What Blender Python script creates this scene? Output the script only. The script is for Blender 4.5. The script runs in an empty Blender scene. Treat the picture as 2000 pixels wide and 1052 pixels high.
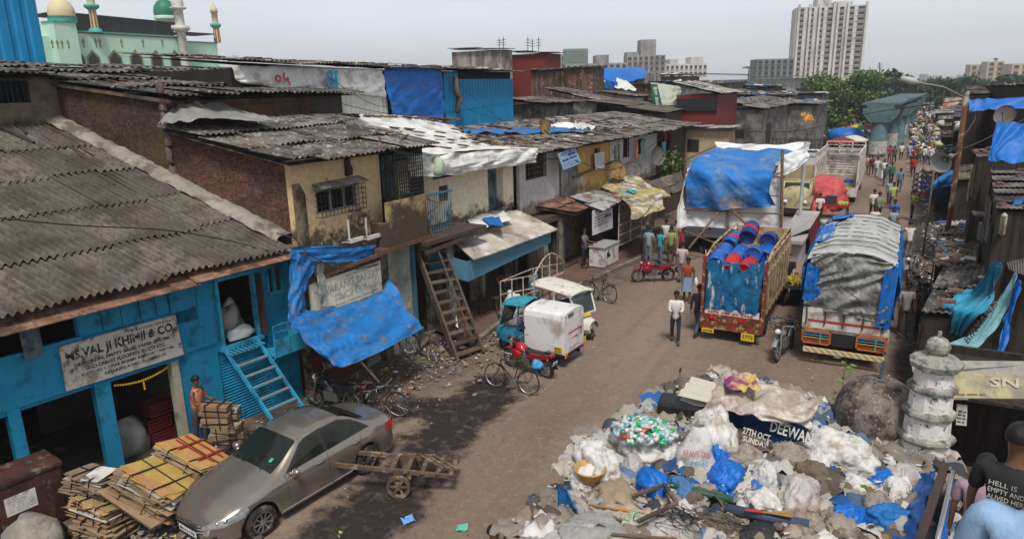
import bpy, math, random
from mathutils import Vector, Matrix, noise
R=math.radians; PI=math.pi
rnd=random.Random(7)
S=bpy.context.scene
COL=S.collection
EYE=Vector((0,0,8.2)); FPX=1360.; PXC,PYC=1000.,526.
PITCH=R(14.7); ROLL=R(1.3); YAW=R(29.3)
_fh=Vector((-math.sin(YAW),math.cos(YAW),0)); _r=Vector((math.cos(YAW),math.sin(YAW),0)); _u=Vector((0,0,1))
_f=_fh*math.cos(PITCH)-_u*math.sin(PITCH); _up=_fh*math.sin(PITCH)+_u*math.cos(PITCH)
XC=_r*math.cos(ROLL)-_up*math.sin(ROLL); YC=_r*math.sin(ROLL)+_up*math.cos(ROLL)
cam=bpy.data.objects.new('camera',bpy.data.cameras.new('camera')); COL.objects.link(cam)
m=Matrix((XC,YC,-_f)).transposed().to_4x4(); m.translation=EYE
cam.matrix_world=m; cam.data.sensor_width=36; cam.data.lens=FPX/2000*36; cam.data.clip_end=6000; cam.data.clip_start=.05
S.camera=cam
SUN_EL=R(60); SUN_AZ=R(150)
W=bpy.data.worlds.new('World'); S.world=W; W.use_nodes=True
nt=W.node_tree; nt.nodes.clear()
sk=nt.nodes.new('ShaderNodeTexSky'); sk.sky_type='NISHITA'; sk.sun_disc=False; sk.sun_elevation=SUN_EL; sk.sun_rotation=SUN_AZ
sk.air_density=1.0; sk.dust_density=.6; sk.ozone_density=1.5
hs=nt.nodes.new('ShaderNodeHueSaturation'); hs.inputs['Saturation'].default_value=.12
gm=nt.nodes.new('ShaderNodeGamma'); gm.inputs[1].default_value=1
ml=nt.nodes.new('ShaderNodeMix'); ml.data_type='RGBA'; ml.blend_type='MULTIPLY'; ml.inputs[0].default_value=1; ml.inputs[7].default_value=(.955,.985,1.045,1)
bg=nt.nodes.new('ShaderNodeBackground'); bg.inputs[1].default_value=.084
wo=nt.nodes.new('ShaderNodeOutputWorld')
tcw=nt.nodes.new('ShaderNodeTexCoord'); nzw=nt.nodes.new('ShaderNodeTexNoise'); nzw.inputs['Scale'].default_value=1.6; nzw.inputs['Detail'].default_value=4
mpw=nt.nodes.new('ShaderNodeMapping'); mpw.inputs['Scale'].default_value=(1,1,3.5)
rgw=nt.nodes.new('ShaderNodeMapRange'); rgw.inputs[1].default_value=.3; rgw.inputs[2].default_value=.7; rgw.inputs[3].default_value=.90; rgw.inputs[4].default_value=1.08
vm=nt.nodes.new('ShaderNodeVectorMath'); vm.operation='SCALE'
nt.links.new(tcw.outputs['Generated'],mpw.inputs[0]); nt.links.new(mpw.outputs[0],nzw.inputs[0]); nt.links.new(nzw.outputs[0],rgw.inputs[0])
nt.links.new(sk.outputs[0],hs.inputs['Color']); nt.links.new(hs.outputs[0],gm.inputs[0]); nt.links.new(gm.outputs[0],ml.inputs[6])
nt.links.new(ml.outputs[2],vm.inputs[0]); nt.links.new(rgw.outputs[0],vm.inputs['Scale'])
nt.links.new(vm.outputs[0],bg.inputs[0]); nt.links.new(bg.outputs[0],wo.inputs[0])
sl=bpy.data.lights.new('sun','SUN'); sl.energy=2.1; sl.angle=R(14); sl.color=(1,.965,.91)
so=bpy.data.objects.new('sun',sl); COL.objects.link(so); so.location=(0,0,40)
sd=Vector((math.sin(SUN_AZ)*math.cos(SUN_EL),math.cos(SUN_AZ)*math.cos(SUN_EL),math.sin(SUN_EL)))
so.rotation_euler=sd.to_track_quat('Z','Y').to_euler()
S.view_settings.view_transform='Standard'; S.view_settings.look='None'; S.view_settings.exposure=.75; S.view_settings.gamma=1
S.render.resolution_x=1024; S.render.resolution_y=538
def ray(x,y):
 return _f+XC*((x-PXC)/FPX)-YC*((y-PYC)/FPX)
def G(x,y,z=0.):
 d=ray(x,y); return EYE+d*((z-EYE.z)/d.z)
def DD(x,y,Y):
 d=ray(x,y); return EYE+d*(Y/d.y)
def DX(x,y,X):
 d=ray(x,y); return EYE+d*(X/d.x)
def fwd(x,y,dist):
 "point at camera depth dist"
 return EYE+ray(x,y)*dist
class Frame:
 "local x along a facade, y into the building, z up"
 def __init__(s,X,Y,az=0,z=0):
  a=R(az); r=Vector((math.sin(a),math.cos(a),0)); inn=Vector((-math.cos(a),math.sin(a),0))
  s.o=Vector((X,Y,z)); s.r=r; s.i=inn; s.n=-inn
  s.M=Matrix((r,inn,_u)).transposed().to_4x4(); s.M.translation=s.o; s.rz=math.atan2(r.y,r.x)
 def px(s,x,y,d=0.):
  k=ray(x,y); o=s.o+s.i*d; t=(o-EYE).dot(s.i)/k.dot(s.i); p=EYE+k*t-s.o
  return (p.dot(s.r),p.z)
 def P(s,u,d,z): return s.M@Vector((u,d,z))
 def pt(s,x,y,d=0.):
  u,z=s.px(x,y,d); return s.P(u,d,z)
def zat(y,X,Y):
 lo,hi=-5.,80.
 for _ in range(40):
  q=(lo+hi)/2; v=Vector((X,Y,q))-EYE
  yy=PYC-FPX*v.dot(YC)/v.dot(_f)
  if yy>y: lo=q
  else: hi=q
 return lo
def accum(o):
 p=Vector((0,0,0))
 while o: p=p+o.location; o=o.parent
 return p
def tag(o,label=None,cat=None,group=None,kind=None):
 if label: o['label']=label
 if cat: o['category']=cat
 if group: o['group']=group
 if kind: o['kind']=kind
 return o
def thing(name,label,cat,loc=(0,0,0),group=None,rz=0):
 o=bpy.data.objects.new(name,None); COL.objects.link(o); o.location=loc; o.rotation_euler=(0,0,rz); o.empty_display_size=.3
 return tag(o,label,cat,group)
class MB:
 def __init__(s,T=None): s.v=[];s.f=[];s.mi=[];s.ti=[];s.fc=[];s.m=0;s.t=0.;s.c=(1,1,1);s.T=T
 def add(s,vs,fs):
  n=len(s.v)
  if s.T is not None: vs=[s.T@Vector(p) for p in vs]
  s.v+=[tuple(p) for p in vs]
  for f in fs: s.f.append([n+i for i in f])
  k=len(fs); s.mi+=[s.m]*k; s.ti+=[s.t]*k; s.fc+=[s.c]*k
  return s
 def box(s,x0,y0,z0,x1,y1,z1):
  vs=[(x,y,z) for z in (z0,z1) for y in (y0,y1) for x in (x0,x1)]
  return s.add(vs,[(0,2,3,1),(4,5,7,6),(0,1,5,4),(2,6,7,3),(0,4,6,2),(1,3,7,5)])
 def cbox(s,c,d,rz=0,rx=0,ry=0,taper=1.):
  M_=Matrix.Translation(c)@Matrix.Rotation(rz,4,'Z')@Matrix.Rotation(ry,4,'Y')@Matrix.Rotation(rx,4,'X')
  vs=[]
  for z in (-1,1):
   k=taper if z>0 else 1
   for y in (-1,1):
    for x in (-1,1): vs.append(M_@Vector((x*d[0]/2*k,y*d[1]/2*k,z*d[2]/2)))
  return s.add(vs,[(0,2,3,1),(4,5,7,6),(0,1,5,4),(2,6,7,3),(0,4,6,2),(1,3,7,5)])
 def bar(s,p,q,w,h=None,up=(0,0,1)):
  "rectangular bar from p to q"
  h=h or w; p=Vector(p);q=Vector(q);d=(q-p).normalized(); u=Vector(up)
  if abs(d.dot(u))>.98: u=Vector((1,0,0))
  a=d.cross(u).normalized(); b=a.cross(d)
  vs=[c+a*(i*w/2)+b*(j*h/2) for c in (p,q) for i,j in ((-1,-1),(1,-1),(1,1),(-1,1))]
  return s.add(vs,[(3,2,1,0),(4,5,6,7),(0,1,5,4),(1,2,6,5),(2,3,7,6),(3,0,4,7)])
 def tube(s,pts,r,n=7,cap=True):
  pts=[Vector(p) for p in pts]; L=len(pts); vs=[];fs=[]
  rr=r if isinstance(r,(list,tuple)) else [r]*L
  pu=None
  for i,p in enumerate(pts):
   d=(pts[min(i+1,L-1)]-pts[max(i-1,0)])
   d=d.normalized() if d.length>1e-9 else Vector((0,0,1))
   if pu is None: pu=Vector((0,0,1)) if abs(d.z)<.9 else Vector((1,0,0))
   a=d.cross(pu)
   if a.length<1e-5: a=d.cross(Vector((0,1,0)))
   a.normalize(); b=d.cross(a); pu=-b if False else pu
   for k in range(n):
    t=2*PI*k/n; vs.append(p+a*(math.cos(t)*rr[i])+b*(math.sin(t)*rr[i]))
  for i in range(L-1):
   for k in range(n):
    a_=i*n+k;b_=i*n+(k+1)%n; fs.append((a_,b_,b_+n,a_+n))
  if cap: fs.append(tuple(range(n))[::-1]); fs.append(tuple((L-1)*n+k for k in range(n)))
  return s.add(vs,fs)
 def lathe(s,prof,c=(0,0,0),n=20,M_=None,a0=0,a1=2*PI):
  "prof: (r,z) list about local z"
  full=abs(a1-a0-2*PI)<1e-6; k=n if full else n+1; vs=[];fs=[]
  for r,z in prof:
   for i in range(k):
    t=a0+(a1-a0)*i/n; p=Vector((r*math.cos(t),r*math.sin(t),z))
    if M_ is not None: p=M_@p
    vs.append(p+Vector(c))
  for j in range(len(prof)-1):
   for i in range(k if full else k-1):
    a_=j*k+i;b_=j*k+(i+1)%k; fs.append((a_,b_,b_+k,a_+k))
  return s.add(vs,fs)
 def grid(s,fn,nu,nv,closed_u=False):
  vs=[fn(i/(nu-1 if not closed_u else nu),j/(nv-1)) for j in range(nv) for i in range(nu)];fs=[]
  for j in range(nv-1):
   for i in range(nu if closed_u else nu-1):
    a_=j*nu+i;b_=j*nu+(i+1)%nu; fs.append((a_,b_,b_+nu,a_+nu))
  return s.add(vs,fs)
 def poly(s,pts,d=None):
  "flat polygon, with thickness vector d if given"
  n=len(pts)
  if d is None: return s.add(pts,[tuple(range(n))])
  d=Vector(d); vs=[Vector(p) for p in pts]+[Vector(p)+d for p in pts]
  fs=[tuple(range(n))[::-1],tuple(range(n,2*n))]+[(i,(i+1)%n,n+(i+1)%n,n+i) for i in range(n)]
  return s.add(vs,fs)
 def ball(s,c,r,n=10,m=7,sq=(1,1,1)):
  c=Vector(c)
  return s.grid(lambda u,v:c+Vector((math.cos(2*PI*u)*math.sin(PI*v)*sq[0],math.sin(2*PI*u)*math.sin(PI*v)*sq[1],-math.cos(PI*v)*sq[2]))*r,n,m,True)
 def lump(s,c,d,rz=0,seed=0,amp=.18,n=14,m=9,fine=.06,flat=-.45,tip=0,ry=0):
  "crumpled bag shape"
  c=Vector(c); Rm=Matrix.Rotation(rz,3,'Z')@Matrix.Rotation(ry,3,'Y'); sv=Vector((seed*3.7,seed*1.3,seed*.7))
  def fn(u,v):
   q=Vector((math.cos(2*PI*u)*math.sin(PI*v),math.sin(2*PI*u)*math.sin(PI*v),-math.cos(PI*v)))
   k=1+amp*noise.noise(q*1.6+sv)*1.6-fine*2.2*abs(noise.noise(q*2.6+sv))-fine*1.5*abs(noise.noise(q*5.2+sv*2))+fine*1.4*(.5-abs(noise.noise(Vector((q.x*7,q.y*7,q.z*3))+sv)))+fine*.6*noise.noise(q*13+sv)
   p=q*k
   if p.z<flat: p.z=flat+(p.z-flat)*.15
   if tip and v>.72:
    t=(v-.72)/.28; p.z+=tip*t; p.x*=1-.25*t; p.y*=1-.25*t
   p=Vector((p.x*d[0]/2,p.y*d[1]/2,(p.z-flat)*d[2]/(1-flat)))
   return c+Rm@p
  return s.grid(fn,n,m,True)
 def wall(s,w,h,holes=(),th=.2,z0=0.,u0=0.,d0=0.,top=None):
  "wall in the local x-z plane with rectangular holes (ua,za,ub,zb)"
  us=sorted({u0,u0+w}|{min(max(q,u0),u0+w) for k in holes for q in (k[0],k[2])})
  zs=sorted({z0,z0+h}|{min(max(q,z0),z0+h) for k in holes for q in (k[1],k[3])})
  def solid(i,j):
   if i<0 or j<0 or i>=len(us)-1 or j>=len(zs)-1: return False
   a=(us[i]+us[i+1])/2;b=(zs[j]+zs[j+1])/2
   return not any(k[0]<a<k[2] and k[1]<b<k[3] for k in holes)
  for i in range(len(us)-1):
   for j in range(len(zs)-1):
    if not solid(i,j): continue
    a,b,c,d=us[i],us[i+1],zs[j],zs[j+1]
    s.add([(a,d0,c),(b,d0,c),(b,d0,d),(a,d0,d)],[(0,1,2,3)])
    s.add([(a,d0+th,c),(b,d0+th,c),(b,d0+th,d),(a,d0+th,d)],[(3,2,1,0)])
    if not solid(i-1,j): s.add([(a,d0,c),(a,d0,d),(a,d0+th,d),(a,d0+th,c)],[(0,1,2,3)])
    if not solid(i+1,j): s.add([(b,d0,c),(b,d0,d),(b,d0+th,d),(b,d0+th,c)],[(3,2,1,0)])
    if not solid(i,j-1): s.add([(a,d0,c),(b,d0,c),(b,d0+th,c),(a,d0+th,c)],[(3,2,1,0)])
    if not solid(i,j+1): s.add([(a,d0,d),(b,d0,d),(b,d0+th,d),(a,d0+th,d)],[(0,1,2,3)])
  return s
 def build(s,name,mat,parent=None,smooth=False,bevel=0,loc=None,mesh_only=False):
  me=bpy.data.meshes.new(name);
  org=accum(parent) if parent else Vector((0,0,0))
  if parent is None and s.v and loc is None and not mesh_only:
   xs=[p[0] for p in s.v];ys=[p[1] for p in s.v];zs=[p[2] for p in s.v]
   loc=((min(xs)+max(xs))/2,(min(ys)+max(ys))/2,min(zs))
  if parent is None and loc is not None: org=Vector(loc)
  me.from_pydata([(p[0]-org.x,p[1]-org.y,p[2]-org.z) for p in s.v],[],s.f)
  for q in (mat if isinstance(mat,(list,tuple)) else [mat]): me.materials.append(q)
  me.polygons.foreach_set('material_index',s.mi)
  if smooth: me.polygons.foreach_set('use_smooth',[True]*len(s.f))
  if any(s.ti):
   a=me.attributes.new('tint','FLOAT','FACE'); a.data.foreach_set('value',s.ti)
  if any(c!=(1,1,1) for c in s.fc):
   a=me.attributes.new('fc','FLOAT_COLOR','FACE'); a.data.foreach_set('color',[q for c in s.fc for q in (c[0],c[1],c[2],1)])
  me.update()
  if mesh_only: return me
  o=bpy.data.objects.new(name,me); COL.objects.link(o)
  if parent: o.parent=parent
  elif loc is not None: o.location=loc
  if bevel:
   b=o.modifiers.new('bevel','BEVEL'); b.width=bevel; b.segments=2; b.limit_method='ANGLE'
  return o
def kids(o): return list(o.children)
def dup(o,loc=None,rz=None,label=None,color=None,parent=None,group=None,scale=None):
 c=o.copy(); COL.objects.link(c); c.parent=parent
 if loc is not None: c.location=loc
 if rz is not None: c.rotation_euler=(o.rotation_euler[0],o.rotation_euler[1],rz)
 if label: c['label']=label
 if group: c['group']=group
 if scale: c.scale=(scale,)*3
 if color is not None and c.type=='MESH': c.color=(*color[:3],1)
 for ch in kids(o):
  if ch.parent==o: dup(ch,parent=c)
 return c
def setcol(o,name,c):
 "object colour on children whose name starts with name"
 for ch in o.children:
  if ch.name.split('.')[0]==name: ch.color=(*c,1)
def join_world(parent): pass
MC={}
def M(name,col=(.5,.5,.5),rough=.85,var=.35,scale=3.,bump=.25,metal=0,dirt=None,streak=0,src=None,spec=.3,bscale=None,alpha=None,trans=0,coat=0,emit=None,warp=None):
 "procedural material: base colour with two noises, optional dirt (colour, amount, scale) and vertical run streaks"
 if name in MC: return MC[name]
 m=bpy.data.materials.new(name); m.use_nodes=True; MC[name]=m
 t=m.node_tree; N=t.nodes; L=t.links; b=N['Principled BSDF']
 tc=N.new('ShaderNodeTexCoord'); vec=tc.outputs['Object']
 def nz(sc,det=6,ro=.6,v=None):
  n=N.new('ShaderNodeTexNoise'); n.inputs['Scale'].default_value=sc; n.inputs['Detail'].default_value=det; n.inputs['Roughness'].default_value=ro
  L.new(v or vec,n.inputs['Vector']); return n.outputs['Fac']
 def mr(x,a,b_,c,d):
  n=N.new('ShaderNodeMapRange'); n.inputs[1].default_value=a;n.inputs[2].default_value=b_;n.inputs[3].default_value=c;n.inputs[4].default_value=d; L.new(x,n.inputs[0]); return n.outputs[0]
 def mixc(f,a,b_,bt='MIX'):
  n=N.new('ShaderNodeMix'); n.data_type='RGBA'; n.blend_type=bt
  if isinstance(f,(int,float)): n.inputs[0].default_value=f
  else: L.new(f,n.inputs[0])
  for i,c in ((6,a),(7,b_)):
   if isinstance(c,tuple): n.inputs[i].default_value=(*c[:3],1)
   else: L.new(c,n.inputs[i])
  return n.outputs[2]
 def sc_(c,f):
  n=N.new('ShaderNodeVectorMath'); n.operation='SCALE'
  if isinstance(c,tuple): n.inputs[0].default_value=c[:3]
  else: L.new(c,n.inputs[0])
  if isinstance(f,(int,float)): n.inputs['Scale'].default_value=f
  else: L.new(f,n.inputs['Scale'])
  return n.outputs[0]
 base=tuple(col)
 if src=='fc':
  a=N.new('ShaderNodeAttribute'); a.attribute_name='fc'; base=a.outputs['Color']
 elif src=='obj':
  a=N.new('ShaderNodeObjectInfo'); base=a.outputs['Color']
 c=base
 if var:
  f=mr(nz(scale),.25,.75,1-var,1+var*.55); c=sc_(c,f)
  f2=mr(nz(scale*7,4),.3,.7,1-var*.45,1+var*.3); c=sc_(c,f2)
 if warp=='tint':
  a=N.new('ShaderNodeAttribute'); a.attribute_name='tint'
  ad=N.new('ShaderNodeMath'); ad.operation='ADD'; ad.inputs[1].default_value=1; L.new(a.outputs['Fac'],ad.inputs[0]); c=sc_(c,ad.outputs[0])
 if dirt:
  for dc,am,dsc in (dirt if isinstance(dirt[0],tuple) and isinstance(dirt[0][0],tuple) else [dirt]):
   f=mr(nz(dsc,8,.65),.62-am*.35,.70-am*.25,0,.9); c=mixc(f,c,tuple(dc))
 if streak:
  mp=N.new('ShaderNodeMapping'); mp.inputs['Scale'].default_value=(5,5,.35); L.new(vec,mp.inputs[0])
  f=mr(nz(1.6,6,.6,mp.outputs[0]),.48,.72,0,streak); c=mixc(f,c,(.05,.04,.03))
 if isinstance(c,tuple): b.inputs['Base Color'].default_value=(*c,1)
 else: L.new(c,b.inputs['Base Color'])
 b.inputs['Roughness'].default_value=rough; b.inputs['Metallic'].default_value=metal; b.inputs['Specular IOR Level'].default_value=spec
 rv=min(.12,var*.5)
 if var and rough>.2: L.new(mr(nz(scale*4,3),.3,.7,max(rough-rv,.05),min(rough+rv,1)),b.inputs['Roughness'])
 if bump:
  bn=N.new('ShaderNodeBump'); bn.inputs['Strength'].default_value=bump; bn.inputs['Distance'].default_value=.03
  L.new(nz(bscale or scale*6,6,.7),bn.inputs['Height']); L.new(bn.outputs[0],b.inputs['Normal'])
 if coat: b.inputs['Coat Weight'].default_value=coat; b.inputs['Coat Roughness'].default_value=.05
 if trans: b.inputs['Transmission Weight'].default_value=trans
 if alpha is not None: b.inputs['Alpha'].default_value=alpha
 if emit: b.inputs['Emission Color'].default_value=(*emit[0],1); b.inputs['Emission Strength'].default_value=emit[1]
 return m
def nodes_of(m): return m.node_tree.nodes,m.node_tree.links,m.node_tree.nodes['Principled BSDF']
def brick_mat(name,c1,c2,mortar,flat=False,dirt=(.05,.04,.03),am=.45,moss=None,ax='x',bw=.23,bh=.075):
 m=bpy.data.materials.new(name); m.use_nodes=True; N,L,b=nodes_of(m); MC[name]=m
 tc=N.new('ShaderNodeTexCoord'); sp=N.new('ShaderNodeSeparateXYZ'); cb=N.new('ShaderNodeCombineXYZ'); L.new(tc.outputs['Object'],sp.inputs[0])
 L.new(sp.outputs['X' if ax=='x' else 'Y'],cb.inputs[0]); L.new(sp.outputs['Z'],cb.inputs[1])
 br=N.new('ShaderNodeTexBrick'); L.new(cb.outputs[0],br.inputs[0]); br.inputs['Color1'].default_value=(*c1,1); br.inputs['Color2'].default_value=(*c2,1); br.inputs['Mortar'].default_value=(*mortar,1)
 br.inputs['Scale'].default_value=1; br.inputs['Brick Width'].default_value=bw; br.inputs['Row Height'].default_value=bh; br.inputs['Mortar Size'].default_value=.009; br.inputs['Mortar Smooth'].default_value=.3
 n=N.new('ShaderNodeTexNoise'); n.inputs['Scale'].default_value=1.1; n.inputs['Detail'].default_value=8; n.inputs['Roughness'].default_value=.7; L.new(tc.outputs['Object'],n.inputs[0])
 mr=N.new('ShaderNodeMapRange'); mr.inputs[1].default_value=.42; mr.inputs[2].default_value=.66; mr.inputs[3].default_value=0; mr.inputs[4].default_value=am+.35; L.new(n.outputs[0],mr.inputs[0])
 mx=N.new('ShaderNodeMix'); mx.data_type='RGBA'; L.new(mr.outputs[0],mx.inputs[0]); L.new(br.outputs[0],mx.inputs[6]); mx.inputs[7].default_value=(*dirt,1)
 n2=N.new('ShaderNodeTexNoise'); n2.inputs['Scale'].default_value=14; n2.inputs['Detail'].default_value=5; L.new(tc.outputs['Object'],n2.inputs[0])
 m2=N.new('ShaderNodeMapRange'); m2.inputs[1].default_value=.3; m2.inputs[2].default_value=.7; m2.inputs[3].default_value=.5; m2.inputs[4].default_value=1.35; L.new(n2.outputs[0],m2.inputs[0])
 sc=N.new('ShaderNodeVectorMath'); sc.operation='SCALE'; L.new(mx.outputs[2],sc.inputs[0]); L.new(m2.outputs[0],sc.inputs['Scale']); out=sc.outputs[0]
 if moss:
  n3=N.new('ShaderNodeTexNoise'); n3.inputs['Scale'].default_value=.8; n3.inputs['Detail'].default_value=9; n3.inputs['Roughness'].default_value=.75
  mp=N.new('ShaderNodeMapping'); mp.inputs['Location'].default_value=(5,3,1); L.new(tc.outputs['Object'],mp.inputs[0]); L.new(mp.outputs[0],n3.inputs[0])
  m3=N.new('ShaderNodeMapRange'); m3.inputs[1].default_value=.5; m3.inputs[2].default_value=.62; m3.inputs[3].default_value=0; m3.inputs[4].default_value=.75; L.new(n3.outputs[0],m3.inputs[0])
  x3=N.new('ShaderNodeMix'); x3.data_type='RGBA'; L.new(m3.outputs[0],x3.inputs[0]); L.new(out,x3.inputs[6]); x3.inputs[7].default_value=(*moss,1); out=x3.outputs[2]
 L.new(out,b.inputs['Base Color']); b.inputs['Roughness'].default_value=.92; b.inputs['Specular IOR Level'].default_value=.15
 bp=N.new('ShaderNodeBump'); bp.inputs['Strength'].default_value=.6; bp.inputs['Distance'].default_value=.02
 ad=N.new('ShaderNodeMath'); ad.operation='MULTIPLY_ADD'; L.new(br.outputs['Fac'],ad.inputs[0]); ad.inputs[1].default_value=-1.2; L.new(n2.outputs[0],ad.inputs[2]); L.new(ad.outputs[0],bp.inputs['Height']); L.new(bp.outputs[0],b.inputs['Normal'])
 return m
def two_tone(name,c1,c2,sc=1.2,lo=.45,hi=.55,rough=.9,bump=.3,c3=None,sc3=6,zr=None,stretch=(1,1,1)):
 "plaster in two tones split by noise; zr=(z0,z1) biases the second tone to the low part of the wall (rising damp)"
 if name in MC: return MC[name]
 m=bpy.data.materials.new(name); m.use_nodes=True; N,L,b=nodes_of(m); MC[name]=m
 tc=N.new('ShaderNodeTexCoord'); mp=N.new('ShaderNodeMapping'); mp.inputs['Scale'].default_value=stretch; L.new(tc.outputs['Object'],mp.inputs[0])
 n=N.new('ShaderNodeTexNoise'); n.inputs['Scale'].default_value=sc; n.inputs['Detail'].default_value=10; n.inputs['Roughness'].default_value=.68; L.new(mp.outputs[0],n.inputs[0])
 f=n.outputs[0]
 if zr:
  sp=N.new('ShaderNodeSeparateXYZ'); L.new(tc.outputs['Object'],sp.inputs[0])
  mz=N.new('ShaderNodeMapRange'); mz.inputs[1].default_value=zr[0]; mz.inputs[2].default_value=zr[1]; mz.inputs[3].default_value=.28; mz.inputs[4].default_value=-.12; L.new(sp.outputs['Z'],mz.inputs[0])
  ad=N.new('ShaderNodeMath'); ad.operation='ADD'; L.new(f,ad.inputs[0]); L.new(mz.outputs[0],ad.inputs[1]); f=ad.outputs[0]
 mr=N.new('ShaderNodeMapRange'); mr.inputs[1].default_value=lo; mr.inputs[2].default_value=hi; L.new(f,mr.inputs[0])
 mx=N.new('ShaderNodeMix'); mx.data_type='RGBA'; L.new(mr.outputs[0],mx.inputs[0]); mx.inputs[6].default_value=(*c1,1); mx.inputs[7].default_value=(*c2,1); out=mx.outputs[2]
 n2=N.new('ShaderNodeTexNoise'); n2.inputs['Scale'].default_value=sc3; n2.inputs['Detail'].default_value=8; n2.inputs['Roughness'].default_value=.7; L.new(tc.outputs['Object'],n2.inputs[0])
 if c3:
  m3=N.new('ShaderNodeMapRange'); m3.inputs[1].default_value=.58; m3.inputs[2].default_value=.66; L.new(n2.outputs[0],m3.inputs[0])
  x3=N.new('ShaderNodeMix'); x3.data_type='RGBA'; L.new(m3.outputs[0],x3.inputs[0]); L.new(out,x3.inputs[6]); x3.inputs[7].default_value=(*c3,1); out=x3.outputs[2]
 m2=N.new('ShaderNodeMapRange'); m2.inputs[1].default_value=.3; m2.inputs[2].default_value=.7; m2.inputs[3].default_value=.78; m2.inputs[4].default_value=1.12; L.new(n2.outputs[0],m2.inputs[0])
 s2=N.new('ShaderNodeVectorMath'); s2.operation='SCALE'; L.new(out,s2.inputs[0]); L.new(m2.outputs[0],s2.inputs['Scale'])
 L.new(s2.outputs[0],b.inputs['Base Color']); b.inputs['Roughness'].default_value=rough; b.inputs['Specular IOR Level'].default_value=.2
 bp=N.new('ShaderNodeBump'); bp.inputs['Strength'].default_value=bump; bp.inputs['Distance'].default_value=.02; L.new(n2.outputs[0],bp.inputs['Height']); L.new(bp.outputs[0],b.inputs['Normal'])
 return m
def text_mesh(name,s,o,right,up,w,h,mat,parent=None,depth=.004,shear=0,bold=0):
 "writing fitted in a box: o lower-left corner, right/up unit vectors"
 cu=bpy.data.curves.new(name,'FONT'); cu.body=s; cu.extrude=0; cu.offset=bold; cu.resolution_u=2; cu.shear=shear; cu.space_line=.95
 t=bpy.data.objects.new('t',cu); COL.objects.link(t)
 dg=bpy.context.evaluated_depsgraph_get(); me=bpy.data.meshes.new_from_object(t.evaluated_get(dg)); bpy.data.objects.remove(t); bpy.data.curves.remove(cu)
 if not me.vertices: return None
 xs=[v.co.x for v in me.vertices]; ys=[v.co.y for v in me.vertices]; x0,x1,y0,y1=min(xs),max(xs),min(ys),max(ys)
 o=Vector(o);right=Vector(right).normalized();up=Vector(up).normalized(); nrm=right.cross(up)
 mb=MB(); mb.add([o+right*((v.co.x-x0)/max(x1-x0,1e-6)*w)+up*((v.co.y-y0)/max(y1-y0,1e-6)*h)+nrm*depth for v in me.vertices],[tuple(p.vertices) for p in me.polygons])
 bpy.data.meshes.remove(me)
 return mb.build(name,mat,parent)
def cr(P,t):
 "catmull-rom through list P at t in 0..1"
 n=len(P)-1; x=min(max(t,0),1)*n; i=min(int(x),n-1); f=x-i
 p0=P[max(i-1,0)];p1=P[i];p2=P[i+1];p3=P[min(i+2,n)]
 return (p1*2+(p2-p0)*f+(p0*2-p1*5+p2*4-p3)*f*f+(p1*3-p0-p2*3+p3)*f**3)*.5
def cloth(mb,rows,nu=40,nv=30,fold=.04,freq=9,ang=0,seed=0,fine=.012,edge=.02,tilt=.0):
 "draped sheet through a grid of control points with folds along one direction"
 rows=[[Vector(p) for p in r] for r in rows]; sv=Vector((seed*5.1,seed*2.3,seed))
 ca,sa=math.cos(ang),math.sin(ang)
 def base(u,v): return cr([cr(r,u) for r in rows],v)
 def fn(u,v):
  uu=u+edge*noise.noise(Vector((v*7,seed,0)))*(1 if u in(0,1) else 0);
  vv=v+edge*noise.noise(Vector((u*9,seed+4,0)))*(1 if v in(0,1) else 0)
  p=base(uu,vv); e=.02
  du=base(min(u+e,1),v)-base(max(u-e,0),v); dv=base(u,min(v+e,1))-base(u,max(v-e,0)); n=du.cross(dv)
  n=n.normalized() if n.length>1e-9 else Vector((0,0,1))
  s=(u*ca+v*sa)*freq; q=noise.noise(Vector((u*2.5,v*2.5,0))+sv)
  h=fold*(math.sin(s*2*PI+q*5)*.5+noise.noise(Vector((s*1.3,(v*ca-u*sa)*1.2,seed)))*1.2)+fine*.9*(1-abs(noise.noise(Vector((u*5.5+v*2,v*3.5,0))+sv))*3.4)+fine*.6*(1-abs(noise.noise(Vector((u*15,v*13,0))+sv))*2.6)
  return p+n*h
 return mb.grid(fn,nu,nv)
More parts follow.
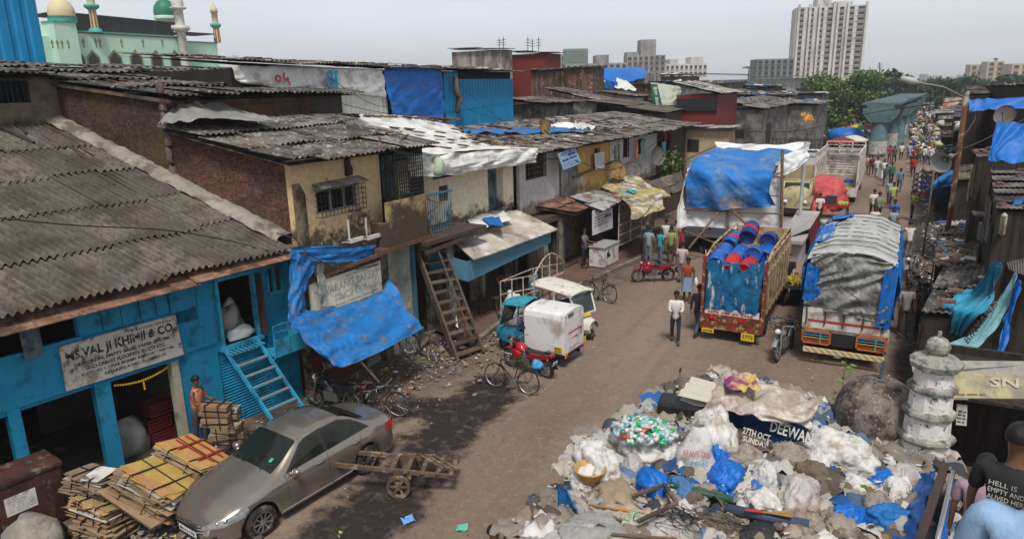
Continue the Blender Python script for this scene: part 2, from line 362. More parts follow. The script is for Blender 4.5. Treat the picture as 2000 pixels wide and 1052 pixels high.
def roof_sheets(mb,A,B,C,D,wave=.16,amp=.028,sheet=1.1,rows=3,lap=.12,jit=.02,seed=0,rag=.05,seg=4,tint=.22,skip=0.,mats=1):
 "corrugated sheets laid between eave A-B and back D-C"
 A,B,C,D=map(Vector,(A,B,C,D)); r=random.Random(seed); W=(B-A).length; H=(D-A).length
 nc=max(1,round(W/sheet)); nrm=(B-A).cross(D-A).normalized()
 if nrm.z<0: nrm=-nrm
 def P(u,v): return (A*(1-u)+B*u)*(1-v)+(D*(1-u)+C*u)*v
 mb.t=-.45; dn=nrm*-(amp+.05); mb.add([P(.01,.05)+dn,P(.99,.05)+dn,P(.996,.99)+dn,P(.004,.99)+dn],[(0,1,2,3)])
 for j in range(rows):
  for i in range(nc):
   if r.random()<skip: continue
   u0=i/nc;u1=(i+1)/nc+.02/ max(W,1)*1.0; v0=j/rows-(lap/H if j else 0)+r.uniform(-1,1)*rag/H; v1=(j+1)/rows
   du=r.uniform(-1,1)*jit; off=j*-.0+r.uniform(0,jit); lift=r.uniform(0,jit)*1.2; tw=r.uniform(-1,1)*jit
   n=max(6,int(W/nc/wave*seg)); mb.t=r.uniform(-tint,tint*.8); mb.m=r.randrange(mats)
   nv=3; Ws=W/nc
   def fn(a,b_):
    x=(u0+(u1-u0)*a); y=v0+(v1-v0)*b_
    h=amp*math.sin(2*PI*(x*W+du)/wave)+off+.012*j*0+lift*(1-b_)*1.5+tw*(a-.5)+(0.035*(1-b_))
    h+=.02*noise.noise(Vector((x*W*.6,y*H*.6,seed)))
    return P(x,y)+nrm*h
   mb.grid(fn,n,nv)
 mb.t=0;mb.m=0
 return mb
# == ground, kerbs, litter
def seg_dist(p,a,b):
 d=b-a; t=max(0,min(1,(p-a).dot(d)/max(d.length_squared,1e-9))); return (p-(a+d*t)).length
wetline=[G(x,y).xy for x,y in ((600,1110),(715,1010),(775,950),(825,885),(875,835),(930,790),(950,760))]
wetline2=[G(x,y).xy for x,y in ((800,800),(870,800),(960,780))]
gut=[Vector((.55,14)),Vector((.7,22)),Vector((1.0,30)),Vector((1.3,42)),Vector((1.7,56))]
def lin(a,b,n): return [a+(b-a)*i/n for i in range(n)]
gx=[-1500,-1000,-500,-200,-90,-45,-28]+lin(-20,6,118)+[6,9,14,25,60,150,500,1500]
gy=[-200,-40,-8,0]+lin(3,40,190)+lin(40,75,100)+lin(75,140,40)+[140,160,200,280,400,650,1000,1500]
def gz(x,y):
 p=Vector((x,y,0)); z=.035*noise.noise(p*.5)+.012*noise.noise(p*2.1)
 if x<-9: z+=.02*abs(noise.noise(p*3))
 return z if (-19<x<6 and 3<y<140) else 0
gv=[(x,y,gz(x,y)) for y in gy for x in gx]; nx=len(gx)
gf=[(j*nx+i,j*nx+i+1,(j+1)*nx+i+1,(j+1)*nx+i) for j in range(len(gy)-1) for i in range(nx-1)]
me=bpy.data.meshes.new('ground'); me.from_pydata(gv,[],gf)
wet=[];lit=[]
for x,y,z in gv:
 p=Vector((x,y)); d=9
 if -14<x<-5 and 4<y<22:
  d=min([seg_dist(p,wetline[i],wetline[i+1])-.95 for i in range(len(wetline)-1)]+[seg_dist(p,wetline2[i],wetline2[i+1])-.8 for i in range(2)])
 w=max(0,min(1,.5-(d+.5*noise.noise(Vector((x,y,0))*.9)+.25*noise.noise(Vector((x,y,3))*3))*1.7))
 if -1<x<6 and 8<y<60:
  d2=min(seg_dist(p,gut[i],gut[i+1]) for i in range(4)); w=max(w,max(0,min(.85,1.2-d2*1.5+.5*noise.noise(Vector((x,y,7))))))
  if x>gut[0].x+.3: w=max(w,.7)
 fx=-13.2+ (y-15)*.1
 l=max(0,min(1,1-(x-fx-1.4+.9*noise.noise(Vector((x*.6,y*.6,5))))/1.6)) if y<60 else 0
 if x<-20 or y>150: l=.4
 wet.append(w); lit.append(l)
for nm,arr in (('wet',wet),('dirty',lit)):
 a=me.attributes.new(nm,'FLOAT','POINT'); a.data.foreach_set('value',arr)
me.polygons.foreach_set('use_smooth',[True]*len(gf))
gm_=bpy.data.materials.new('road_earth'); gm_.use_nodes=True; N,L,b=nodes_of(gm_)
tc=N.new('ShaderNodeTexCoord')
def NZ(sc,det=8,ro=.65,st=None):
 n=N.new('ShaderNodeTexNoise'); n.inputs['Scale'].default_value=sc;n.inputs['Detail'].default_value=det;n.inputs['Roughness'].default_value=ro
 if st: mp=N.new('ShaderNodeMapping'); mp.inputs['Scale'].default_value=st; L.new(tc.outputs['Object'],mp.inputs[0]); L.new(mp.outputs[0],n.inputs[0])
 else: L.new(tc.outputs['Object'],n.inputs[0])
 return n.outputs[0]
def MR(x,a,b_,c=0,d=1):
 n=N.new('ShaderNodeMapRange'); n.inputs[1].default_value=a;n.inputs[2].default_value=b_;n.inputs[3].default_value=c;n.inputs[4].default_value=d;L.new(x,n.inputs[0]); return n.outputs[0]
def MX(f,a,b_):
 n=N.new('ShaderNodeMix'); n.data_type='RGBA'; L.new(f,n.inputs[0])
 for i,c in((6,a),(7,b_)):
  if isinstance(c,tuple): n.inputs[i].default_value=(*c,1)
  else: L.new(c,n.inputs[i])
 return n.outputs[2]
def AT(nm):
 n=N.new('ShaderNodeAttribute'); n.attribute_name=nm; return n.outputs['Fac']
c=MX(MR(NZ(.35,6,.6,(1,.22,1)),.35,.65),(.150,.105,.075),(.225,.163,.120))
c=MX(MR(NZ(2.2,8,.7),.5,.66,0,.55),c,(.13,.095,.072))
c=MX(MR(NZ(5,9,.75),.5,.62,0,.45),c,(.27,.205,.155))
c=MX(MR(NZ(26,4,.7),.58,.68,0,.6),c,(.40,.35,.30))
c=MX(MR(NZ(60,3,.7),.58,.66,0,.7),c,(.07,.055,.045))
tr=NZ(1.1,5,.5,(1,.05,1)); c=MX(MR(tr,.5,.64,0,.5),c,(.15,.11,.083))
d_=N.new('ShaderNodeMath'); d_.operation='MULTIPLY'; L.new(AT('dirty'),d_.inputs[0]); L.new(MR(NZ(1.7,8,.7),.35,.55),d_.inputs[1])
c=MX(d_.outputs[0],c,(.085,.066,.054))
wf=N.new('ShaderNodeMath'); wf.operation='MULTIPLY_ADD'; wf.use_clamp=True; L.new(MR(NZ(2.8,9,.8),.34,.66,-1.15,.1),wf.inputs[0]); wf.inputs[1].default_value=1; wf2=N.new('ShaderNodeMath'); wf2.operation='MULTIPLY'; L.new(AT('wet'),wf2.inputs[0]); wf2.inputs[1].default_value=1.6; L.new(wf2.outputs[0],wf.inputs[2]); wm=N.new('ShaderNodeMath'); wm.operation='MULTIPLY'; wm.use_clamp=True; L.new(wf.outputs[0],wm.inputs[0]); L.new(MR(AT('wet'),0,.3),wm.inputs[1])
c=MX(wm.outputs[0],c,(.026,.021,.019))
L.new(c,b.inputs['Base Color'])
ro=N.new('ShaderNodeMapRange'); L.new(AT('wet'),ro.inputs[0]); ro.inputs[3].default_value=.92; ro.inputs[4].default_value=.5; L.new(ro.outputs[0],b.inputs['Roughness']); b.inputs['Specular IOR Level'].default_value=.25
bp=N.new('ShaderNodeBump'); bp.inputs['Strength'].default_value=.5; bp.inputs['Distance'].default_value=.03; L.new(NZ(9,9,.75),bp.inputs['Height']); L.new(bp.outputs[0],b.inputs['Normal'])
me.materials.append(gm_); me.update()
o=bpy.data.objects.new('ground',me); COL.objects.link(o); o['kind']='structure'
pave=two_tone('pavement_earth',(.155,.085,.06),(.10,.07,.055),1.2,.4,.6,c3=(.22,.17,.14),sc3=9)
q=MB()
edge=[G(x,y,.16) for x,y in ((918,672),(945,650),(1000,610),(1060,585),(1105,562),(1150,548),(1195,525),(1245,503),(1300,470),(1330,450))]
for a,b_ in zip(edge,edge[1:]):
 a2=Vector((-14.4,a.y+1.0,.16)); b2_=Vector((-14.4,b_.y+1.0,.16)); q.add([a,b_,b2_,a2],[(0,1,2,3)])
o=q.build('pavement',pave); o['kind']='structure'
q=MB()
for a,b_ in zip(edge,edge[1:]):
 q.bar(a+Vector((.06,0,-.07)),b_+Vector((.06,0,-.07)),.16,.22)
o=q.build('kerb',two_tone('kerb_stone',(.23,.19,.15),(.10,.08,.065),2,.45,.6)); o['kind']='structure'
def litter(name,n,fn,sz,cols,label,seed=1,h=.03):
 r=random.Random(seed); q=MB()
 for k in range(n):
  x,y=fn(r); s=r.uniform(*sz)*(1 if r.random()<.9 else 2.0);
  kc=r.uniform(.6,1.15); q.c=tuple(c*kc for c in r.choice(cols))
  M_=Matrix.Translation((x,y,gz(x,y)+.004+r.random()*h))@Matrix.Rotation(r.random()*6.3,4,'Z')@Matrix.Rotation(r.gauss(0,.35),4,'X')
  m=[(-.5,-.35),(0,-.5),(.5,-.3),(.45,.4),(-.1,.5),(-.5,.3)]
  vs=[M_@Vector((a*s*r.uniform(.6,1.2),b_*s*r.uniform(.6,1.2),r.uniform(0,.25)*s)) for a,b_ in m]
  q.add(vs+[M_@Vector((0,0,s*r.uniform(0,.4)))],[(0,1,6),(1,2,6),(2,3,6),(3,4,6),(4,5,6),(5,0,6)])
 q.c=(1,1,1)
 return tag(q.build(name,M('scrap',src='fc',rough=.8,var=.2,scale=9,bump=0)),label,'litter',kind='stuff')
pal=[(.5,.48,.44),(.35,.30,.25),(.22,.17,.13),(.12,.09,.07),(.6,.58,.55),(.18,.13,.09),(.30,.22,.15),(.08,.07,.06)]
palc=pal+[(.05,.15,.4),(.4,.05,.05),(.5,.4,.05),(.05,.3,.15)]
def near_left(r):
 y=r.uniform(5,19.5); x=-13.4+(y-15)*.1+abs(r.gauss(0,1.3));
 return x,y
litter('litter',1700,near_left,(.03,.09),palc,'scraps of paper, plastic and dirt along the left shop fronts',2)
def stairs_(r): return -11.6+r.gauss(0,.8),17.4+r.gauss(0,1.4)
litter('rubble',330,stairs_,(.04,.13),pal+[(.30,.24,.18)]*4,'broken brick and rubbish round the foot of the wooden stairs',3,.1)
def cornr(r): return -10.9+r.gauss(0,1.0)-.6,5.6+r.gauss(0,.8)
litter('litter',1500,cornr,(.03,.12),palc,'heap of mixed scraps beside the cardboard bundles at the lower left',4,.12)
def road(r):
 y=4+56*r.random()**1.3; return r.uniform(-11,1.5),y
litter('litter',900,road,(.02,.06),pal,'sparse scraps scattered over the earth road',5,.005)
def rgut(r):
 y=r.uniform(18,60); return .9+(y-20)*.02+abs(r.gauss(0,.45)),y
litter('litter',1100,rgut,(.04,.13),pal+[(.6,.6,.6)]*3,'white scraps lying in the gutter along the right hand shacks',6,.03)
def bananas(r): return -2.9+r.gauss(0,.5),24.6+r.gauss(0,.45)
litter('litter',260,bananas,(.04,.12),palc,'patch of waste paper on the road beside the fruit cart',8,.03)
def scrap(x,y,s,col,lab,seed):
 p=G(x,y,.02); q=MB(); a=rnd.random()*3
 cloth(q,[[p+Vector((math.cos(a+t)*s*.5,math.sin(a+t)*s*.5,.02*i)) for i,t in enumerate((2.3,.8))],[p+Vector((math.cos(a+t)*s*.5,math.sin(a+t)*s*.5,.03)) for t in (3.9,5.5)]],10,10,.03,1.3,.4,seed,.02)
 tag(q.build('plastic_scrap',M('scrap_'+lab.split()[0]+str(seed),col,.6,.2,6,.1),None,True),lab,'litter')
scrap(797,1015,.34,(.15,.32,.62),'pale blue cloth scrap lying on the black mud below the handcart',1)
scrap(903,1030,.30,(.10,.48,.33),'mint green plastic scrap on the road at the bottom edge',2)
scrap(665,1040,.10,(.30,.70,.05),'tiny lime green disc on the ground below the car',3)
scrap(1032,757,.2,(.02,.2,.6),'small pale scrap near the front bicycle wheel',4) if False else None
dark=M('blackish',(.025,.022,.02),.95,.4,2,0)  # near-black: shade painted into window boxes, room backs and wheel wells; plain elsewhere
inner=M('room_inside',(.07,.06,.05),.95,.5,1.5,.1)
asb=M('cement_sheet',(.19,.172,.152),.95,.4,2.5,.45,dirt=(((.045,.038,.033),.45,1.2),((.36,.34,.31),.2,4)),warp='tint',spec=.1)
asb_y=M('cement_sheet_brownish',(.150,.130,.105),.95,.3,3.5,.55,dirt=(((.06,.05,.04),.38,.8),((.08,.07,.055),.35,5)),warp='tint',spec=.1)
asb_d=M('cement_sheet_dark',(.145,.132,.12),.95,.4,2.5,.45,dirt=(((.03,.027,.024),.5,1.1),((.30,.28,.26),.18,5)),warp='tint',spec=.1)
asb_w=M('cement_sheet_pale',(.40,.39,.36),.9,.3,1.6,.2,dirt=((.15,.13,.11),.5,2),warp='tint',spec=.1)
rusty=M('rust_sheet',(.21,.10,.065),.85,.45,2.5,.25,dirt=(((.30,.17,.11),.5,2),((.07,.04,.03),.4,3)),warp='tint')
zinc=M('zinc_sheet',(.33,.33,.32),.6,.35,2,.15,metal=.3,dirt=((.18,.10,.06),.45,1.5),warp='tint')
blue=M('blue_paint',(.010,.225,.40),.7,.18,1.6,.2,dirt=((.006,.10,.17),.28,2.4),streak=.22)
blue_l=M('blue_paint_light',(.03,.33,.50),.7,.3,3,.15,dirt=((.02,.12,.2),.4,2))
bluesheet=M('blue_cladding',(.006,.225,.46),.5,.14,1.2,.06,streak=.18,warp='tint')
greyblue=M('grey_blue_board',(.13,.20,.24),.8,.4,3,.2,dirt=((.04,.045,.05),.5,2),streak=.4)
wood=M('old_wood',(.16,.11,.075),.9,.45,3,.35,dirt=((.05,.035,.025),.5,2),warp='tint')
woodd=M('dark_wood',(.07,.05,.04),.9,.4,3,.3,warp='tint')
concrete=M('concrete',(.26,.235,.20),.95,.35,1.5,.4,dirt=((.08,.07,.055),.45,1.4))
iron=M('dark_iron',(.03,.03,.03),.6,.4,5,.1,metal=.3)
rustiron=M('rusty_iron',(.13,.07,.045),.85,.5,5,.2)
whitepaint=M('white_paint',(.62,.60,.55),.7,.2,3,.1,dirt=((.25,.21,.17),.35,2.5))
blacktarp=M('black_plastic',(.02,.02,.021),.45,.4,4,.35)
bt=M('blue_tarp',(.008,.13,.46),.5,.25,2.0,.25,dirt=((.06,.14,.36),.22,2.2),bscale=25)
btf=M('faded_blue_tarp',(.012,.15,.42),.6,.35,1.5,.25,dirt=(((.07,.10,.17),.30,2.4),((.20,.13,.09),.10,3)))
whitetarp=M('white_tarp',(.66,.66,.63),.7,.15,1.6,.2,dirt=((.38,.35,.30),.35,1.3))
clothw=M('white_cloth',(.74,.74,.74),.85,.08,2,.1)
greytarp=M('grey_plastic',(.30,.29,.27),.55,.3,3,.3)
brickred=brick_mat('brick_red',(.17,.07,.045),(.09,.04,.03),(.10,.085,.07),am=.35)
brickmoss=brick_mat('brick_mossy',(.115,.06,.042),(.062,.038,.03),(.075,.065,.052),am=.45,moss=(.085,.072,.022),dirt=(.03,.025,.02))
def tiles_pile(name,mat): pass
def shell(mb,u0,u1,depth,z0,z1,th=.12,zb=None):
 "side walls, back wall and floor of a building in frame coordinates; zb height at the back"
 zb=zb or z1
 for a,b in ((u0,u0+th),(u1-th,u1)):
  mb.add([(a,.14,z0),(b,.14,z0),(b,depth,z0),(a,depth,z0),(a,.14,z1),(b,.14,z1),(b,depth,zb),(a,depth,zb)],[(0,3,2,1),(4,5,6,7),(0,1,5,4),(1,2,6,5),(2,3,7,6),(3,0,4,7)])
 mb.box(u0+th,depth-th,z0,u1-th,depth,zb-.02)
 mb.box(u0+th,.16,z0-.1,u1-th,depth-th,z0+.01)
 return mb
def bars(mb,u0,z0,u1,z1,d,n,w=.012,hn=1):
 for i in range(n+1):
  u=u0+(u1-u0)*i/n; mb.box(u-w/2,d-w/2,z0,u+w/2,d+w/2,z1)
 for j in range(hn+1):
  z=z0+(z1-z0)*j/hn; mb.box(u0,d-w*.8,z-w/2,u1,d+w*.8,z+w/2)
 return mb
def corr_panel(mb,T,u0,z0,u1,z1,d,wave=.18,amp=.018,seg=4,slant=0):
 "vertical ribbed cladding on a facade frame"
 n=max(8,int((u1-u0)/wave*seg))
 mb.T=T
 def fn(a,b):
  u=u0+(u1-u0)*a; k=(u/wave)%1; h=amp*(1 if k<.62 else -1)
  return (u,d-h,z0+(z1-z0)*b+slant*(a))
 mb.grid(fn,n*2,2); return mb
# == blue shop (nearest, left)
F1=Frame(-14,12.2,7)
b1=thing('corner_shop','two storey blue painted timber shop with a wide corrugated roof and weathered name board','shop building',(-14.6,8,0))
T=F1.M
hol=[]
def H1(x0,y0,x1,y1,d=0):
 a=F1.px(x0,y0,d);b=F1.px(x1,y1,d); return (a[0],b[1],b[0],a[1])
doors=[(-9.5,0.02,-6.22,2.2),(-6.0,.02,-4.62,2.22),(-4.3,.02,-2.92,2.2)]
loft=(-1.57,2.15,-.58,3.8); win=(-.17,3.17,.27,3.8)
upl=[(-9.5,3.38,-7.05,4.05),(-6.45,3.38,-5.75,4.05),(-5.3,3.4,-4.75,4.1)]
w_=MB(T); w_.wall(10.15,4.25,doors+[loft,win,(-9.5,3.36,-4.72,4.12),(-1.75,.02,-.35,2.05)],.14,0,-9.6)
w_.build('wall',blue,b1)
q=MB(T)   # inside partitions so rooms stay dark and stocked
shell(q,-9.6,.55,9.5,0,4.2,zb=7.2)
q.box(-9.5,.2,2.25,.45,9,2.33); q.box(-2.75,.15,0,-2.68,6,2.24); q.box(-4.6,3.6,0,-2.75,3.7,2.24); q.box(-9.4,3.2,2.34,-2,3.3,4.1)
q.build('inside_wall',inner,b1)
q=MB(T); q.box(-9.6,-.06,2.32,-1.75,-.005,3.34)
for u in (-8.1,-6.8,-3.4): q.box(u,-.066,2.34,u+.012,-.058,3.33)
q.box(-9.6,-.085,3.34,-4.7,-.003,3.40); q.build('fascia_beam',blue,b1)
q=MB(T)
for i,(a,b) in enumerate(((-4.7,-4.25),(-4.23,-3.85),(-3.83,-3.45),(-3.43,-3.1),(-3.08,-2.8))): q.cbox(((a+b)/2,-.02-.012*(i%2),3.75),(b-a,.02,.76))
q.cbox((-2.45,-.045,3.58),(.62,.03,1.06),0,0,R(2)); q.cbox((-1.95,-.03,3.68),(.34,.03,.9))
q.build('wall_plank',blue,b1)
for i,(a,b) in enumerate(((-4.62,-4.3),(-6.22,-6.0))):
 q=MB(T); q.box(a,-.05,0,b,.16,2.32); q.build('pillar',blue,b1)
q=MB(T); q.box(-2.93,-.03,0,-2.76,.2,2.2); q.build('door_jamb',M('cream_jamb',(.42,.40,.30),.9,.3,2,.2,dirt=((.15,.12,.08),.4,2)),b1)
for a,b in ((-7.05,-6.45),(-5.72,-5.32)):
 q=MB(T); q.cbox(((a+b)/2,-.10,3.62),((b-a)/2*.98,.03,.72),0,0,0); q.cbox((a+.04,-.14,3.6),((b-a)*.5,.03,.72),R(14)); q.build('window_shutter',greyblue,b1)
q=MB(T)
q.grid(lambda a,b:(-1.75+1.4*a,.05+.018*math.sin(b*2*PI*26),.02+2.03*b),2,26*4+1); q.build('roller_shutter',blue,b1)
q=MB(T); q.box(-.36,-.05,0,-.1,.12,2.15); q.box(.2,-.03,0,.54,.02,2.1); q.build('pillar',blue,b1)
q=MB(T)
for a in (-1.63,-.60): q.box(a,-.06,2.1,a+.08,.1,3.86)
q.box(-1.63,-.06,3.8,-.5,.1,3.88); q.box(-1.7,-.12,2.05,-.5,.1,2.15); q.build('loft_door_frame',blue_l,b1)
q=MB(T); q.cbox((-.53,-.04,3.0),(.05,.5,1.6),R(4)); q.build('loft_door',M('brown_door',(.06,.03,.025),.8,.3,3),b1)
for s_,(u,d,sx) in enumerate(((-1.05,.55,.75),(-.8,.9,.6))):
 q=MB(T); q.lump((u,d,2.25),(sx,.6,.75),seed=3+s_,amp=.25,fine=.12); q.build('sack',greytarp if s_==0 else whitetarp,b1,True)
q=MB(T); q.lump((-1.0,.12,2.2),(.85,.35,.28),seed=9,amp=.3,fine=.15); q.build('sack',whitetarp,b1,True)
wi=MB(T)
for a in (-.19,.0,.24): wi.box(a,-.04,3.13,a+.06,.08,3.84)
wi.box(-.19,-.04,3.1,.3,.08,3.17); wi.box(-.19,-.04,3.8,.3,.08,3.86); wf=wi.build('window',blue_l,b1)
q=MB(T); q.box(-.15,.05,3.16,.26,.06,3.81); q.build('pane',M('dark_glass',(.02,.03,.035),.15,0,1,0,spec=.5),wf)
q=MB(T)
u0,u1,z0,z1=-.62,.3,1.72,2.55
q.box(u0,-.72,z0,u1,-.70,z0+.42)                       # solid panel
q.box(u1-.02,-.7,z0,u1,0,z0+.42)
for a in (u0,(u0+u1)/2,u1): q.box(a-.015,-.72,z0,a+.015,-.69,z0+.78)
q.bar((u0,-.7,z0+.62),(u1,-.7,z0+.55),.02); q.bar((u0,-.7,z0+.78),((u0+u1)/2,-.7,z0+.8),.02); q.bar((u1,-.7,z0+.6),(u1,0,z0+.7),.02)
q.box(u0,-.72,z0-.05,u1,0,z0); q.bar((u0,-.7,z0-.02),(u0+.1,0,z0-.8),.03)
for k in range(9): q.box(-1.65+k*.115,-.42,2.02,-1.65+k*.115+.03,-.06,2.05)
q.build('balcony_rail',blue_l,b1)
q=MB(T); q.t=0
for a,b,dz in ((-9.6,-5.2,0),(-5.3,-2.35,.03),(-2.45,.6,.11)):
 q.t=rnd.uniform(-.2,.3); q.add([(a,-.75,3.99+dz),(b,-.75,4.02+dz),(b,-.05,4.24+dz),(a,-.05,4.22+dz)],[(0,1,2,3)]); q.add([(a,-.75,3.975+dz),(b,-.75,4.005+dz),(b,-.05,4.225+dz),(a,-.05,4.205+dz)],[(3,2,1,0)])
q.build('eave_flashing',rusty,b1)
q=MB(); A=F1.P(-9.6,-.55,4.28);B=F1.P(.25,-.55,4.30);C=Vector((-23.4,12.6,7.42));D=Vector((-24.6,1.5,7.4))
roof_sheets(q,A,B,C,D,wave=.16,amp=.05,rows=5,sheet=1.15,seed=4,seg=6,lap=.2,jit=.018,rag=.1,tint=.28); q.build('roof',asb_y,b1)
q=MB() # loose slats, battens and flats lying near the gable
for k in range(16):
 p=Vector((-23+k*.55+rnd.uniform(-.4,.4),12.2-rnd.uniform(0,1.5),0)); p.z=4.28+(-13.9-p.x)*.328*1.0+.09
 q.t=rnd.uniform(-.4,.4); q.cbox(p,(rnd.uniform(1.2,2.6),rnd.uniform(.10,.2),.02),R(rnd.uniform(-14,4)),0,R(18.3))
tag(q.build('roof_debris',woodd,b1),kind='stuff')
q=MB() # cement coping where the roof meets the gable wall
def cop(u,v):
 p=Vector((-13.75,12.72,4.5)).lerp(Vector((-24.2,12.72,7.75)),u); a=v*PI
 r_=.26+.09*noise.noise(p*1.7); return p+Vector((.04*noise.noise(p*5),-.1-math.cos(a)*r_*1.4*-1*-.9,math.sin(a)*r_*.55+.06*noise.noise(p*4+Vector((v*3,0,0)))))
q.grid(cop,90,9); q.build('coping',M('cement_coping',(.29,.26,.215),.95,.3,2,.5,dirt=((.10,.085,.065),.4,1.4)),b1,True)
sb=MB(T); uL,zT=F1.px(115,672);
sb.add([(-5.17,-.09,2.36),(-2.66,-.09,2.33),(-2.72,-.09,3.32),(-5.15,-.09,3.32),(-5.17,-.14,2.36),(-2.66,-.14,2.33),(-2.72,-.14,3.32),(-5.15,-.14,3.32)],[(4,5,6,7),(3,2,1,0),(0,1,5,4),(1,2,6,5),(2,3,7,6),(3,0,4,7)])
board=sb.build('name_board',M('board_white',(.50,.475,.43),.85,.2,2,.15,dirt=(((.05,.05,.045),.22,3.5),((.22,.17,.12),.3,2))),b1)
blk=M('sign_black',(.03,.032,.03),.8,.5,6,0,dirt=((.45,.43,.40),.26,9))
r1,n1=F1.r,F1.n
def wr(F,s,u,z,w,h,mat,par,d,**k): return text_mesh('lettering',s,F.P(u,d,z),F.r,_u,w,h,mat,par,.003,**k)
wr(F1,'MS.VAL JI KHIMJI & CO.',-5.08,2.90,2.3,.27,blk,board,-.14,bold=.04)
wr(F1,'T. 4075568 / 4090166',-3.75,3.20,.9,.06,blk,board,-.14,bold=.01)
wr(F1,'DEALERS IN, EMPTY BAGS. PAPER. DRUMS.',-4.95,2.79,2.05,.09,blk,board,-.14,bold=.04)
wr(F1,'AND CARPET FLOORING SHEETS ETC.',-4.75,2.67,1.7,.09,blk,board,-.14,bold=.04)
wr(F1,'PLOT NO.1. NEAR MAHIM, RAILWAY PHATAK,',-4.85,2.55,2.0,.085,blk,board,-.14,bold=.04)
wr(F1,'DHARAVI ROAD, MUMBAI-17.',-4.4,2.43,1.35,.085,blk,board,-.14,bold=.04)
q=MB(T); q.lump((-3.75,.8,0),(.9,.7,.95),seed=21,amp=.2,fine=.1); tag(q.build('sack',greytarp,None,True),'grey bulging sack standing inside the shop doorway','sack')
cr_=M('red_crate',(.16,.02,.02),.6,.3,4,.1)
for k,(z,u) in enumerate(((.0,-3.05),(.36,-3.1),(.72,-3.02))):
 q=MB(T)
 for a in (0,1):
  q.box(u-.27,.62+a*.4,z+.02,u+.27,.64+a*.4,z+.33) if False else None
 for j in range(4):
  zz=z+.03+j*.085; q.box(u-.28,.6,zz,u+.28,.625,zz+.055); q.box(u-.28,1.0,zz,u+.28,1.025,zz+.055); q.box(u-.28,.625,zz,u-.26,1,zz+.055); q.box(u+.26,.625,zz,u+.28,1,zz+.055)
 for j in range(6):
  uu=u-.28+j*.107; q.box(uu,.597,z+.02,uu+.025,.628,z+.345)
 q.box(u-.27,.62,z+.01,u+.27,1.0,z+.03)
 tag(q.build('crate',cr_),['red plastic crate, lowest of the stack in the shop doorway','red plastic crate in the middle of the doorway stack','red plastic crate on top of the doorway stack'][k],'crate')
q=MB(T) # marigold garland
yel=M('marigold',(.65,.42,.02),.8,.3,20,.2)
for k in range(22):
 t=k/21; q.ball((-4.2+1.15*t,-.02,2.02+.10*(2*t-1)**2-.02),.028,6,4)
for k in range(5): q.ball((-3.6,-.02,1.99-k*.05),.026,6,4)
tag(q.build('garland',yel),'string of yellow marigolds hung across the blue shop doorway','garland')
lad=thing('ladder','bright blue steel ladder leaning up to the loft door of the blue shop','ladder',tuple(F1.P(-1.0,-1.2,0)))
la=MB(T)
for off,mm in ((0,1),):
 for a in (-1.62,-.72):
  l=MB(T); l.bar((a+.3,-1.75,0),(a-.02,-.13,2.12),.05,.09); l.build('rail',blue_l,lad)
 for k in range(8):
  t=(k+.6)/8.2; l=MB(T); a=-1.32-.32*t; l.cbox((a+.45,-1.75+1.62*t,2.12*t),(.88,.11,.035)); l.build('rung',M('worn_blue_step',(.12,.27,.33),.85,.4,4,.2,dirt=((.18,.13,.1),.5,4)),lad)
# == tall brick building behind (left)
GY=12.8
b0=thing('brick_warehouse','tall blackened brick building with a broad patchwork cement sheet roof','building',(-21,14,0))
q=MB(); q.add([(-18.3,GY+.01,0),(-25.3,GY+.01,0),(-25.3,GY+.01,8.78),(-18.3,GY+.01,8.02)],[(0,1,2,3)]);
q.add([(-18.3,GY+.01,0),(-18.3,GY+.01,8.02),(-18.3,18.4,8.0),(-18.3,18.4,0)],[(0,1,2,3)])
q.build('wall',brickmoss,b0)
q=MB();
for k in range(12):
 if k<12: q.lump((-18.28+.03*rnd.random(),GY-.02,7.9-k*.075*6.3+.3),(.3,.16,.42),seed=k,amp=.3,fine=.1)
for k in range(3): q.lump((-18.22,GY-.08,7.35+k*.2),(.2,.12,.2),seed=k+40,amp=.2)
q.build('broken_wall_edge',M('rubble_edge',(.15,.11,.09),.95,.5,5,.5,dirt=((.5,.48,.45),.15,4)),b0,True)
pw=two_tone('soot_plaster',(.20,.165,.12),(.06,.05,.042),1.1,.42,.62)
q=MB(Matrix.Translation((-23.4,0,0))@Matrix.Rotation(R(90),4,'Z')); q.wall(10.5,1.9,[(8,8.05,12.0,8.7)],.2,6.9,2.4); q.build('plaster_wall',pw,b0)
q=MB(Matrix.Translation((-23.4,0,0))@Matrix.Rotation(R(90),4,'Z')); bars(q,8,8.05,12.0,8.7,.05,26,.03,1); q.build('window_bars',iron,b0)
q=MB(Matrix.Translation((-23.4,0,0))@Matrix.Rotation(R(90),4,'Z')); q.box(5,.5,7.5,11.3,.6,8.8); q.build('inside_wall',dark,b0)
q=MB(); roof_sheets(q,(-22.7,1,8.86),(-22.7,13.2,8.82),(-31.5,13.4,9.55),(-31.5,1,9.62),wave=.2,amp=.035,rows=3,seed=11,jit=.05,tint=.3)
roof_sheets(q,(-22.6,12.9,8.74),(-18.05,12.55,8.15),(-18.2,23,8.13),(-31,24,9.5),wave=.2,amp=.035,rows=1,seed=12) if False else None
q.build('roof',asb_d,b0,True)
q=MB(); roof_sheets(q,(-17.7,12.6,8.06),(-17.7,20.6,8.03),(-31,27.0,9.42),(-31,12.6,9.55),wave=.2,amp=.038,rows=5,sheet=1.2,seed=13,jit=.06,rag=.25,tint=.35); q.build('roof',asb_d,b0,True)
q=MB(); q.bar((-17.8,12.7,8.0),(-25.3,12.7,8.78),.06,.10); q.build('verge_board',wood,b0)
q=MB()
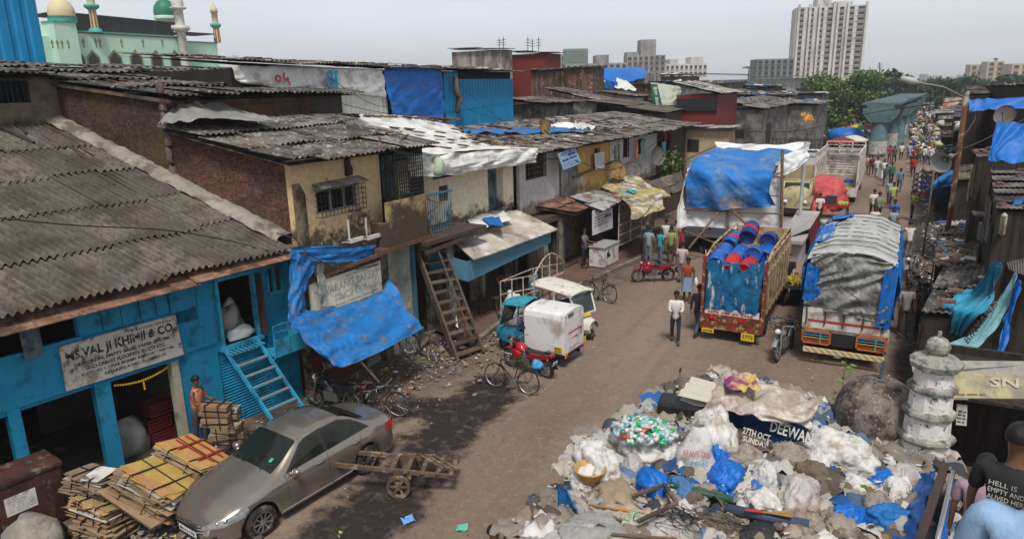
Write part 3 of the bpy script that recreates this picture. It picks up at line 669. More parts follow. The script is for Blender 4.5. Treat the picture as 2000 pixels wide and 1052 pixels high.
for k in range(26):
 x=-18.5-rnd.random()*10; y=13+rnd.random()*10; z=8.1+(-17.7-x)*.108+.06
 q.t=rnd.uniform(-.3,.5); q.cbox((x,y,z),(rnd.uniform(.4,1.6),rnd.uniform(.08,.3),.03),R(rnd.uniform(-30,120)),R(6*rnd.uniform(-1,1)),R(6))
tag(q.build('roof_debris',wood,b0),kind='stuff')
q=MB(Frame(-18.6,13.2,0).M); q.wall(7.2,1.6,[(.9,6.95,3.3,7.75),(4.2,6.95,5.1,7.8)],.15,6.5,0); q.build('inside_wall',M('dark_boards',(.05,.042,.037),.9,.5,2,.2),b0)
q=MB(Frame(-18.55,13.2,0).M)
bars(q,4.2,6.95,5.1,7.8,-.02,7,.03,6); q.build('grille',whitepaint,b0)
gp=F1; q=MB()
cloth(q,[[DX(305,243,-17.9),DX(355,238,-17.0),DX(430,232,-16.6),DX(535,236,-16.2)],[DX(335,215,-18.2),DX(370,213,-17.9),DX(440,220,-17.6),DX(510,228,-17)],[DX(355,200,-18.5),DX(378,197,-18.4),DX(430,200,-18.4),DX(480,222,-18.3)]],50,30,.05,4,.2,seed=3,fine=.02)
tag(q.build('plastic_cover',M('cover_grey',(.25,.24,.22),.5,.3,4,.3),None,True),'translucent grey plastic sheet draped over the broken brick corner','plastic sheet')
# == bakery house B2
F2=Frame(-13.6,GY,0); T=F2.M
b2=thing('bakery_house','two storey ochre plaster house with brick side wall, barred window and jutting balcony box','house',(-15,15,0))
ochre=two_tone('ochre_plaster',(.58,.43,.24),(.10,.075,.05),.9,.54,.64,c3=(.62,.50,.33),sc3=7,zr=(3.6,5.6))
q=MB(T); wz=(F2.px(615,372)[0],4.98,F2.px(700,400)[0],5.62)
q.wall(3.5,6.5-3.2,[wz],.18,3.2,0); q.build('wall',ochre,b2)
q=MB(T); q.wall(5.9,3.2,[(.05,.02,2.25,2.35),(4.2,.02,5.7,2.9)],.2,0,0); q.build('lower_wall',two_tone('damp_plaster',(.23,.22,.18),(.08,.07,.055),1.3),b2)
q=MB(); q.add([(-13.62,GY+.02,0),(-18.3,GY+.02,0),(-18.3,GY+.02,7.25),(-13.62,GY+.02,6.5)],[(0,1,2,3)]); q.box(-18.4,GY+.1,0,-18.25,GY+6,7.2); q.box(-18.3,GY+5.85,0,-13.8,GY+5.95,6.4); q.build('brick_side_wall',brickred,b2)
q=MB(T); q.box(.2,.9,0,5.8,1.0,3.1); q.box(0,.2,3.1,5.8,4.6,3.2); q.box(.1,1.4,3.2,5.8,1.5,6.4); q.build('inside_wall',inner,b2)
q=MB(T); q.box(-.04,-.03,0,.05,.2,3.2) ; q.add([(0,-.01,3.2),(.42,-.05,3.2),(.42,-.02,5.6),(.25,-.02,5.9),(.0,-.01,5.9)],[(0,1,2,3,4)]); q.build('damp_corner',two_tone('damp_corner',(.26,.20,.12),(.05,.04,.03),2,.4,.6),b2)
q=MB(); roof_sheets(q,(-13.0,12.35,6.46),(-13.0,18.9,6.40),(-18.4,18.9,7.45),(-18.4,12.6,7.3),wave=.19,amp=.034,rows=3,seed=5,jit=.05,rag=.2,tint=.35); q.build('roof',asb,b2)
q=MB()
for k in range(34):
 x=-13.4-rnd.random()*4.8; y=12.7+rnd.random()*5.8; z=6.46+(-13-x)*.165+.055
 q.t=rnd.uniform(-.5,.4); q.cbox((x,y,z),(rnd.uniform(.3,1.8),rnd.uniform(.05,.22),.03),R(rnd.gauss(-35,50)),R(5*rnd.uniform(-1,1)),R(9))
tag(q.build('roof_debris',wood,b2),kind='stuff')
u0,z0,u1,z1=wz
wf=MB(T);
for a in (u0,u0+(u1-u0)/3,u0+2*(u1-u0)/3,u1-.05): wf.box(a,.02,z0,a+.05,.08,z1)
wf.box(u0,.02,z0,u1,.08,z0+.05); wf.box(u0,.02,z1-.05,u1,.08,z1); wo_=wf.build('window',M('window_frame_grey',(.35,.34,.31),.8,.3,4),b2)
q=MB(T); bars(q,u0-.05,z0-.06,u1+.08,z1+.03,-.24,12,.013,5)
for a in (u0-.05,u1+.08):
 for j in range(6):
  z=z0-.06+(z1-z0+.09)*j/5; q.box(a-.006,-.24,z-.006,a+.006,0,z+.006)
q.build('window_bars',iron,wo_)
q=MB(T); q.add([(u0-.15,-.34,z1+.10),(u1+.12,-.36,z1+.10),(u1+.1,0,z1+.22),(u0-.1,0,z1+.2),(u0-.15,-.34,z1+.07),(u1+.12,-.36,z1+.07),(u1+.1,0,z1+.19),(u0-.1,0,z1+.17)],[(0,1,2,3),(7,6,5,4),(0,4,5,1),(1,5,6,2)]); q.build('window_ledge',concrete,wo_)
q=MB(T)
q.box(3.0,-.62,3.68,4.9,-.5,5.0); q.box(2.9,-.62,3.66,3.0,0,4.4); q.box(4.8,-.5,3.68,4.9,.3,5.0); q.build('balcony_wall',two_tone('balcony_plaster',(.40,.30,.15),(.075,.055,.04),1.6,.38,.56,zr=(3.5,5.4)),b2)
q=MB(T); q.box(2.6,-.66,3.55,5.0,.2,3.67); q.bar((0,-.12,3.3),(2.9,-.66,3.6),.06,.1); q.build('balcony_floor',rustiron,b2)
q=MB(T); bars(q,3.5,5.0,4.88,6.35,-.56,13,.022,12); bars(q,3.5,5.0,3.52,6.35,-.2,1,.03,4); q.build('balcony_grille',iron,b2)
q=MB(T); q.box(4.2,.5,4.9,4.75,.55,6.2); q.build('inside_shutter',greyblue,b2)
for (x,y) in ((683,472),(717,466)):
 u,z=F2.px(x,y,-.3); q=MB(T); q.box(u-.02,-.32,z,u+.02,-.28,z+.62); q.box(u-.02,-.36,z-.04,u+.55,-.26,z+.06); q.bar((u,-.3,z),(u,0,z-.05),.03); q.build('bracket',whitepaint,b2)
q=MB(T); q.tube([(1.2,-.05,5.95),(1.35,-.12,5.6),(1.1,-.1,5.45),(.75,-.05,5.5)],.01,5); q.lump((2.1,-.05,5.9),(.28,.12,.6),seed=3,amp=.5); q.build('cable',blacktarp,b2)
q=MB(T); q.grid(lambda a,b:(.05+2.2*a,.06+.018*math.sin(b*2*PI*28),.02+2.33*b),2,28*4+1); rs=q.build('roller_shutter',M('red_shutter',(.14,.028,.022),.7,.35,2,.1,dirt=((.05,.03,.025),.45,2)),b2)
ltr=M('faded_white_letters',(.38,.33,.30),.8,.3,5,0,dirt=((.16,.05,.04),.45,6))
text_mesh('lettering','vodafone',F2.P(.45,.03,.62),F2.r,_u,1.5,.34,ltr,rs,.012,bold=.03)
lg=MB(T);
for k in range(16):
 t0=2*PI*k/16*.86+.4; t1=2*PI*(k+1)/16*.86+.4
 lg.add([(1.1+math.cos(t)*r_,.012,1.25+math.sin(t)*r_) for t,r_ in ((t0,.2),(t1,.2),(t1,.31),(t0,.31))],[(0,1,2,3)])
lg.build('emblem',ltr,rs)
q=MB(T); q.box(2.26,-.05,0,2.5,.1,3.1); q.build('pillar',concrete,b2)
q=MB(T); q.box(2.95,-.2,0,3.35,.1,3.5); q.build('pillar',two_tone('dark_pillar',(.13,.12,.10),(.04,.035,.03),2),b2)
ub,zb0=F2.px(585,600,-.22); ue,_z=F2.px(733,575,-.22)
q=MB(T); q.box(.05,-.24,2.3,2.95,-.18,3.25); brd=q.build('name_board',M('bakery_board',(.72,.66,.50),.7,.12,2,.1,dirt=((.3,.25,.18),.3,2)),b2)
bl2=M('board_brown_ink',(.12,.08,.05),.7,.2,5,0)
def outline_text(F,s,u,z,w,h,par,d):
 text_mesh('lettering',s,F.P(u,d,z),F.r,_u,w,h,bl2,par,.003,bold=.012); text_mesh('lettering_fill',s,F.P(u+.012,d,z+.006),F.r,_u,w-.024,h-.012,MC['bakery_board'],par,.006,bold=-.018)
wr(F2,'PROP : FEROZ VAKIL & BROTHERS',1.45,3.12,1.4,.055,bl2,brd,-.24)
outline_text(F2,'NAVARANG BAKERY',.2,2.82,2.68,.24,brd,-.24)
outline_text(F2,'SINCE 1976',.95,2.52,1.35,.24,brd,-.24)
wr(F2,'Bhandari Plot No.1 Mahim East, Mumbai-400017',.5,2.38,2.35,.07,bl2,brd,-.24)
q=MB(T); q.bar((.05,-.26,3.29),(2.98,-.26,3.29),.04,.05); q.build('board_frame',rustiron,brd)
def p2(x,y,d): return F2.pt(x,y,d)
q=MB()
cloth(q,[[p2(568,484,-.3),p2(640,480,-.35),p2(700,480,-.35),p2(735,478,-.3)],[p2(568,505,-.4),p2(640,512,-.4),p2(690,512,-.4),p2(735,507,-.34)]],60,16,.05,5,1.2,1,.03)
cloth(q,[[p2(566,484,-.3),p2(590,500,-.38),p2(622,515,-.36)],[p2(565,560,-.4),p2(588,560,-.5),p2(598,555,-.36)],[p2(563,625,-.6),p2(588,610,-.6),p2(596,600,-.4)]],26,40,.05,3,.8,2,.03)
cloth(q,[[p2(585,598,-.35),p2(625,602,-.38),p2(690,588,-.36),p2(738,572,-.3)],[p2(563,625,-.7),p2(640,630,-.9),p2(700,605,-.9),p2(768,553,-1.2)],[p2(590,660,-1.3),p2(650,668,-1.6),p2(720,650,-1.8),p2(800,610,-1.8)],[p2(640,705,-1.7),p2(675,715,-2.0),p2(755,680,-2.2),p2(828,640,-2.2)]],80,70,.07,3.2,.9,5,.035)
tp=q.build('blue_awning',btf,None,True); tag(tp,'torn blue tarpaulin wrapped round the bakery board and hung out as an awning','tarpaulin')
q=MB(); cloth(q,[[p2(618,515,-.3),p2(632,513,-.3)],[p2(622,560,-.34),p2(636,556,-.34)],[p2(626,600,-.36),p2(640,598,-.36)]],8,30,.03,2,1,7,.03); tag(q.build('tarp_strip',greytarp,None,True),'silver grey torn strip hanging over the bakery board','tarpaulin')
q=MB(); q.tube([p2(540,455,.2),p2(575,465,-.1),p2(600,495,-.4),p2(650,523,-.5),p2(700,525,-.5),p2(740,515,-.3)],.016,6); tag(q.build('cable',blacktarp),'thick black cable sagging across the top of the blue tarpaulin','cable')
q=MB(); q.tube([p2(690,690,-1.9),p2(740,745,-2.4)],.03,7); q.tube([p2(590,636,-.2),p2(560,630,-.9)],.02,6);q.tube([p2(770,600,-.4),p2(826,645,-2.2)],.02,6); tag(q.build('awning_pole',wood),'bare wooden poles propping the blue awning','pole')
q=MB(T); q.box(3.4,-.12,.0,4.55,.0,3.4); gw=q.build('plaster_panel',two_tone('pale_green_panel',(.33,.36,.31),(.20,.21,.17),1.5,.45,.6,c3=(.5,.5,.48)),b2)
q=MB(T)
for k in range(22): q.t=rnd.uniform(-.3,.3); q.cbox((3.6+rnd.random()*.8,-.128-k*.0005,.5+rnd.random()*1.0),(rnd.uniform(.12,.3),.003,rnd.uniform(.1,.25)),0,0,R(rnd.uniform(-10,10)))
q.build('torn_bill',M('torn_paper',(.42,.42,.40),.9,.4,8,0,warp='tint'),gw)
q=MB(T); q.box(4.6,-.2,0,4.72,-.08,3.4); q.build('post',blue_l if False else M('dull_blue',(.07,.16,.22),.8,.3,3,.1),b2)
q=MB(); a=[G(-10,425,6.1),G(150,440,5.7),G(330,450,5.2),G(470,475,4.6),G(565,500,4.25)]; q.tube([cr(a,t/20) for t in range(21)],.014,5); tag(q.build('cable',blacktarp),'thin black cable lying across the big near roof','cable')
q=MB(); cloth(q,[[G(-20,490,5.0),G(40,510,4.8),G(90,548,4.5)],[G(-20,530,4.7),G(30,545,4.6),G(70,570,4.4)],[G(-20,600,4.25),G(20,600,4.3),G(42,585,4.35)]],30,24,.10,4,.6,5,.06); tag(q.build('plastic_sheet',blacktarp,None,True),'crumpled black plastic bundled at the left end of the near eave','plastic sheet')
for k,(pp,lb) in enumerate((([(893,180,7.5),(1100,300,6.2),(1340,260,6.0)],0),) if False else ()): pass
# == cream house with tarped roof (B3)
F3=Frame(-14.2,20,5); T=F3.M
b3=thing('cream_house','cream plaster upper floor with grey roller shutter under a white tarpaulin roof','house',(-15,22,0))
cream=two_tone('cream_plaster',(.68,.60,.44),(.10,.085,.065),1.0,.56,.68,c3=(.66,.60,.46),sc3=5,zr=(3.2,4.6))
sh=(F3.px(952,330)[0],3.5,F3.px(972,330)[0],5.25)
vent=(F3.px(845,345)[0],5.12,F3.px(885,345)[0],5.3); wn=(F3.px(857,365)[0],4.3,F3.px(876,390)[0],4.85)
uR=F3.px(997,350)[0]
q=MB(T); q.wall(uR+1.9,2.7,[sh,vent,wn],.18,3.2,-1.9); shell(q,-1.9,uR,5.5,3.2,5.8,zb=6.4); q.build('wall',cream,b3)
q=MB(T); q.grid(lambda a,b:(sh[0]+(sh[2]-sh[0])*a,.08+.015*math.sin(b*2*PI*22),sh[1]+(sh[3]-sh[1])*b),2,89); q.build('roller_shutter',greyblue,b3)
q=MB(T); q.box(sh[2],-.25,3.5,sh[2]+.7,0,5.4); q.build('pillar',cream,b3)
q=MB(T); q.box(wn[0],.05,wn[1],wn[2],.08,wn[3]); q.build('window_board',wood,b3)
q=MB(T); q.box(sh[0]-.1,-.3,3.42,sh[2]+.1,.1,3.5); q.build('step',concrete,b3)
def p3(x,y,d): return F3.pt(x,y,d)
A=p3(798,305,-.75);B=p3(1048,292,-.75);q=MB()
cloth(q,[[p3(798,305,-.8),p3(880,300,-.85),p3(960,293,-.85),p3(1050,290,-.8)],
         [Vector((-16.4,18.5,6.45)),Vector((-16.2,21.3,6.35)),Vector((-16,24,6.2)),Vector((-15.8,26.8,5.8))],
         [Vector((-18.0,18.2,7.0)),Vector((-18,21.5,6.9)),Vector((-18,24.5,6.75)),Vector((-18,27.8,6.25))],
         [Vector((-19.8,19.8,7.35)),Vector((-19.8,22.5,7.25)),Vector((-19.8,26,7.0)),Vector((-19.8,29,6.6))]],70,60,.04,4,1.0,4,.02)
q.build('tarpaulin_roof',whitetarp,b3,True)
q=MB()
cloth(q,[[p3(798,303,-.8),p3(850,302,-.86),p3(920,297,-.86),p3(985,292,-.86),p3(1050,288,-.8)],
         [p3(797,322,-.95),p3(850,325,-1.05),p3(920,322,-1.0),p3(985,312,-1.0),p3(1050,303,-.9)],
         [p3(800,345,-.85),p3(848,345,-.95),p3(915,338,-.9),p3(985,326,-.95),p3(1047,317,-.85)]],110,24,.075,7,.12,6,.03)
q.build('tarpaulin_edge',whitetarp,b3,True)
q=MB(); q.lump(p3(855,340,-.95),(.5,.45,.55),seed=4,amp=.2,fine=.05) ; q.build('tarpaulin_patch',M('greenish_tarp',(.42,.50,.34),.6,.3,3,.2),b3,True) if True else None
tilem=M('clay_tile',(.26,.13,.085),.9,.4,5,.3,dirt=((.07,.05,.04),.4,4))
def zroof(x,y):
 t=(-13.4-x)/6.4; zl=5.95+1.35*t; zr=5.5+1.0*t+.1; s=(y-18.5)/9; return zl+(zr-zl)*s
proto=None
tp=[(690,237),(770,253),(800,255),(858,270),(882,277),(905,275),(925,265),(948,270),(976,268),(990,262),(1010,275),(820,262),(845,290),(870,292),(905,288),(890,256),(740,258),(960,285),(1000,285),(930,282),(1020,283),(860,262),(905,262),(815,247),(955,257),(1025,280),(780,240),(985,275),(840,245),(880,245)]
gt='clay tiles weighing down the white roof tarpaulin'
for k,(x,y) in enumerate(tp):
 best=None
 for s in range(120):
  X=-13.5-s*.055; p=DX(x,y,X);
  if p.z<zroof(p.x,p.y)+.10: best=p;break
 if best is None: continue
 p=best; p.z=zroof(p.x,p.y)+.16; ang=rnd.uniform(50,110)
 if proto is None:
  q=MB(); q.grid(lambda a,b:(Vector(((a-.5)*.42,(b-.5)*.24,.02*math.sin(b*2*PI)))),3,9); q.grid(lambda a,b:(Vector(((a-.5)*.42,(b-.5)*.24,.02*math.sin(b*2*PI)+.02))),3,9); q.box(-.21,-.12,0,.21,-.1,.035)
  proto=q.build('roof_tile',tilem,loc=(0,0,0)); tag(proto,'flat brown clay tile lying on the white roof tarpaulin','tile',gt); o=proto
 else: o=dup(proto)
 o.location=p; o.rotation_euler=(0,R(10),R(ang))
q=MB() # band of broken tiles and rags along the upper edge
for k in range(150):
 x=-19.4+rnd.uniform(-.5,.5); y=18+rnd.random()*11; z=7.35-(y-19)*.07+.07
 q.t=rnd.uniform(-.4,.5); q.cbox((x,y,z),(rnd.uniform(.15,.4),rnd.uniform(.15,.3),.03),rnd.random()*3,R(rnd.uniform(-20,20)),R(rnd.uniform(-20,20)))
tag(q.build('broken_tiles',M('tile_rubble',(.17,.085,.06),.9,.5,5,.3,warp='tint'),None),'ridge of broken clay tiles below the blue cladding wall','rubble',kind='stuff')
q=MB(T);
q=MB(F3.M); gx0,gx1=F3.px(818,400,-1.0)[0],F3.px(880,400,-1.0)[0]
ga=thing('landing_gate','grey blue steel railing gate at the head of the wooden stairs','gate',tuple(F3.P(gx0,-1,3.6)))
q.box(gx0-.03,-1.05,3.55,gx0+.05,-.97,4.95); q.build('post',M('dull_blue'),ga)
q=MB(F3.M); bars(q,gx0+.08,3.6,gx1,4.85,-1.0,13,.018,1); q.box(gx0,-1.03,4.82,gx1+.1,-.97,4.88); q.build('rail',M('dull_blue'),ga)
q=MB(F3.M); q.box(-2.6,-1.7,3.42,.6,0,3.55); q.bar((-2.6,-1.65,3.2),(.6,-1.65,3.4),.1,.12); tag(q.build('stair_landing',woodd),'dark timber landing between the balcony and the cream wall','landing')
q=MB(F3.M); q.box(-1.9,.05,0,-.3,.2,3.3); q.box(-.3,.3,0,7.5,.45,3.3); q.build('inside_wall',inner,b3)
st=thing('wooden_stairs','steep worn timber stairs leading up to the landing','stairs',(-12,17.5,0))
top=[G(806,468,3.45),G(858,462,3.45)]; bot=[G(893,706,0),G(942,688,0)]
for a,b in zip(top,bot):
 q=MB(); q.bar(b,a,.07,.24); q.build('stringer',M('stair_wood',(.10,.075,.055),.9,.45,3,.3,warp='tint'),st)
for k in range(12):
 t=(k+.55)/12; a=bot[0].lerp(top[0],t); b=bot[1].lerp(top[1],t); q=MB(); q.t=rnd.uniform(-.3,.3); q.bar(a,b,.26,.04); q.build('tread',MC['stair_wood'],st)
q=MB(); q.tube([bot[0].lerp(bot[1],.5)+Vector((0,0,.9)),top[0].lerp(top[1],.5)+Vector((0,0,.75)),top[1]+Vector((0,0,1.0))],.02,6)
for t in (.1,.5,.9): q.tube([bot[0].lerp(bot[1],.5).lerp(top[0].lerp(top[1],.5),t),bot[0].lerp(bot[1],.5).lerp(top[0].lerp(top[1],.5),t)+Vector((0,0,.85))],.015,6)
q.build('handrail',rustiron,st)
sp=thing('tailor_shop','open fronted ground floor shop with blue fascia under a weathered plywood canopy','shop',(-14,22,0))
ca=[G(925,507,2.7),G(1090,447,2.7),G(1012,410,3.35),G(905,418,3.45),G(878,468,3.1)]
def canopy(q,zoff=0):
 def fn(a,b):
  f=ca[0].lerp(ca[1],a); k=ca[4].lerp(ca[3],.0).lerp(ca[1].lerp(ca[2],1),0)
  bk=ca[3].lerp(ca[2],a) ; p=f.lerp(bk,b);
  if b<.5: p=f.lerp(ca[4].lerp(ca[1].lerp(ca[2],.5),a),b*2) if False else p
  p.z+=.03*noise.noise(p*1.3)-.05*math.sin(a*PI*3)*.2+zoff; return p
 q.grid(fn,40,16)
q=MB(); canopy(q); canopy(q,-.03)
q.build('canopy',M('canopy_ply',(.42,.37,.30),.85,.2,1.2,.1,dirt=(((.20,.16,.12),.35,.9),((.55,.52,.48),.35,1.5))),sp,True)
q=MB(); q.poly([G(885,470,3.12),G(925,507,2.72),G(905,420,3.47)],(0,0,-.03)); q.build('canopy_flap',MC['canopy_ply'],sp)
q=MB(); cloth(q,[[G(905,418,3.5),G(960,414,3.48),G(985,412,3.46)],[G(930,455,3.2),G(960,440,3.3),G(1000,428,3.3)]],20,12,.03,2,.5,4); q.build('canopy_sheet',whitetarp,sp,True)
q=MB(); cloth(q,[[G(940,425,3.45),G(975,423,3.45)],[G(955,437,3.4),G(985,442,3.4)]],8,8,.03,2); q.build('blue_scrap',bt,sp,True)
fb=M('fascia_blue',(.075,.20,.28),.75,.2,2,.1)
q=MB(); a,b=ca[0],ca[1]; o_=Vector((-.18,0,0)); q.add([a+o_+Vector((0,-.1,-.05)),b+o_+Vector((0,-.3,-.08)),b+o_+Vector((0,-.3,-.5)),a+o_+Vector((0,-.1,-.75))],[(0,1,2,3)]); q.poly([a+o_+Vector((-.03,-.1,-.05)),b+o_+Vector((-.03,-.3,-.08)),b+o_+Vector((-.03,-.3,-.5)),a+o_+Vector((-.03,-.1,-.75))]);
q.poly([a+o_+Vector((0,-.1,-.05)),a+o_+Vector((-1.6,-.3,.25)),a+o_+Vector((-1.6,-.3,-.45)),a+o_+Vector((0,-.1,-.75))]); q.build('fascia',fb,sp)
FS=Frame(-14.3,19.2,5)
def fs(x,y,d=0): return FS.px(x,y,d)
q=MB(FS.M); q.wall(8,3.1,[(.9,.02,2.6,2.3),(3.3,.02,4.9,2.2),(5.3,.02,7.8,2.4)],.12,0,-.4); q.box(-.4,2.6,0,7.8,2.7,3.1); q.box(2.9,.2,0,3.0,2.6,3); q.box(-.4,.15,3.02,7.8,2.7,3.08); q.build('wall',two_tone('shop_inner_wall',(.20,.19,.15),(.09,.08,.065),1.4),sp)
q=MB(FS.M); q.cbox((.35,-.6,.62),(1.1,.03,1.25),R(-70),0,0); q.build('plywood_sheet',M('plywood',(.30,.20,.11),.85,.3,2,.15,streak=.5),sp)
q=MB(FS.M); q.box(3.2,-.12,0,3.4,0,2.4); q.build('pillar',M('cream_jamb'),sp)
q=MB(); cloth(q,[[G(868,478,2.9),G(885,478,2.9)],[G(872,520,2.3),G(888,525,2.3)],[G(878,600,1.0),G(893,640,.9)]],10,30,.05,2,0,3); tag(q.build('hung_cloth',clothw,None,True),'dirty white cloth hanging beside the wooden stairs','cloth')
cg=thing('tube_cage','rusty white tubular steel cage frame with an arched end','frame',(-11.8,20.5,0))
wr_=M('chipped_white_tube',(.48,.44,.38),.8,.35,9,.15,dirt=((.2,.09,.05),.45,9))
P0=G(980,655,.05);P1=G(1045,640,.05);P2=G(1102,610,.05)
def up_(p,z): return Vector((p.x,p.y,z))
q=MB(); hts=1.95
for t in (0,.33,.66,1):
 p=P0.lerp(P1,t); q.tube([up_(p,.1),up_(p,hts)],.025,6)
for z in (.1,.6,1.1,1.5,hts): q.tube([up_(P0,z),up_(P1,z)],.022,6)
q.build('side_frame',wr_,cg)
q=MB()
for t in (.0,.25,.5,.75,1):
 p=P1.lerp(P2,t); zz=hts+.55*math.sin(PI*min(max(t,.0),1))
 q.tube([up_(p,.1),up_(p,zz)],.022,6)
for z in (.1,.6,1.1,1.6): q.tube([up_(P1,z),up_(P2,z)],.022,6)
q.tube([up_(P1.lerp(P2,k/10),hts+.55*math.sin(PI*k/10)) for k in range(11)],.025,6)
q.build('arched_end',wr_,cg)
q=MB()
P3=P0+(P2-P1)
for t in (0,.5,1): p=P3.lerp(P2,t); q.tube([up_(p,.1),up_(p,hts)],.022,6)
for z in (.6,1.1,hts): q.tube([up_(P3,z),up_(P2,z)],.02,6); q.tube([up_(P0,z),up_(P3,z)],.02,6)
q.build('back_frame',wr_,cg)
rb=thing('ragged_bundle','bundle of rags and bottles hanging inside the tube cage','bundle',tuple(G(1010,650,.0)))
q=MB(); q.lump(tuple(G(1010,650,.0)+Vector((-.5,.6,0))),(.7,.7,1.3),seed=5,amp=.3,fine=.15); q.build('rags',whitetarp,rb,True)
q=MB(); q.lump(tuple(G(1060,620,.0)+Vector((-.6,.5,0))),(.4,.4,1.6),seed=8,amp=.3,fine=.15); q.build('rags',greyblue,rb,True)
def stool(x,y,lab,h=.5):
 p=G(x,y,.12); t=thing('stool',lab,'stool',tuple(p),'wooden stools outside the open shop')
 q=MB(); q.cbox(p+Vector((0,0,h)),(.32,.32,.04)); q.build('seat',woodd,t)
 for a,b in ((-1,-1),(1,-1),(1,1),(-1,1)): q=MB(); q.bar(p+Vector((a*.16,b*.16,0)),p+Vector((a*.12,b*.12,h)),.035); q.build('leg',woodd,t)
 return t
stool(938,618,'small square wooden stool nearest the plywood sheet')
stool(968,612,'taller wooden stool beneath the folding chair',.62)
p=G(985,585,.15); ch=thing('folding_chair','folding wooden chair with a dark red backrest in the open shop','chair',tuple(p))
q=MB(); q.cbox(p+Vector((0,0,.48)),(.42,.42,.03)); q.build('seat',woodd,ch)
q=MB(); q.cbox(p+Vector((-.2,0,.85)),(.03,.42,.16)); q.build('backrest',M('red_crate'),ch)
for s in(-1,1):
 q=MB(); q.bar(p+Vector((.2,s*.2,0)),p+Vector((-.22,s*.2,.95)),.03); q.bar(p+Vector((-.2,s*.2,0)),p+Vector((.18,s*.2,.5)),.03); q.build('leg',wr_,ch)
p=FS.P(2.0,.8,.12); tb=thing('work_table','pale work table with a sewing machine inside the open shop','table',tuple(p))
q=MB(); q.cbox(p+Vector((0,0,.75)),(.6,1.3,.04)); q.build('table_top',greytarp,tb)
for a in (-.5,.5): q=MB(); q.bar(p+Vector((0,a,0)),p+Vector((0,a,.75)),.05); q.build('leg',iron,tb)
q=MB(); q.lump(tuple(p+Vector((0,0,.77))),(.25,.5,.3),seed=2,amp=.3); tag(q.build('sewing_machine',iron,None,True),'dark sewing machine standing on the pale work table','sewing machine')
# == long shed behind with banner, blue tarp and cladding
FC=Frame(-20,30,0); T=FC.M
c1=thing('banner_shed','long upper storey shed wrapped in a white banner, blue tarpaulin and blue ribbed cladding','shed',(-21,26,0))
def pc(x,y,d=0): return FC.pt(x,y,d)
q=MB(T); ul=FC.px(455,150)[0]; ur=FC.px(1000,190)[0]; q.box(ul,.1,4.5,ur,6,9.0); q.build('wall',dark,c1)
q=MB(); roof_sheets(q,Vector((-19.4,30+ul,9.13)),Vector((-19.4,30+ur+.3,8.95)),Vector((-26.5,30+ur+.3,9.25)),Vector((-26.5,30+ul,9.75)),wave=.2,amp=.03,rows=2,seed=3,jit=.05,tint=.3); q.build('roof',asb,c1,True)
q=MB()
for k in range(90):
 y=30+ul+rnd.random()*(ur-ul); x=-19.6-rnd.random()*3; q.t=rnd.uniform(-.4,.6); q.m=rnd.choice((0,0,1,2)); q.cbox((x,y,9.2-(y-20)*.01+(-19.4-x)*.06+.06),(rnd.uniform(.2,.8),rnd.uniform(.15,.5),rnd.uniform(.03,.1)),rnd.random()*3,R(rnd.uniform(-9,9)),0)
q.m=0; q.build('roof_debris',[MC['tile_rubble'],wood,whitepaint],c1)
u0=ul;u1=FC.px(753,150)[0];u2=FC.px(866,150)[0];u3=FC.px(884,150)[0]
bm=M('banner_white',(.72,.72,.70),.75,.15,1.2,.15,dirt=((.38,.35,.31),.35,1.5))
q=MB(); cloth(q,[[pc(453,128,-.15),pc(520,129,-.15),pc(600,130,-.15),pc(680,133,-.15),pc(748,135,-.15)],[pc(460,155,-.3),pc(520,160,-.25),pc(600,165,-.22),pc(680,170,-.3),pc(752,165,-.3)],[pc(470,162,-.15),pc(540,172,-.2),pc(600,180,-.2),pc(690,183,-.15),pc(755,190,-.2)]],110,26,.04,6,.3,9,.02)
bn=q.build('banner',bm,c1,True)
rd=M('banner_red',(.42,.07,.07),.7,.3,4,0); cy=M('banner_cyan',(.03,.35,.48),.7,.3,4,0)
def hindi(s,x0,y0,x1,y1,mat,par):
 a=FC.px(x0,y1,-.38);b=FC.px(x1,y0,-.38); text_mesh('lettering',s,FC.P(a[0],-.38,a[1]),FC.r,_u,b[0]-a[0],b[1]-a[1],mat,par,.01,bold=.03)
hindi('०५',538,142,566,168,rd,bn); hindi('अ',638,137,660,176,cy,bn)
q=MB(); a=FC.px(597,190,0); corr_panel(q,T,a[0],7.0,u1,8.2,-.02,wave=.3,amp=.012,seg=3); q.build('white_cladding',M('white_cladding',(.60,.60,.56),.7,.12,1,.1,streak=.35),c1)
q=MB(); cloth(q,[[pc(748,133,-.2),pc(805,132,-.2),pc(864,134,-.2)],[pc(756,175,-.3),pc(808,180,-.32),pc(868,180,-.25)],[pc(766,222,-.25),pc(810,230,-.25),pc(868,238,-.25)]],60,40,.07,2.6,.25,3,.03); q.build('tarpaulin',bt,c1,True)
q=MB(); corr_panel(q,T,u2-.1,5.9,u3+.35,9.0,-.06,wave=.3,amp=.02); corr_panel(q,T,u3+.3,5.8,ur,8.62,-.04,wave=.3,amp=.022); q.build('blue_cladding',bluesheet,c1)
q=MB(T); q.box(ur-.04,-.04,5.8,ur,5.8,8.62); q.build('side_cladding',bluesheet,c1)
q=MB(); q.tube([pc(889,150,-.3),pc(893,185,-.35),pc(898,190,-.35),pc(893,220,-.35)],[.13,.12,.16,.12],6); tag(q.build('hanging_rag',M('brown_rag',(.16,.12,.09),.95,.4,5,.4),None,True),'brown rag hanging on the blue cladding wall','rag')
q=MB()
for pts in ([(640,150),(760,210),(880,150)],[(866,140),(910,210),(1000,240)],[(895,165),(960,220),(1010,255)],[(600,185),(800,225),(1000,200)]):
 a=[pc(x,y,-.5) for x,y in pts]; q.tube([cr(a,t/12) for t in range(13)],.012,4)
tag(q.build('cable',blacktarp),'thin black cables slung across the blue cladding','cable')
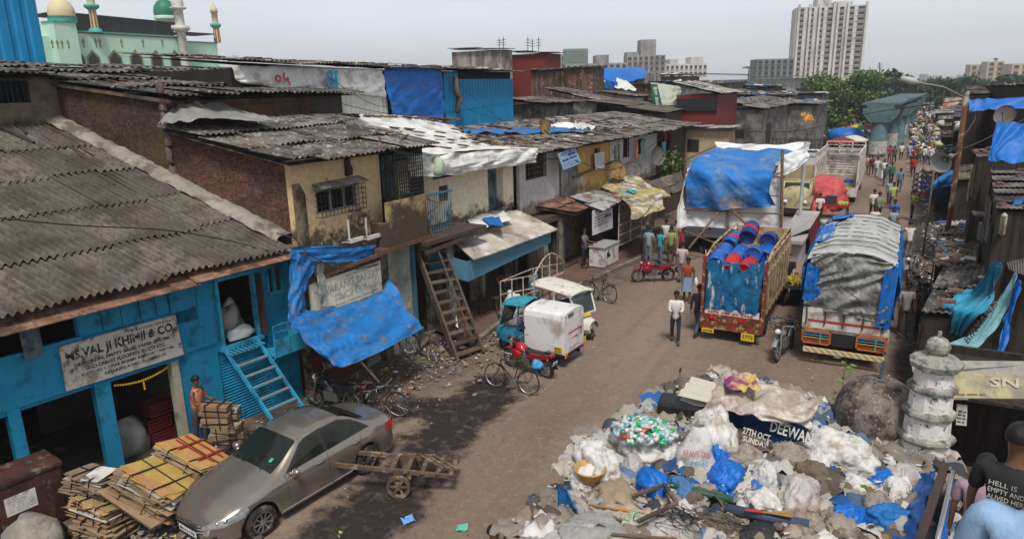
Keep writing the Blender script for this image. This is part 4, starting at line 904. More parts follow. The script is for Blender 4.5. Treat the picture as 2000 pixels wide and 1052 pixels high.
# == row of low houses (B4)
F4=Frame(-13.6,26,3); T=F4.M
def h4(x,y,d=0): return F4.px(x,y,d)
white_d=two_tone('white_plaster',(.52,.49,.47),(.20,.16,.13),1.3,.52,.68,c3=(.60,.57,.54),sc3=4,zr=(3.0,3.9))
yellow=two_tone('yellow_plaster',(.47,.31,.10),(.20,.13,.055),1.2,.52,.7,c3=(.54,.38,.17),sc3=4,zr=(3.0,4.0))
grey_s=two_tone('grey_sheet_wall',(.22,.22,.21),(.10,.09,.085),1.5,.45,.62)
darkw=two_tone('dark_plank_wall',(.11,.085,.065),(.04,.033,.028),2,.45,.6,stretch=(6,6,.5))
def rowhouse(label,x0,x1,mat,holes,z0=2.9,z1=5.45,name='row_house'):
 u0=h4(x0,330)[0];u1=h4(x1,300)[0]
 o=thing(name,label,'house',tuple(F4.P((u0+u1)/2,2,0)))
 hs=[(h4(a,y1)[0],h4(a,y1)[1],h4(b,y0)[0],h4(a,y0)[1]) for a,y0,b,y1 in holes]
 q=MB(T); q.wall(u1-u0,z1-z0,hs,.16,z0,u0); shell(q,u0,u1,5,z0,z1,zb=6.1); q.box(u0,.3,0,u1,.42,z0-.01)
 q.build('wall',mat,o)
 q=MB(T); q.box(u0+.13,1.3,z0+.02,u1-.13,1.4,z1); q.build('inside_wall',inner,o)
 q=MB(); A=F4.P(u0-.05,-.75,z1+.03);B=F4.P(u1+.05,-.75,z1+.03);C=F4.P(u1+.05,5.5,6.35);D=F4.P(u0-.05,5.5,6.35)
 roof_sheets(q,A,B,C,D,wave=.18,amp=.03,rows=3,seed=int(x0),jit=.04,rag=.12,tint=.3); q.build('roof',asb,o,True)
 return o,u0,u1,hs
hA,u0,u1,hs=rowhouse('white plastered upper room with a square steel lattice grille under cement sheet',1000,1092,white_d,[(1027,300,1066,352),(999,310,1014,420)])
q=MB(T); bars(q,*hs[0],.0,7,.03,5); q.build('window_grille',M('lattice_brown',(.10,.075,.06),.9,.3,4),hA)
hB,u0,u1,hs=rowhouse('narrow grey sheet metal upper room behind the tilted clinic sign board',1093,1128,grey_s,[])
q=MB(T);
for k in range(3): q.t=rnd.uniform(-.3,.3); q.box(u0+.05+k*.75,-.06-.01*k,3.0,u0+.75+k*.75,-.02,4.6-.3*k)
q.build('sheet_panel',zinc,hB)
hC,u0,u1,hs=rowhouse('yellow plastered upper room with a white notice board on its front',1129,1190,yellow,[(1161,290,1172,302)])
q=MB(T); q.bar((u0-.8,-.1,4.05),(u1+.3,-.1,4.35),.07); q.build('pipe',rustiron,hC)
hD,u0,u1,hs=rowhouse('white plastered upper rooms with a tall white window and washing outside',1191,1282,white_d,[(1197,282,1211,322),(1217,270,1229,308),(1245,272,1259,302)])
q=MB(T); a=hs[0]
for u in (a[0],(a[0]+a[2])/2,a[2]): q.box(u-.05,-.05,a[1],u+.05,.05,a[3])
for z in (a[1],a[3]): q.box(a[0]-.05,-.06,z-.05,a[2]+.05,.05,z+.05)
q.build('window',whitepaint,hD)
q=MB(T); a=hs[1]; bars(q,*a,.02,3,.04,3); q.build('window',iron,hD)
hE,u0,u1,hs=rowhouse('dark timber end house of the row with an open balcony',1283,1344,darkw,[(1285,265,1312,318)])
q=MB()
for k in range(330):
 u=rnd.uniform(-1,14); d=rnd.uniform(.3,5.2); z=5.5+.9*(d+.75)/6.2+.05
 q.t=rnd.uniform(-.4,.5); q.m=rnd.choice((0,0,0,1,2)); q.cbox(F4.P(u,d,z),(rnd.uniform(.1,.7),rnd.uniform(.06,.22),.03),rnd.random()*3,R(rnd.uniform(-12,12)),R(8))
q.m=0; tag(q.build('roof_debris',[wood,MC['tile_rubble'],whitepaint]),'broken tiles, slats and scraps strewn over the row roofs','debris',kind='stuff')
q=MB(); cloth(q,[[F4.P(*v) for v in ((.8,3.4,6.2),(3.2,2.4,6.05),(6.5,1.4,5.9),(8.3,1.3,5.88))],[F4.P(*v) for v in ((1.0,4.4,6.35),(3.6,3.4,6.2),(7,2.4,6.05),(8.6,2,6.0))]],50,14,.09,5,.3,3,.05); tag(q.build('roof_tarp',btf,None,True),'crumpled blue plastic sheet lying across the row house roof','tarpaulin')
q=MB(); cloth(q,[[F4.P(*v) for v in ((7,1.6,6.0),(9.6,1.4,5.95))],[F4.P(*v) for v in ((7,2.9,6.2),(9.8,2.9,6.2))]],26,14,.12,4,.3,6,.06); tag(q.build('roof_tarp',whitetarp,None,True),'crumpled white plastic beside the blue one on the row roof','tarpaulin')
def dish(p,r,face,mat,label,mast=.5,stand=None):
 t=thing('satellite_dish',label,'satellite dish',tuple(p))
 f=Vector(face).normalized(); Mx=f.to_track_quat('Z','Y').to_matrix().to_4x4()
 q=MB(); prof=[(r*k/6,.28*r*(k/6)**2) for k in range(7)]; prof=prof+[(r,.29*r+.012)]+[(r*k/6,.28*r*(k/6)**2+.015) for k in range(6,-1,-1)]
 c=Vector(p)+Vector((0,0,mast)); q.lathe(prof,c,20,Mx); q.build('reflector',mat,t,True)
 q=MB(); q.tube([Vector(p),c-f*.05],.025,6);
 if stand:
  for a in stand: q.tube([c-f*.03,Vector(p)+Vector(a)],.02,5)
 q.build('mast',iron,t)
 q=MB(); e=c+f*r*1.0; q.tube([c+Mx.to_3x3()@Vector((0,-r*.9,.2*r)),e],.012,5); q.tube([e-f*.06,e+f*.02],.035,7); q.build('feed_arm',iron,t)
 return t
gdish=M('grey_dish',(.12,.12,.115),.7,.4,4,.1,dirt=((.2,.12,.08),.4,5)); ydish=M('mustard_dish',(.30,.19,.06),.8,.4,4,.1,dirt=((.1,.06,.04),.5,4))
p=F4.pt(1060,256,2.0); dish(p+Vector((0,0,-.2)),.45,(.95,-.1,.25),ydish,'mustard dish tilted on a splayed stand on the row roof',.35,[(.5,.3,-.2),(-.4,.4,-.1),(.3,-.5,-.3)])
p=F4.pt(1115,250,2.4); dish(p+Vector((0,0,-.2)),.4,(.95,.1,.2),gdish,'grey dish seen edge on behind the blue plastic on the row roof',.4)
p=F4.pt(1203,345,-.5); dish(p+Vector((0,0,-.1)),.5,(.7,-.5,.35),ydish,'mustard dish low on the wall beside the white notice board',.4)
p=F4.pt(1235,345,-.5); dish(p,.45,(.6,-.6,.5),gdish,'thin grey dish low on the white wall below the window',.35)
p=F4.pt(1281,320,-.7); dish(p,.55,(.9,-.45,.1),gdish,'large dark grey dish on a mast in front of the white wall',.45)
def board(name,label,pts,mat,lines,inkm,cat='sign',th=.04,extra=None):
 "pts: TL TR BR BL world"
 TL,TR,BR,BL=[Vector(p) for p in pts]; n=(TR-TL).cross(BL-TL).normalized(); n=-n if n.dot(EYE-TL)<0 else n
 q=MB(); q.poly([TL,TR,BR,BL],-n*th); o=q.build(name,mat); tag(o,label,cat)
 ex=(TR-TL);ey=(TL-BL)
 for s,u,v,w,h,mm in lines:
  oo=BL+ex*u+ey*v; r_=ex.normalized(); up=ey.normalized()
  text_mesh('lettering',s,oo+n*.004,r_,up,w*ex.length,h*ey.length,mm or inkm,o,.004,bold=.02)
 return o,BL,ex,ey,n
skyb=M('sign_sky',(.22,.34,.44),.6,.1,3,0); navy=M('navy_ink',(.02,.05,.22),.6,.1,3,0); signw=M('sign_white',(.60,.61,.61),.6,.1,3,0,dirt=((.4,.37,.33),.2,3)); greyink=M('grey_ink',(.16,.17,.18),.7,.2,3,0); redink=M('red_ink',(.45,.03,.03),.6,.1,3,0);tealink=M('teal_ink',(.02,.22,.33),.6,.1,3,0)
pts=[F4.pt(1089,300,-.6),F4.pt(1123,288,-.6),F4.pt(1136,318,-.75),F4.pt(1101,332,-.75)]
board('sign_board','tilted blue and white clinic sign board with two round emblems',pts,skyb,[('o',.12,.78,.12,.16,navy),('o',.6,.80,.12,.16,navy),('--',.5,.66,.4,.12,navy),('--',.1,.44,.34,.12,navy),('---',.5,.46,.42,.10,navy),('-- --- -- ---',.08,.26,.84,.05,greyink),('--- ---- --',.08,.12,.84,.05,tealink)],navy)
pts=[F4.pt(1162,300,-.25),F4.pt(1180,296,-.25),F4.pt(1181,327,-.25),F4.pt(1164,331,-.25)]
board('sign_board','small white notice board on the yellow wall',pts,signw,[('-- --',.2,.84,.6,.05,None)]+[('---- ---- ---',.1,.68-.1*k,.8,.035,None) for k in range(6)],greyink)
def washing(x,y,w,h,col,lab,seed,d=-.4):
 u,z=h4(x,y,d); q=MB(); cloth(q,[[F4.P(u,d,z),F4.P(u+w,d,z)],[F4.P(u-.03,d-.04,z-h*.5),F4.P(u+w*.9,d-.04,z-h*.5)],[F4.P(u,d,z-h),F4.P(u+w*.95,d,z-h)]],18,16,.05,2,.1,seed,.02)
 tag(q.build('washing',M('wash_'+str(seed),col,.9,.15,5,.2),None,True),lab,'clothes')
washing(1252,273,.75,1.0,(.13,.24,.20),'dull green shirt hung out to dry on the white wall',11)
washing(1243,273,.2,1.0,(.55,.16,.05),'narrow orange cloth hung beside the green shirt',12)
washing(1294,277,.6,.9,(.10,.28,.38),'light blue printed cloth drying on the end balcony',13)
washing(1297,262,.5,.4,(.3,.02,.03),'dark red cloth hung above the light blue one',14)
def leanto(name,label,pts,mat,wave=.18,amp=.03,rows=2,sheet=1.,seed=1,post=True,cat='awning',flat=False):
 A,B,C,D=pts; o=thing(name,label,cat,tuple(A.lerp(B,.5)))
 q=MB(); roof_sheets(q,A,B,C,D,wave=wave,amp=amp,rows=rows,sheet=sheet,seed=seed,jit=.03,rag=.08,tint=.35); q.build('roof',mat,o,True)
 q=MB(); q.bar(A+Vector((-.1,0,-.06)),B+Vector((-.1,0,-.06)),.05,.08); q.build('beam',woodd,o)
 return o
leanto('lean_to_roof','rusty streaked sheet lean-to roof over the photo stall, left half',[G(1125,418,2.75),G(1168,400,2.75),G(1105,382,3.3),G(1025,400,3.3)],rusty,wave=.3,amp=.015,seed=3)
leanto('lean_to_roof','grey corrugated lean-to roof over the printed notice banner',[G(1175,412,2.7),G(1228,388,2.7),G(1160,372,3.3),G(1110,385,3.25)],zinc,wave=.14,amp=.03,seed=4)
leanto('lean_to_roof','dull brown lean-to roof over the last stalls beside the stage',[G(1300,385,2.6),G(1335,370,2.6),G(1330,335,3.3),G(1265,355,3.25)],asb_y,seed=5)
q=MB(); cloth(q,[[G(1145,352,3.4),G(1200,345,3.55),G(1240,343,3.55),G(1275,358,3.4)],[G(1185,370,3.1),G(1222,372,3.1),G(1270,372,3.1),G(1310,382,2.9)],[G(1228,400,2.75),G(1255,400,2.75),G(1275,396,2.7),G(1295,390,2.7)],[G(1232,428,2.3),G(1250,425,2.35),G(1275,415,2.4),G(1298,408,2.4)]],60,50,.05,4,.8,3,.02)
M('yellow_banner',(.40,.33,.14),.75,.3,1.2,.2,dirt=(((.14,.11,.09),.45,1.1),((.55,.52,.46),.35,1.8)))
o=tag(q.build('banner_awning',MC['yellow_banner'],None,True),'faded yellow printed banner stretched over the stalls as an awning','banner')
mpk=M('banner_magenta',(.4,.03,.06),.7,.3,4,0,dirt=((.5,.4,.2),.5,6));
q=MB()
for k in range(6):
 p=G(1185+k*11,372+k*5+rnd.uniform(-2,2),3.12-.05*k); q.poly([p+Vector((rnd.uniform(-.3,.3),rnd.uniform(-.3,.3),.03)) for _ in range(4)])
q.build('print_patch',mpk,o)
text_mesh('lettering','S B',G(1225,385,3.0),Vector((0,1,0)),Vector((-.9,0,.4)),1.6,.5,MC['banner_cyan'] if 'banner_cyan' in MC else navy,o,.05,bold=.02)
FSt=Frame(-13.1,23.6,3)
q=MB(FSt.M);
q.wall(15.5,2.75,[(.2,.15,1.1,2.4),(2.6,.16,3.7,2.5),(4.3,.16,7.4,2.5),(8.3,.16,11,2.5),(11.6,.16,15,2.4)],.12,0,0); q.box(0,2.4,0,15.5,2.5,2.8); q.box(0,.1,2.72,15.5,2.5,2.78)
for k in (2.55,4.0,7.7,11.3): q.box(k-.06,.12,0,k+.06,2.4,2.72)
tag(q.build('stall_row',darkw),'dark open stall fronts below the row of upper rooms','stalls')
q=MB(FSt.M); q.box(3.72,-.1,.1,3.95,0,2.6); q.box(2.35,-.08,.1,2.6,0,2.55); tag(q.build('door_panel',two_tone('grey_green_door',(.20,.21,.18),(.09,.085,.07),2)),'grey green door boards between the cage and the stalls','door')
p=FSt.P(5.5,-1.3,.18); kt=thing('kiosk_counter','white box counter with a dark stain standing before the stall','counter',tuple(p))
q=MB(FSt.M); q.box(5.0,-1.6,.2,6.6,-.85,1.1); q.build('body',whitepaint,kt,bevel=.02)
q=MB(FSt.M); q.box(4.95,-1.65,1.1,6.65,-.8,1.14); q.build('top',M('tin_top',(.3,.3,.28),.6,.2),kt)
q=MB(FSt.M)
q.lump((5.45,-1.6,.62),(.35,.02,.3),seed=3,amp=.8); q.build('stain',dark,kt)
pts=[FSt.pt(1157,412,-.9),FSt.pt(1196,398,-.9),FSt.pt(1197,445,-.9),FSt.pt(1157,460,-.9)]
board('notice_banner','white printed notice banner with a blue border hung from the grey roof',pts,signw,[('o',.72,.76,.16,.14,tealink)]+[('-- --- ---- -- ---'[:10+3*k],.1,.66-.12*k,.7,.055,(tealink,redink,tealink,redink)[k]) for k in range(4)]+[('---- ---',.62,.52,.3,.12,navy)],tealink,th=.015)
fr_=thing('picture_rack','tall white rack holding framed pictures for sale at the stall','rack',tuple(FSt.pt(1230,480,-.9)))
a=FSt.px(1207,490,-.9);b_=FSt.px(1251,490,-.9); u0,u1=a[0],b_[0]; z0=.5;z1=2.55
q=MB(FSt.M)
for i in range(5): z=z0+(z1-z0)*i/4; q.box(u0,-.94,z-.02,u1,-.9,z+.02)
for i in range(3): u=u0+(u1-u0)*i/2; q.box(u-.02,-.94,z0,u+.02,-.9,z1)
q.build('frame',whitepaint,fr_)
pm=M('picture_print',(.16,.10,.075),.6,.7,7,0,dirt=((.35,.28,.22),.4,14))
for i in range(4):
 for j in range(2):
  q=MB(FSt.M); q.box(u0+(u1-u0)*j/2+.05,-.91,z0+(z1-z0)*i/4+.05,u0+(u1-u0)*(j+1)/2-.05,-.89,z0+(z1-z0)*(i+1)/4-.05); q.build('picture',pm,fr_)
def leaves(q,c,r,n,sz,cols,seed,flat=1.,shell_=.55):
 rr=random.Random(seed); c=Vector(c)
 for k in range(n):
  d=Vector((rr.gauss(0,1),rr.gauss(0,1),rr.gauss(0,1))).normalized(); t=shell_+(1-shell_)*rr.random() if rr.random()<.75 else rr.random()
  kk=1+.35*noise.noise(d*2.2+Vector((seed,0,0)))
  p=c+Vector((d.x*r[0],d.y*r[1],d.z*r[2]))*t*kk
  col=rr.choice(cols); g=1+.45*noise.noise(p*.9+Vector((seed,1,2))); q.c=tuple(v*g*rr.uniform(.75,1.25) for v in col)
  a=Vector((rr.gauss(0,1),rr.gauss(0,1),rr.gauss(0,.6))).normalized(); b_=a.cross(d+Vector((rr.gauss(0,.5),rr.gauss(0,.5),rr.gauss(0,.5)))).normalized()
  s=sz*rr.uniform(.6,1.3); q.add([p-a*s,p+b_*s*.45,p+a*s,p-b_*s*.45],[(0,1,2,3)])
 q.c=(1,1,1)
leafm=M('leaf',src='fc',rough=.6,var=.15,scale=2,bump=0,spec=.25)
greens=[(.035,.075,.018),(.055,.10,.025),(.025,.055,.015),(.08,.13,.035)]
def stems(q,base,tips,r):
 for t in tips: m=Vector(base).lerp(Vector(t),.5)+Vector((rnd.uniform(-.1,.1),rnd.uniform(-.1,.1),.05)); q.tube([base,m,t],[r,r*.7,r*.35],5)
pb=F4.pt(1312,345,-.9); pl=thing('climbing_plant','leafy green plant growing up the end of the row beside the stage','plant',tuple(pb))
q=MB(); leaves(q,pb+Vector((0,0,.6)),(.75,.75,1.1),420,.13,greens+[(.12,.18,.05)],3); q.build('foliage',leafm,pl)
q=MB(); stems(q,pb+Vector((0,0,-.6)),[pb+Vector((.3,.2,1)),pb+Vector((-.4,.1,1.2)),pb+Vector((0,-.3,1.4))],.03); q.build('stem',woodd,pl)
# == huts and blocks further back
def block(name,label,cat,xl,xm,xr,yt,zb,Y,mat,roof=None,over=.35,wins=(),rise=0,yr=None,parent=None):
 "box whose near right corner stands at pixel column xm at depth Y; -Y face runs to xl, street face to xr"
 C=DD(xm,yt,Y); Lp=DD(xl,yt,Y); X=C.x; Rp=DX(xr,yt,X); z1=C.z
 x0=min(Lp.x,X); x1=max(Lp.x,X); y1=max(Rp.y,Y+1) if xr>xm else Y+6
 o=thing(name,label,cat,((x0+x1)/2,(Y+y1)/2,zb))
 q=MB(); q.box(x0,Y,zb,x1,y1,z1); q.build('wall',mat,o)
 if roof:
  q=MB(); roof_sheets(q,(x1+over,Y-over,z1+.04-rise*.0),(x1+over,y1+over,z1+.04),(x0-over,y1+over,z1+.05+rise),(x0-over,Y-over,z1+.05+rise),wave=.22,amp=.035,rows=2,sheet=1.2,seed=int(xl)%97,jit=.04,rag=.12,tint=.3,seg=3); q.build('roof',roof,o,True)
 for (fx0,fx1,fz0,fz1,face) in wins:
  q=MB()
  if face=='y': q.box(x0+(x1-x0)*fx0,Y-.03,zb+(z1-zb)*fz0,x0+(x1-x0)*fx1,Y+.05,zb+(z1-zb)*fz1)
  else: q.box(x1-.05,Y+(y1-Y)*fx0,zb+(z1-zb)*fz0,x1+.03,Y+(y1-Y)*fx1,zb+(z1-zb)*fz1)
  q.build('window',dark,o)
 return o,(x0,x1,Y,y1,zb,z1)
redw=M('red_cladding',(.17,.022,.016),.7,.25,1.5,.1,streak=.4)
creamw=two_tone('cream_hut_wall',(.44,.34,.20),(.3,.23,.14),1.2,.5,.7)
tinw=two_tone('patched_tin',(.36,.36,.33),(.17,.14,.12),1.1,.42,.55,c3=(.12,.06,.045),sc3=2.2,stretch=(1.5,1.5,.4))
greyw=two_tone('sooty_grey_wall',(.20,.19,.175),(.07,.065,.06),1.1,.42,.58,c3=(.33,.32,.30),sc3=3)
bluew=two_tone('pale_blue_wall',(.32,.42,.47),(.36,.27,.24),.6,.5,.54)
timb=two_tone('brown_timber_wall',(.16,.085,.055),(.06,.045,.04),1.5,.45,.55,c3=(.35,.33,.30),sc3=2.5,stretch=(3,3,.3))
concw=two_tone('weathered_concrete',(.33,.31,.28),(.17,.16,.15),.12,.42,.6,c3=(.42,.40,.37),sc3=.8)
flatw=two_tone('white_flats',(.62,.60,.56),(.45,.42,.38),.1,.45,.62)
far=block
block('red_hut','dark red clad hut with a pale corrugated roof beyond the stage','hut',1322,1402,1440,185,.0,52,redw,asb_w,rise=.9)
q=MB(); C=DD(1322,190,51.9);D_=DD(1402,190,51.9); q.box(C.x,51.85,C.z-1.0,D_.x,51.97,C.z-.1); tag(q.build('shade_net',blacktarp),'black strip of netting under the pale roof of the red hut','netting')
block('cream_hut','small cream hut with a pale corrugated roof behind the stage','hut',1340,1425,1436,252,0,46,creamw,asb_w,wins=((.05,.32,.72,.87,'y'),))
block('grey_shed','long soot stained grey shed left of the big tree','shed',1415,1490,1562,215,0,60,greyw,asb,rise=.7,wins=((.33,.56,.62,.74,'y'),(.1,.2,.5,.8,'x')))
block('blue_wall_hut','hut with a flaking pale blue end wall among the roofs','hut',1172,1243,1262,190,2,58,bluew,asb,rise=.5)
block('brown_hut','narrow brown hut beside the hanging green banner','hut',1243,1272,1290,165,2,60,timb,asb_d)
block('patched_hut','tall hut of patched tin sheets on the skyline with torn plastic eaves','hut',882,985,1000,97,3,62,tinw,asb_d,rise=.3)
block('red_block','red walled upper room with torn plastic eaves next to the patched tin hut','hut',997,1068,1095,104,3,66,redw,asb_d,rise=.3)
block('timber_hut','hut of vertical brown and white boards behind the blue cladding','hut',1036,1078,1110,137,3,52,timb,asb_d)
block('low_roof_shed','low dark shed directly right of the blue cladding','shed',995,1060,1120,205,3,42,greyw,asb,rise=.4,over=.6)
block('low_roof_shed','broad low shed with a sagging grey roof behind the row houses','shed',1075,1165,1190,198,3,50,greyw,asb,rise=1.0)
block('dark_hut','dark hut with pots and a small dish on its ledge behind the boards hut','hut',1110,1160,1180,132,4,70,timb,asb_d)
block('long_shed','long low white walled warehouse with a grey roof across the skyline','warehouse',1330,1600,1610,152,0,118,M('warehouse_white',(.5,.49,.47),.9,.3,.5,.1,streak=.5),asb_d,rise=1.2,over=1,wins=((.42,.5,.45,.62,'y'),(.55,.63,.2,.62,'y'),(.68,.8,.2,.62,'y'),(.52,.6,.7,.82,'y'),(.66,.78,.7,.82,'y'),(.85,.95,.7,.82,'y')))
block('brick_shed','small brown brick shed in front of the long white warehouse','shed',1440,1472,1486,185,2,88,M('brown_brick_far',(.17,.09,.06),.95,.3,2,.2),asb_d,rise=.6,over=.8)
block('tin_shed','tin and plastic roofed shed left of the red hut','shed',1270,1330,1345,205,1,60,tinw,asb,rise=.4)
block('low_roof_shed','low dark shed whose roof ends beside the dead end of the row','shed',1150,1300,1345,222,2,48,darkw,asb_y,rise=.9,over=.3)
def low_hut(xa,ya,Y,w,d,h,z,mat,rmat,lab):
 p=DD(xa,ya,Y); o=thing('hut',lab,'hut',(p.x,Y,0)); q=MB(); q.box(p.x-w/2,Y,0,p.x+w/2,Y+d,p.z-.1); q.build('wall',mat,o)
 q=MB(); roof_sheets(q,(p.x+w/2+.4,Y-.4,p.z),(p.x+w/2+.4,Y+d,p.z),(p.x-w/2-.4,Y+d,p.z+h),(p.x-w/2-.4,Y-.4,p.z+h),wave=.25,amp=.04,rows=2,seed=int(xa),jit=.06,rag=.3,tint=.4,seg=3)
 for k in range(45):
  a,b_=rnd.random(),rnd.random(); q.t=rnd.uniform(-.3,.8); q.m=rnd.choice((0,1,2,3)); q.cbox((p.x-w/2+w*a,Y+d*b_,p.z+h*(1-a)+.1),(rnd.uniform(.2,1.2),rnd.uniform(.15,.8),rnd.uniform(.03,.3)),rnd.random()*3,R(rnd.uniform(-15,15)),R(rnd.uniform(-15,15)))
 q.m=0; q.build('roof',[rmat,whitetarp,wood,btf],o)
for k,(xa,ya,Y,w,d,h,lab) in enumerate([(1230,150,95,14,10,.5,'far hut roof heaped with white and blue scraps below the big blue tarpaulin'),(1340,165,90,10,12,.4,'scrap covered low roof left of the red hut skyline'),(1440,190,80,9,10,.5,'low roof piled with pale rubbish right of the red hut'),(1510,205,74,8,9,.5,'scrap heaped roof in front of the big tree'),(1120,165,80,10,8,.4,'low roof behind the yellow tarpaulin'),(1290,195,70,8,8,.3,'pale plastic covered low roof beside the green banner'),(1420,172,100,12,8,.4,'farther low roof right of the red hut with blue plastic'),(1530,185,95,9,8,.3,'low roof with a blue drum left of the tree'),(1210,215,56,9,6,.6,'low roof with rubble behind the row houses'),(1010,170,75,9,8,.5,'low roof in shadow right of the blue cladding wall')]):
 low_hut(xa,ya,Y,w,d,h,0,greyw if k%2 else timb,asb_d if k%3 else asb,lab)
def skytarp(lab,pts,mat,seed,nu=30,nv=14,fold=.12,name='tarpaulin'):
 q=MB(); cloth(q,pts,nu,nv,fold,4,.3,seed,.03); return tag(q.build(name,mat,None,True),lab,'tarpaulin')
skytarp('large blue tarpaulin over a hut roof on the skyline',[[DD(1165,150,84),DD(1205,160,84),DD(1250,155,84),DD(1262,150,86)],[DD(1160,137,88),DD(1200,136,88),DD(1235,136,88),DD(1262,138,90)],[DD(1170,135,96),DD(1205,133,96),DD(1245,133,96),DD(1258,135,96)]],bt,2)
q=MB(); a=DD(1165,158,88);b_=DD(1258,158,88); q.box(a.x,88.5,0,b_.x,95,a.z+.8); tag(q.build('hut',tinw),'hut standing under the large blue tarpaulin','hut')
skytarp('mustard yellow tarpaulin over a low hut behind the cladding',[[DD(1090,172,70),DD(1125,176,70)],[DD(1100,158,74),DD(1136,160,74)]],M('mustard_tarp',(.50,.27,.03),.7,.3,1,.2),3,14,8)
skytarp('blue tarpaulin bundle hanging below the skyline hut',[[DD(1178,172,76),DD(1206,174,76)],[DD(1184,157,76),DD(1206,160,76)]],bt,4,14,8)
skytarp('white tarpaulin sloping over a hut next to the blue one',[[DD(1200,172,75),DD(1250,178,75)],[DD(1205,152,79),DD(1225,160,79)]],whitetarp,5,14,8)
q=MB(); cloth(q,[[DD(1271,162,55),DD(1290,163,55),DD(1312,165,55),DD(1330,168,56)],[DD(1275,195,53.8),DD(1292,200,53.6),DD(1312,200,54),DD(1330,190,55)],[DD(1276,224,53.6),DD(1295,226,53.4),DD(1310,222,53.8),DD(1322,208,54.5)]],60,30,.10,5,1.5,3,.03)
o=tag(q.build('banner',M('pale_green_banner',(.42,.45,.38),.75,.2,.8,.15,streak=.4),None,True),'pale rippled banner with a dark green lettered edge hanging from a roof','banner')
q=MB(); cloth(q,[[DD(1271,164,53.3),DD(1284,165,53.3)],[DD(1274,195,52.9),DD(1291,196,52.9)],[DD(1278,224,52.8),DD(1298,224,52.8)]],12,20,.05,2,1,4); gb=q.build('green_edge',M('banner_green',(.02,.10,.05),.75,.2,3,.1),o,True)
text_mesh('lettering','स्वागत आहे',DD(1291,218,52.5),Vector((-.15,0,1)),Vector((-1,0,-.2)),1.9,.4,signw,gb,.03,bold=.03)
q=MB(); cloth(q,[[DD(1563,218,62),DD(1585,222,62)],[DD(1570,235,61),DD(1593,240,61)]],14,10,.12,2,.5,3,.05); o=tag(q.build('hoarding',M('orange_hoarding',(.55,.25,.03),.7,.3,2,.2,dirt=((.04,.03,.02),.5,3)),None,True),'torn orange and black hoarding dangling in front of the big tree','hoarding')
mint=M('mint_paint',(.46,.68,.54),.75,.1,.3,.03,streak=.12); mintd=M('mint_trim',(.05,.36,.27),.7,.15,1,0); maroon=M('maroon_band',(.22,.05,.04),.8,.2,2,0); cream_=M('dome_cream',(.62,.52,.30),.6,.1,1,0); dgreen=M('dome_green',(.015,.16,.10),.5,.15,1,0); stonew=two_tone('white_minaret',(.62,.60,.55),(.34,.32,.28),.6,.5,.62)
D0=75.; mo=thing('mosque','mint green mosque with a cream dome, green dome and slender minarets','mosque',tuple(fwd(260,160,D0)*1.0))
mo.location.z=0
def mz(x,y): p=DX(x,y,-60.); return p
XM=-157.
def mX(x,y,dx=0): return DX(x,y,XM+dx)
FMo=Frame(XM,60,0)
def mp_(x,y,d=0): return FMo.px(x,y,d)
uA=mp_(140,70)[0]; uB=mp_(357,75)[0]; uC=mp_(433,80)[0]
zt=mp_(250,68)[1]
q=MB(FMo.M); q.box(uA,.0,0,uB,14,zt); q.box(uB,2,0,uC,14,mp_(400,83)[1]); q.build('wall',mint,mo)
q=MB(FMo.M); q.box(uA-.1,-.25,zt,uB+.1,.3,zt+.3); q.box(uB,1.8,mp_(400,83)[1],uC+.2,2.3,mp_(400,83)[1]+.3); q.build('cornice',mintd,mo)
q=MB(FMo.M); q.box(uA-.1,-.18,zt-.25,uB+.1,-.0,zt); q.build('maroon_band',maroon,mo)
ul=mp_(92,45)[0]; q=MB(FMo.M); q.box(ul,-2.2,0,uA,12,mp_(92,44)[1]); q.box(ul-3,0,0,ul,8,zt-1.2); q.build('tower_wall',mint,mo)
q=MB(FMo.M); q.box(ul-.2,-2.4,mp_(92,44)[1],uA+.2,2,mp_(92,44)[1]+.3); q.build('cornice',mintd,mo)
q=MB(FMo.M); zc=mp_(200,44)[1]; q.add([(uA-3,-.3,zc+1.6),(uB,-.3,zc+1.1),(uB,10,zc+.9),(uA-3,10,zc+1.3),(uA-3,-.3,zc+1.45),(uB,-.3,zc+.95),(uB,10,zc+.75),(uA-3,10,zc+1.15)],[(0,1,2,3),(7,6,5,4),(0,4,5,1),(1,5,6,2)])
q.box(uB+1,1,mp_(400,66)[1],uC-1,9,mp_(400,66)[1]+.25); q.build('canopy',dark,mo)
for k in range(9):
 u=uA-2+(uB-uA+2)*k/8
 q=MB(FMo.M); q.box(u-.08,-.1,zt,u+.08,.06,zc+1.4-.5*k/8); q.build('canopy_post',iron,mo)
q=MB(FMo.M); q.box(uA-2,3,zt,uB,3.1,zc+.9); q.build('screen',M('dark_screen',(.05,.06,.06),.9,.4,.6,0),mo)
olive=M('olive_trim',(.18,.24,.12),.8,.2,2,0)
def arch(x,w,yt,yb):
 u,z1=mp_(x,yt); _,z0=mp_(x,yb); w2=w/2
 pts=[(u-w2,z0),(u+w2,z0),(u+w2,z0+(z1-z0)*.62),(u,z1),(u-w2,z0+(z1-z0)*.62)]
 q=MB(FMo.M); q.poly([(a,-.12,b_) for a,b_ in pts],(0,.1,0)); f=q.build('window',olive,mo)
 q=MB(FMo.M); q.poly([(u+(a-u)*.78,-.16,z0+(b_-z0)*.88) for a,b_ in pts],(0,.03,0)); q.build('pane',dark,f)
for x,w in ((153,2.4),(179,2.9),(222,3.2),(263,3.2),(303,3.2),(340,3.0)): arch(x,w,97 if x>170 else 99,135)
def slot(x,y,par):
 u,z=mp_(x,y); q=MB(FMo.M); q.poly([(u+a*.34,-.05,z+b_*.5) for a,b_ in ((-.5,-2),(.5,-2),(.45,-.2),(1,.6),(0,2),(-1,.6),(-.45,-.2))],(0,.04,0)); q.build('niche',olive,par)
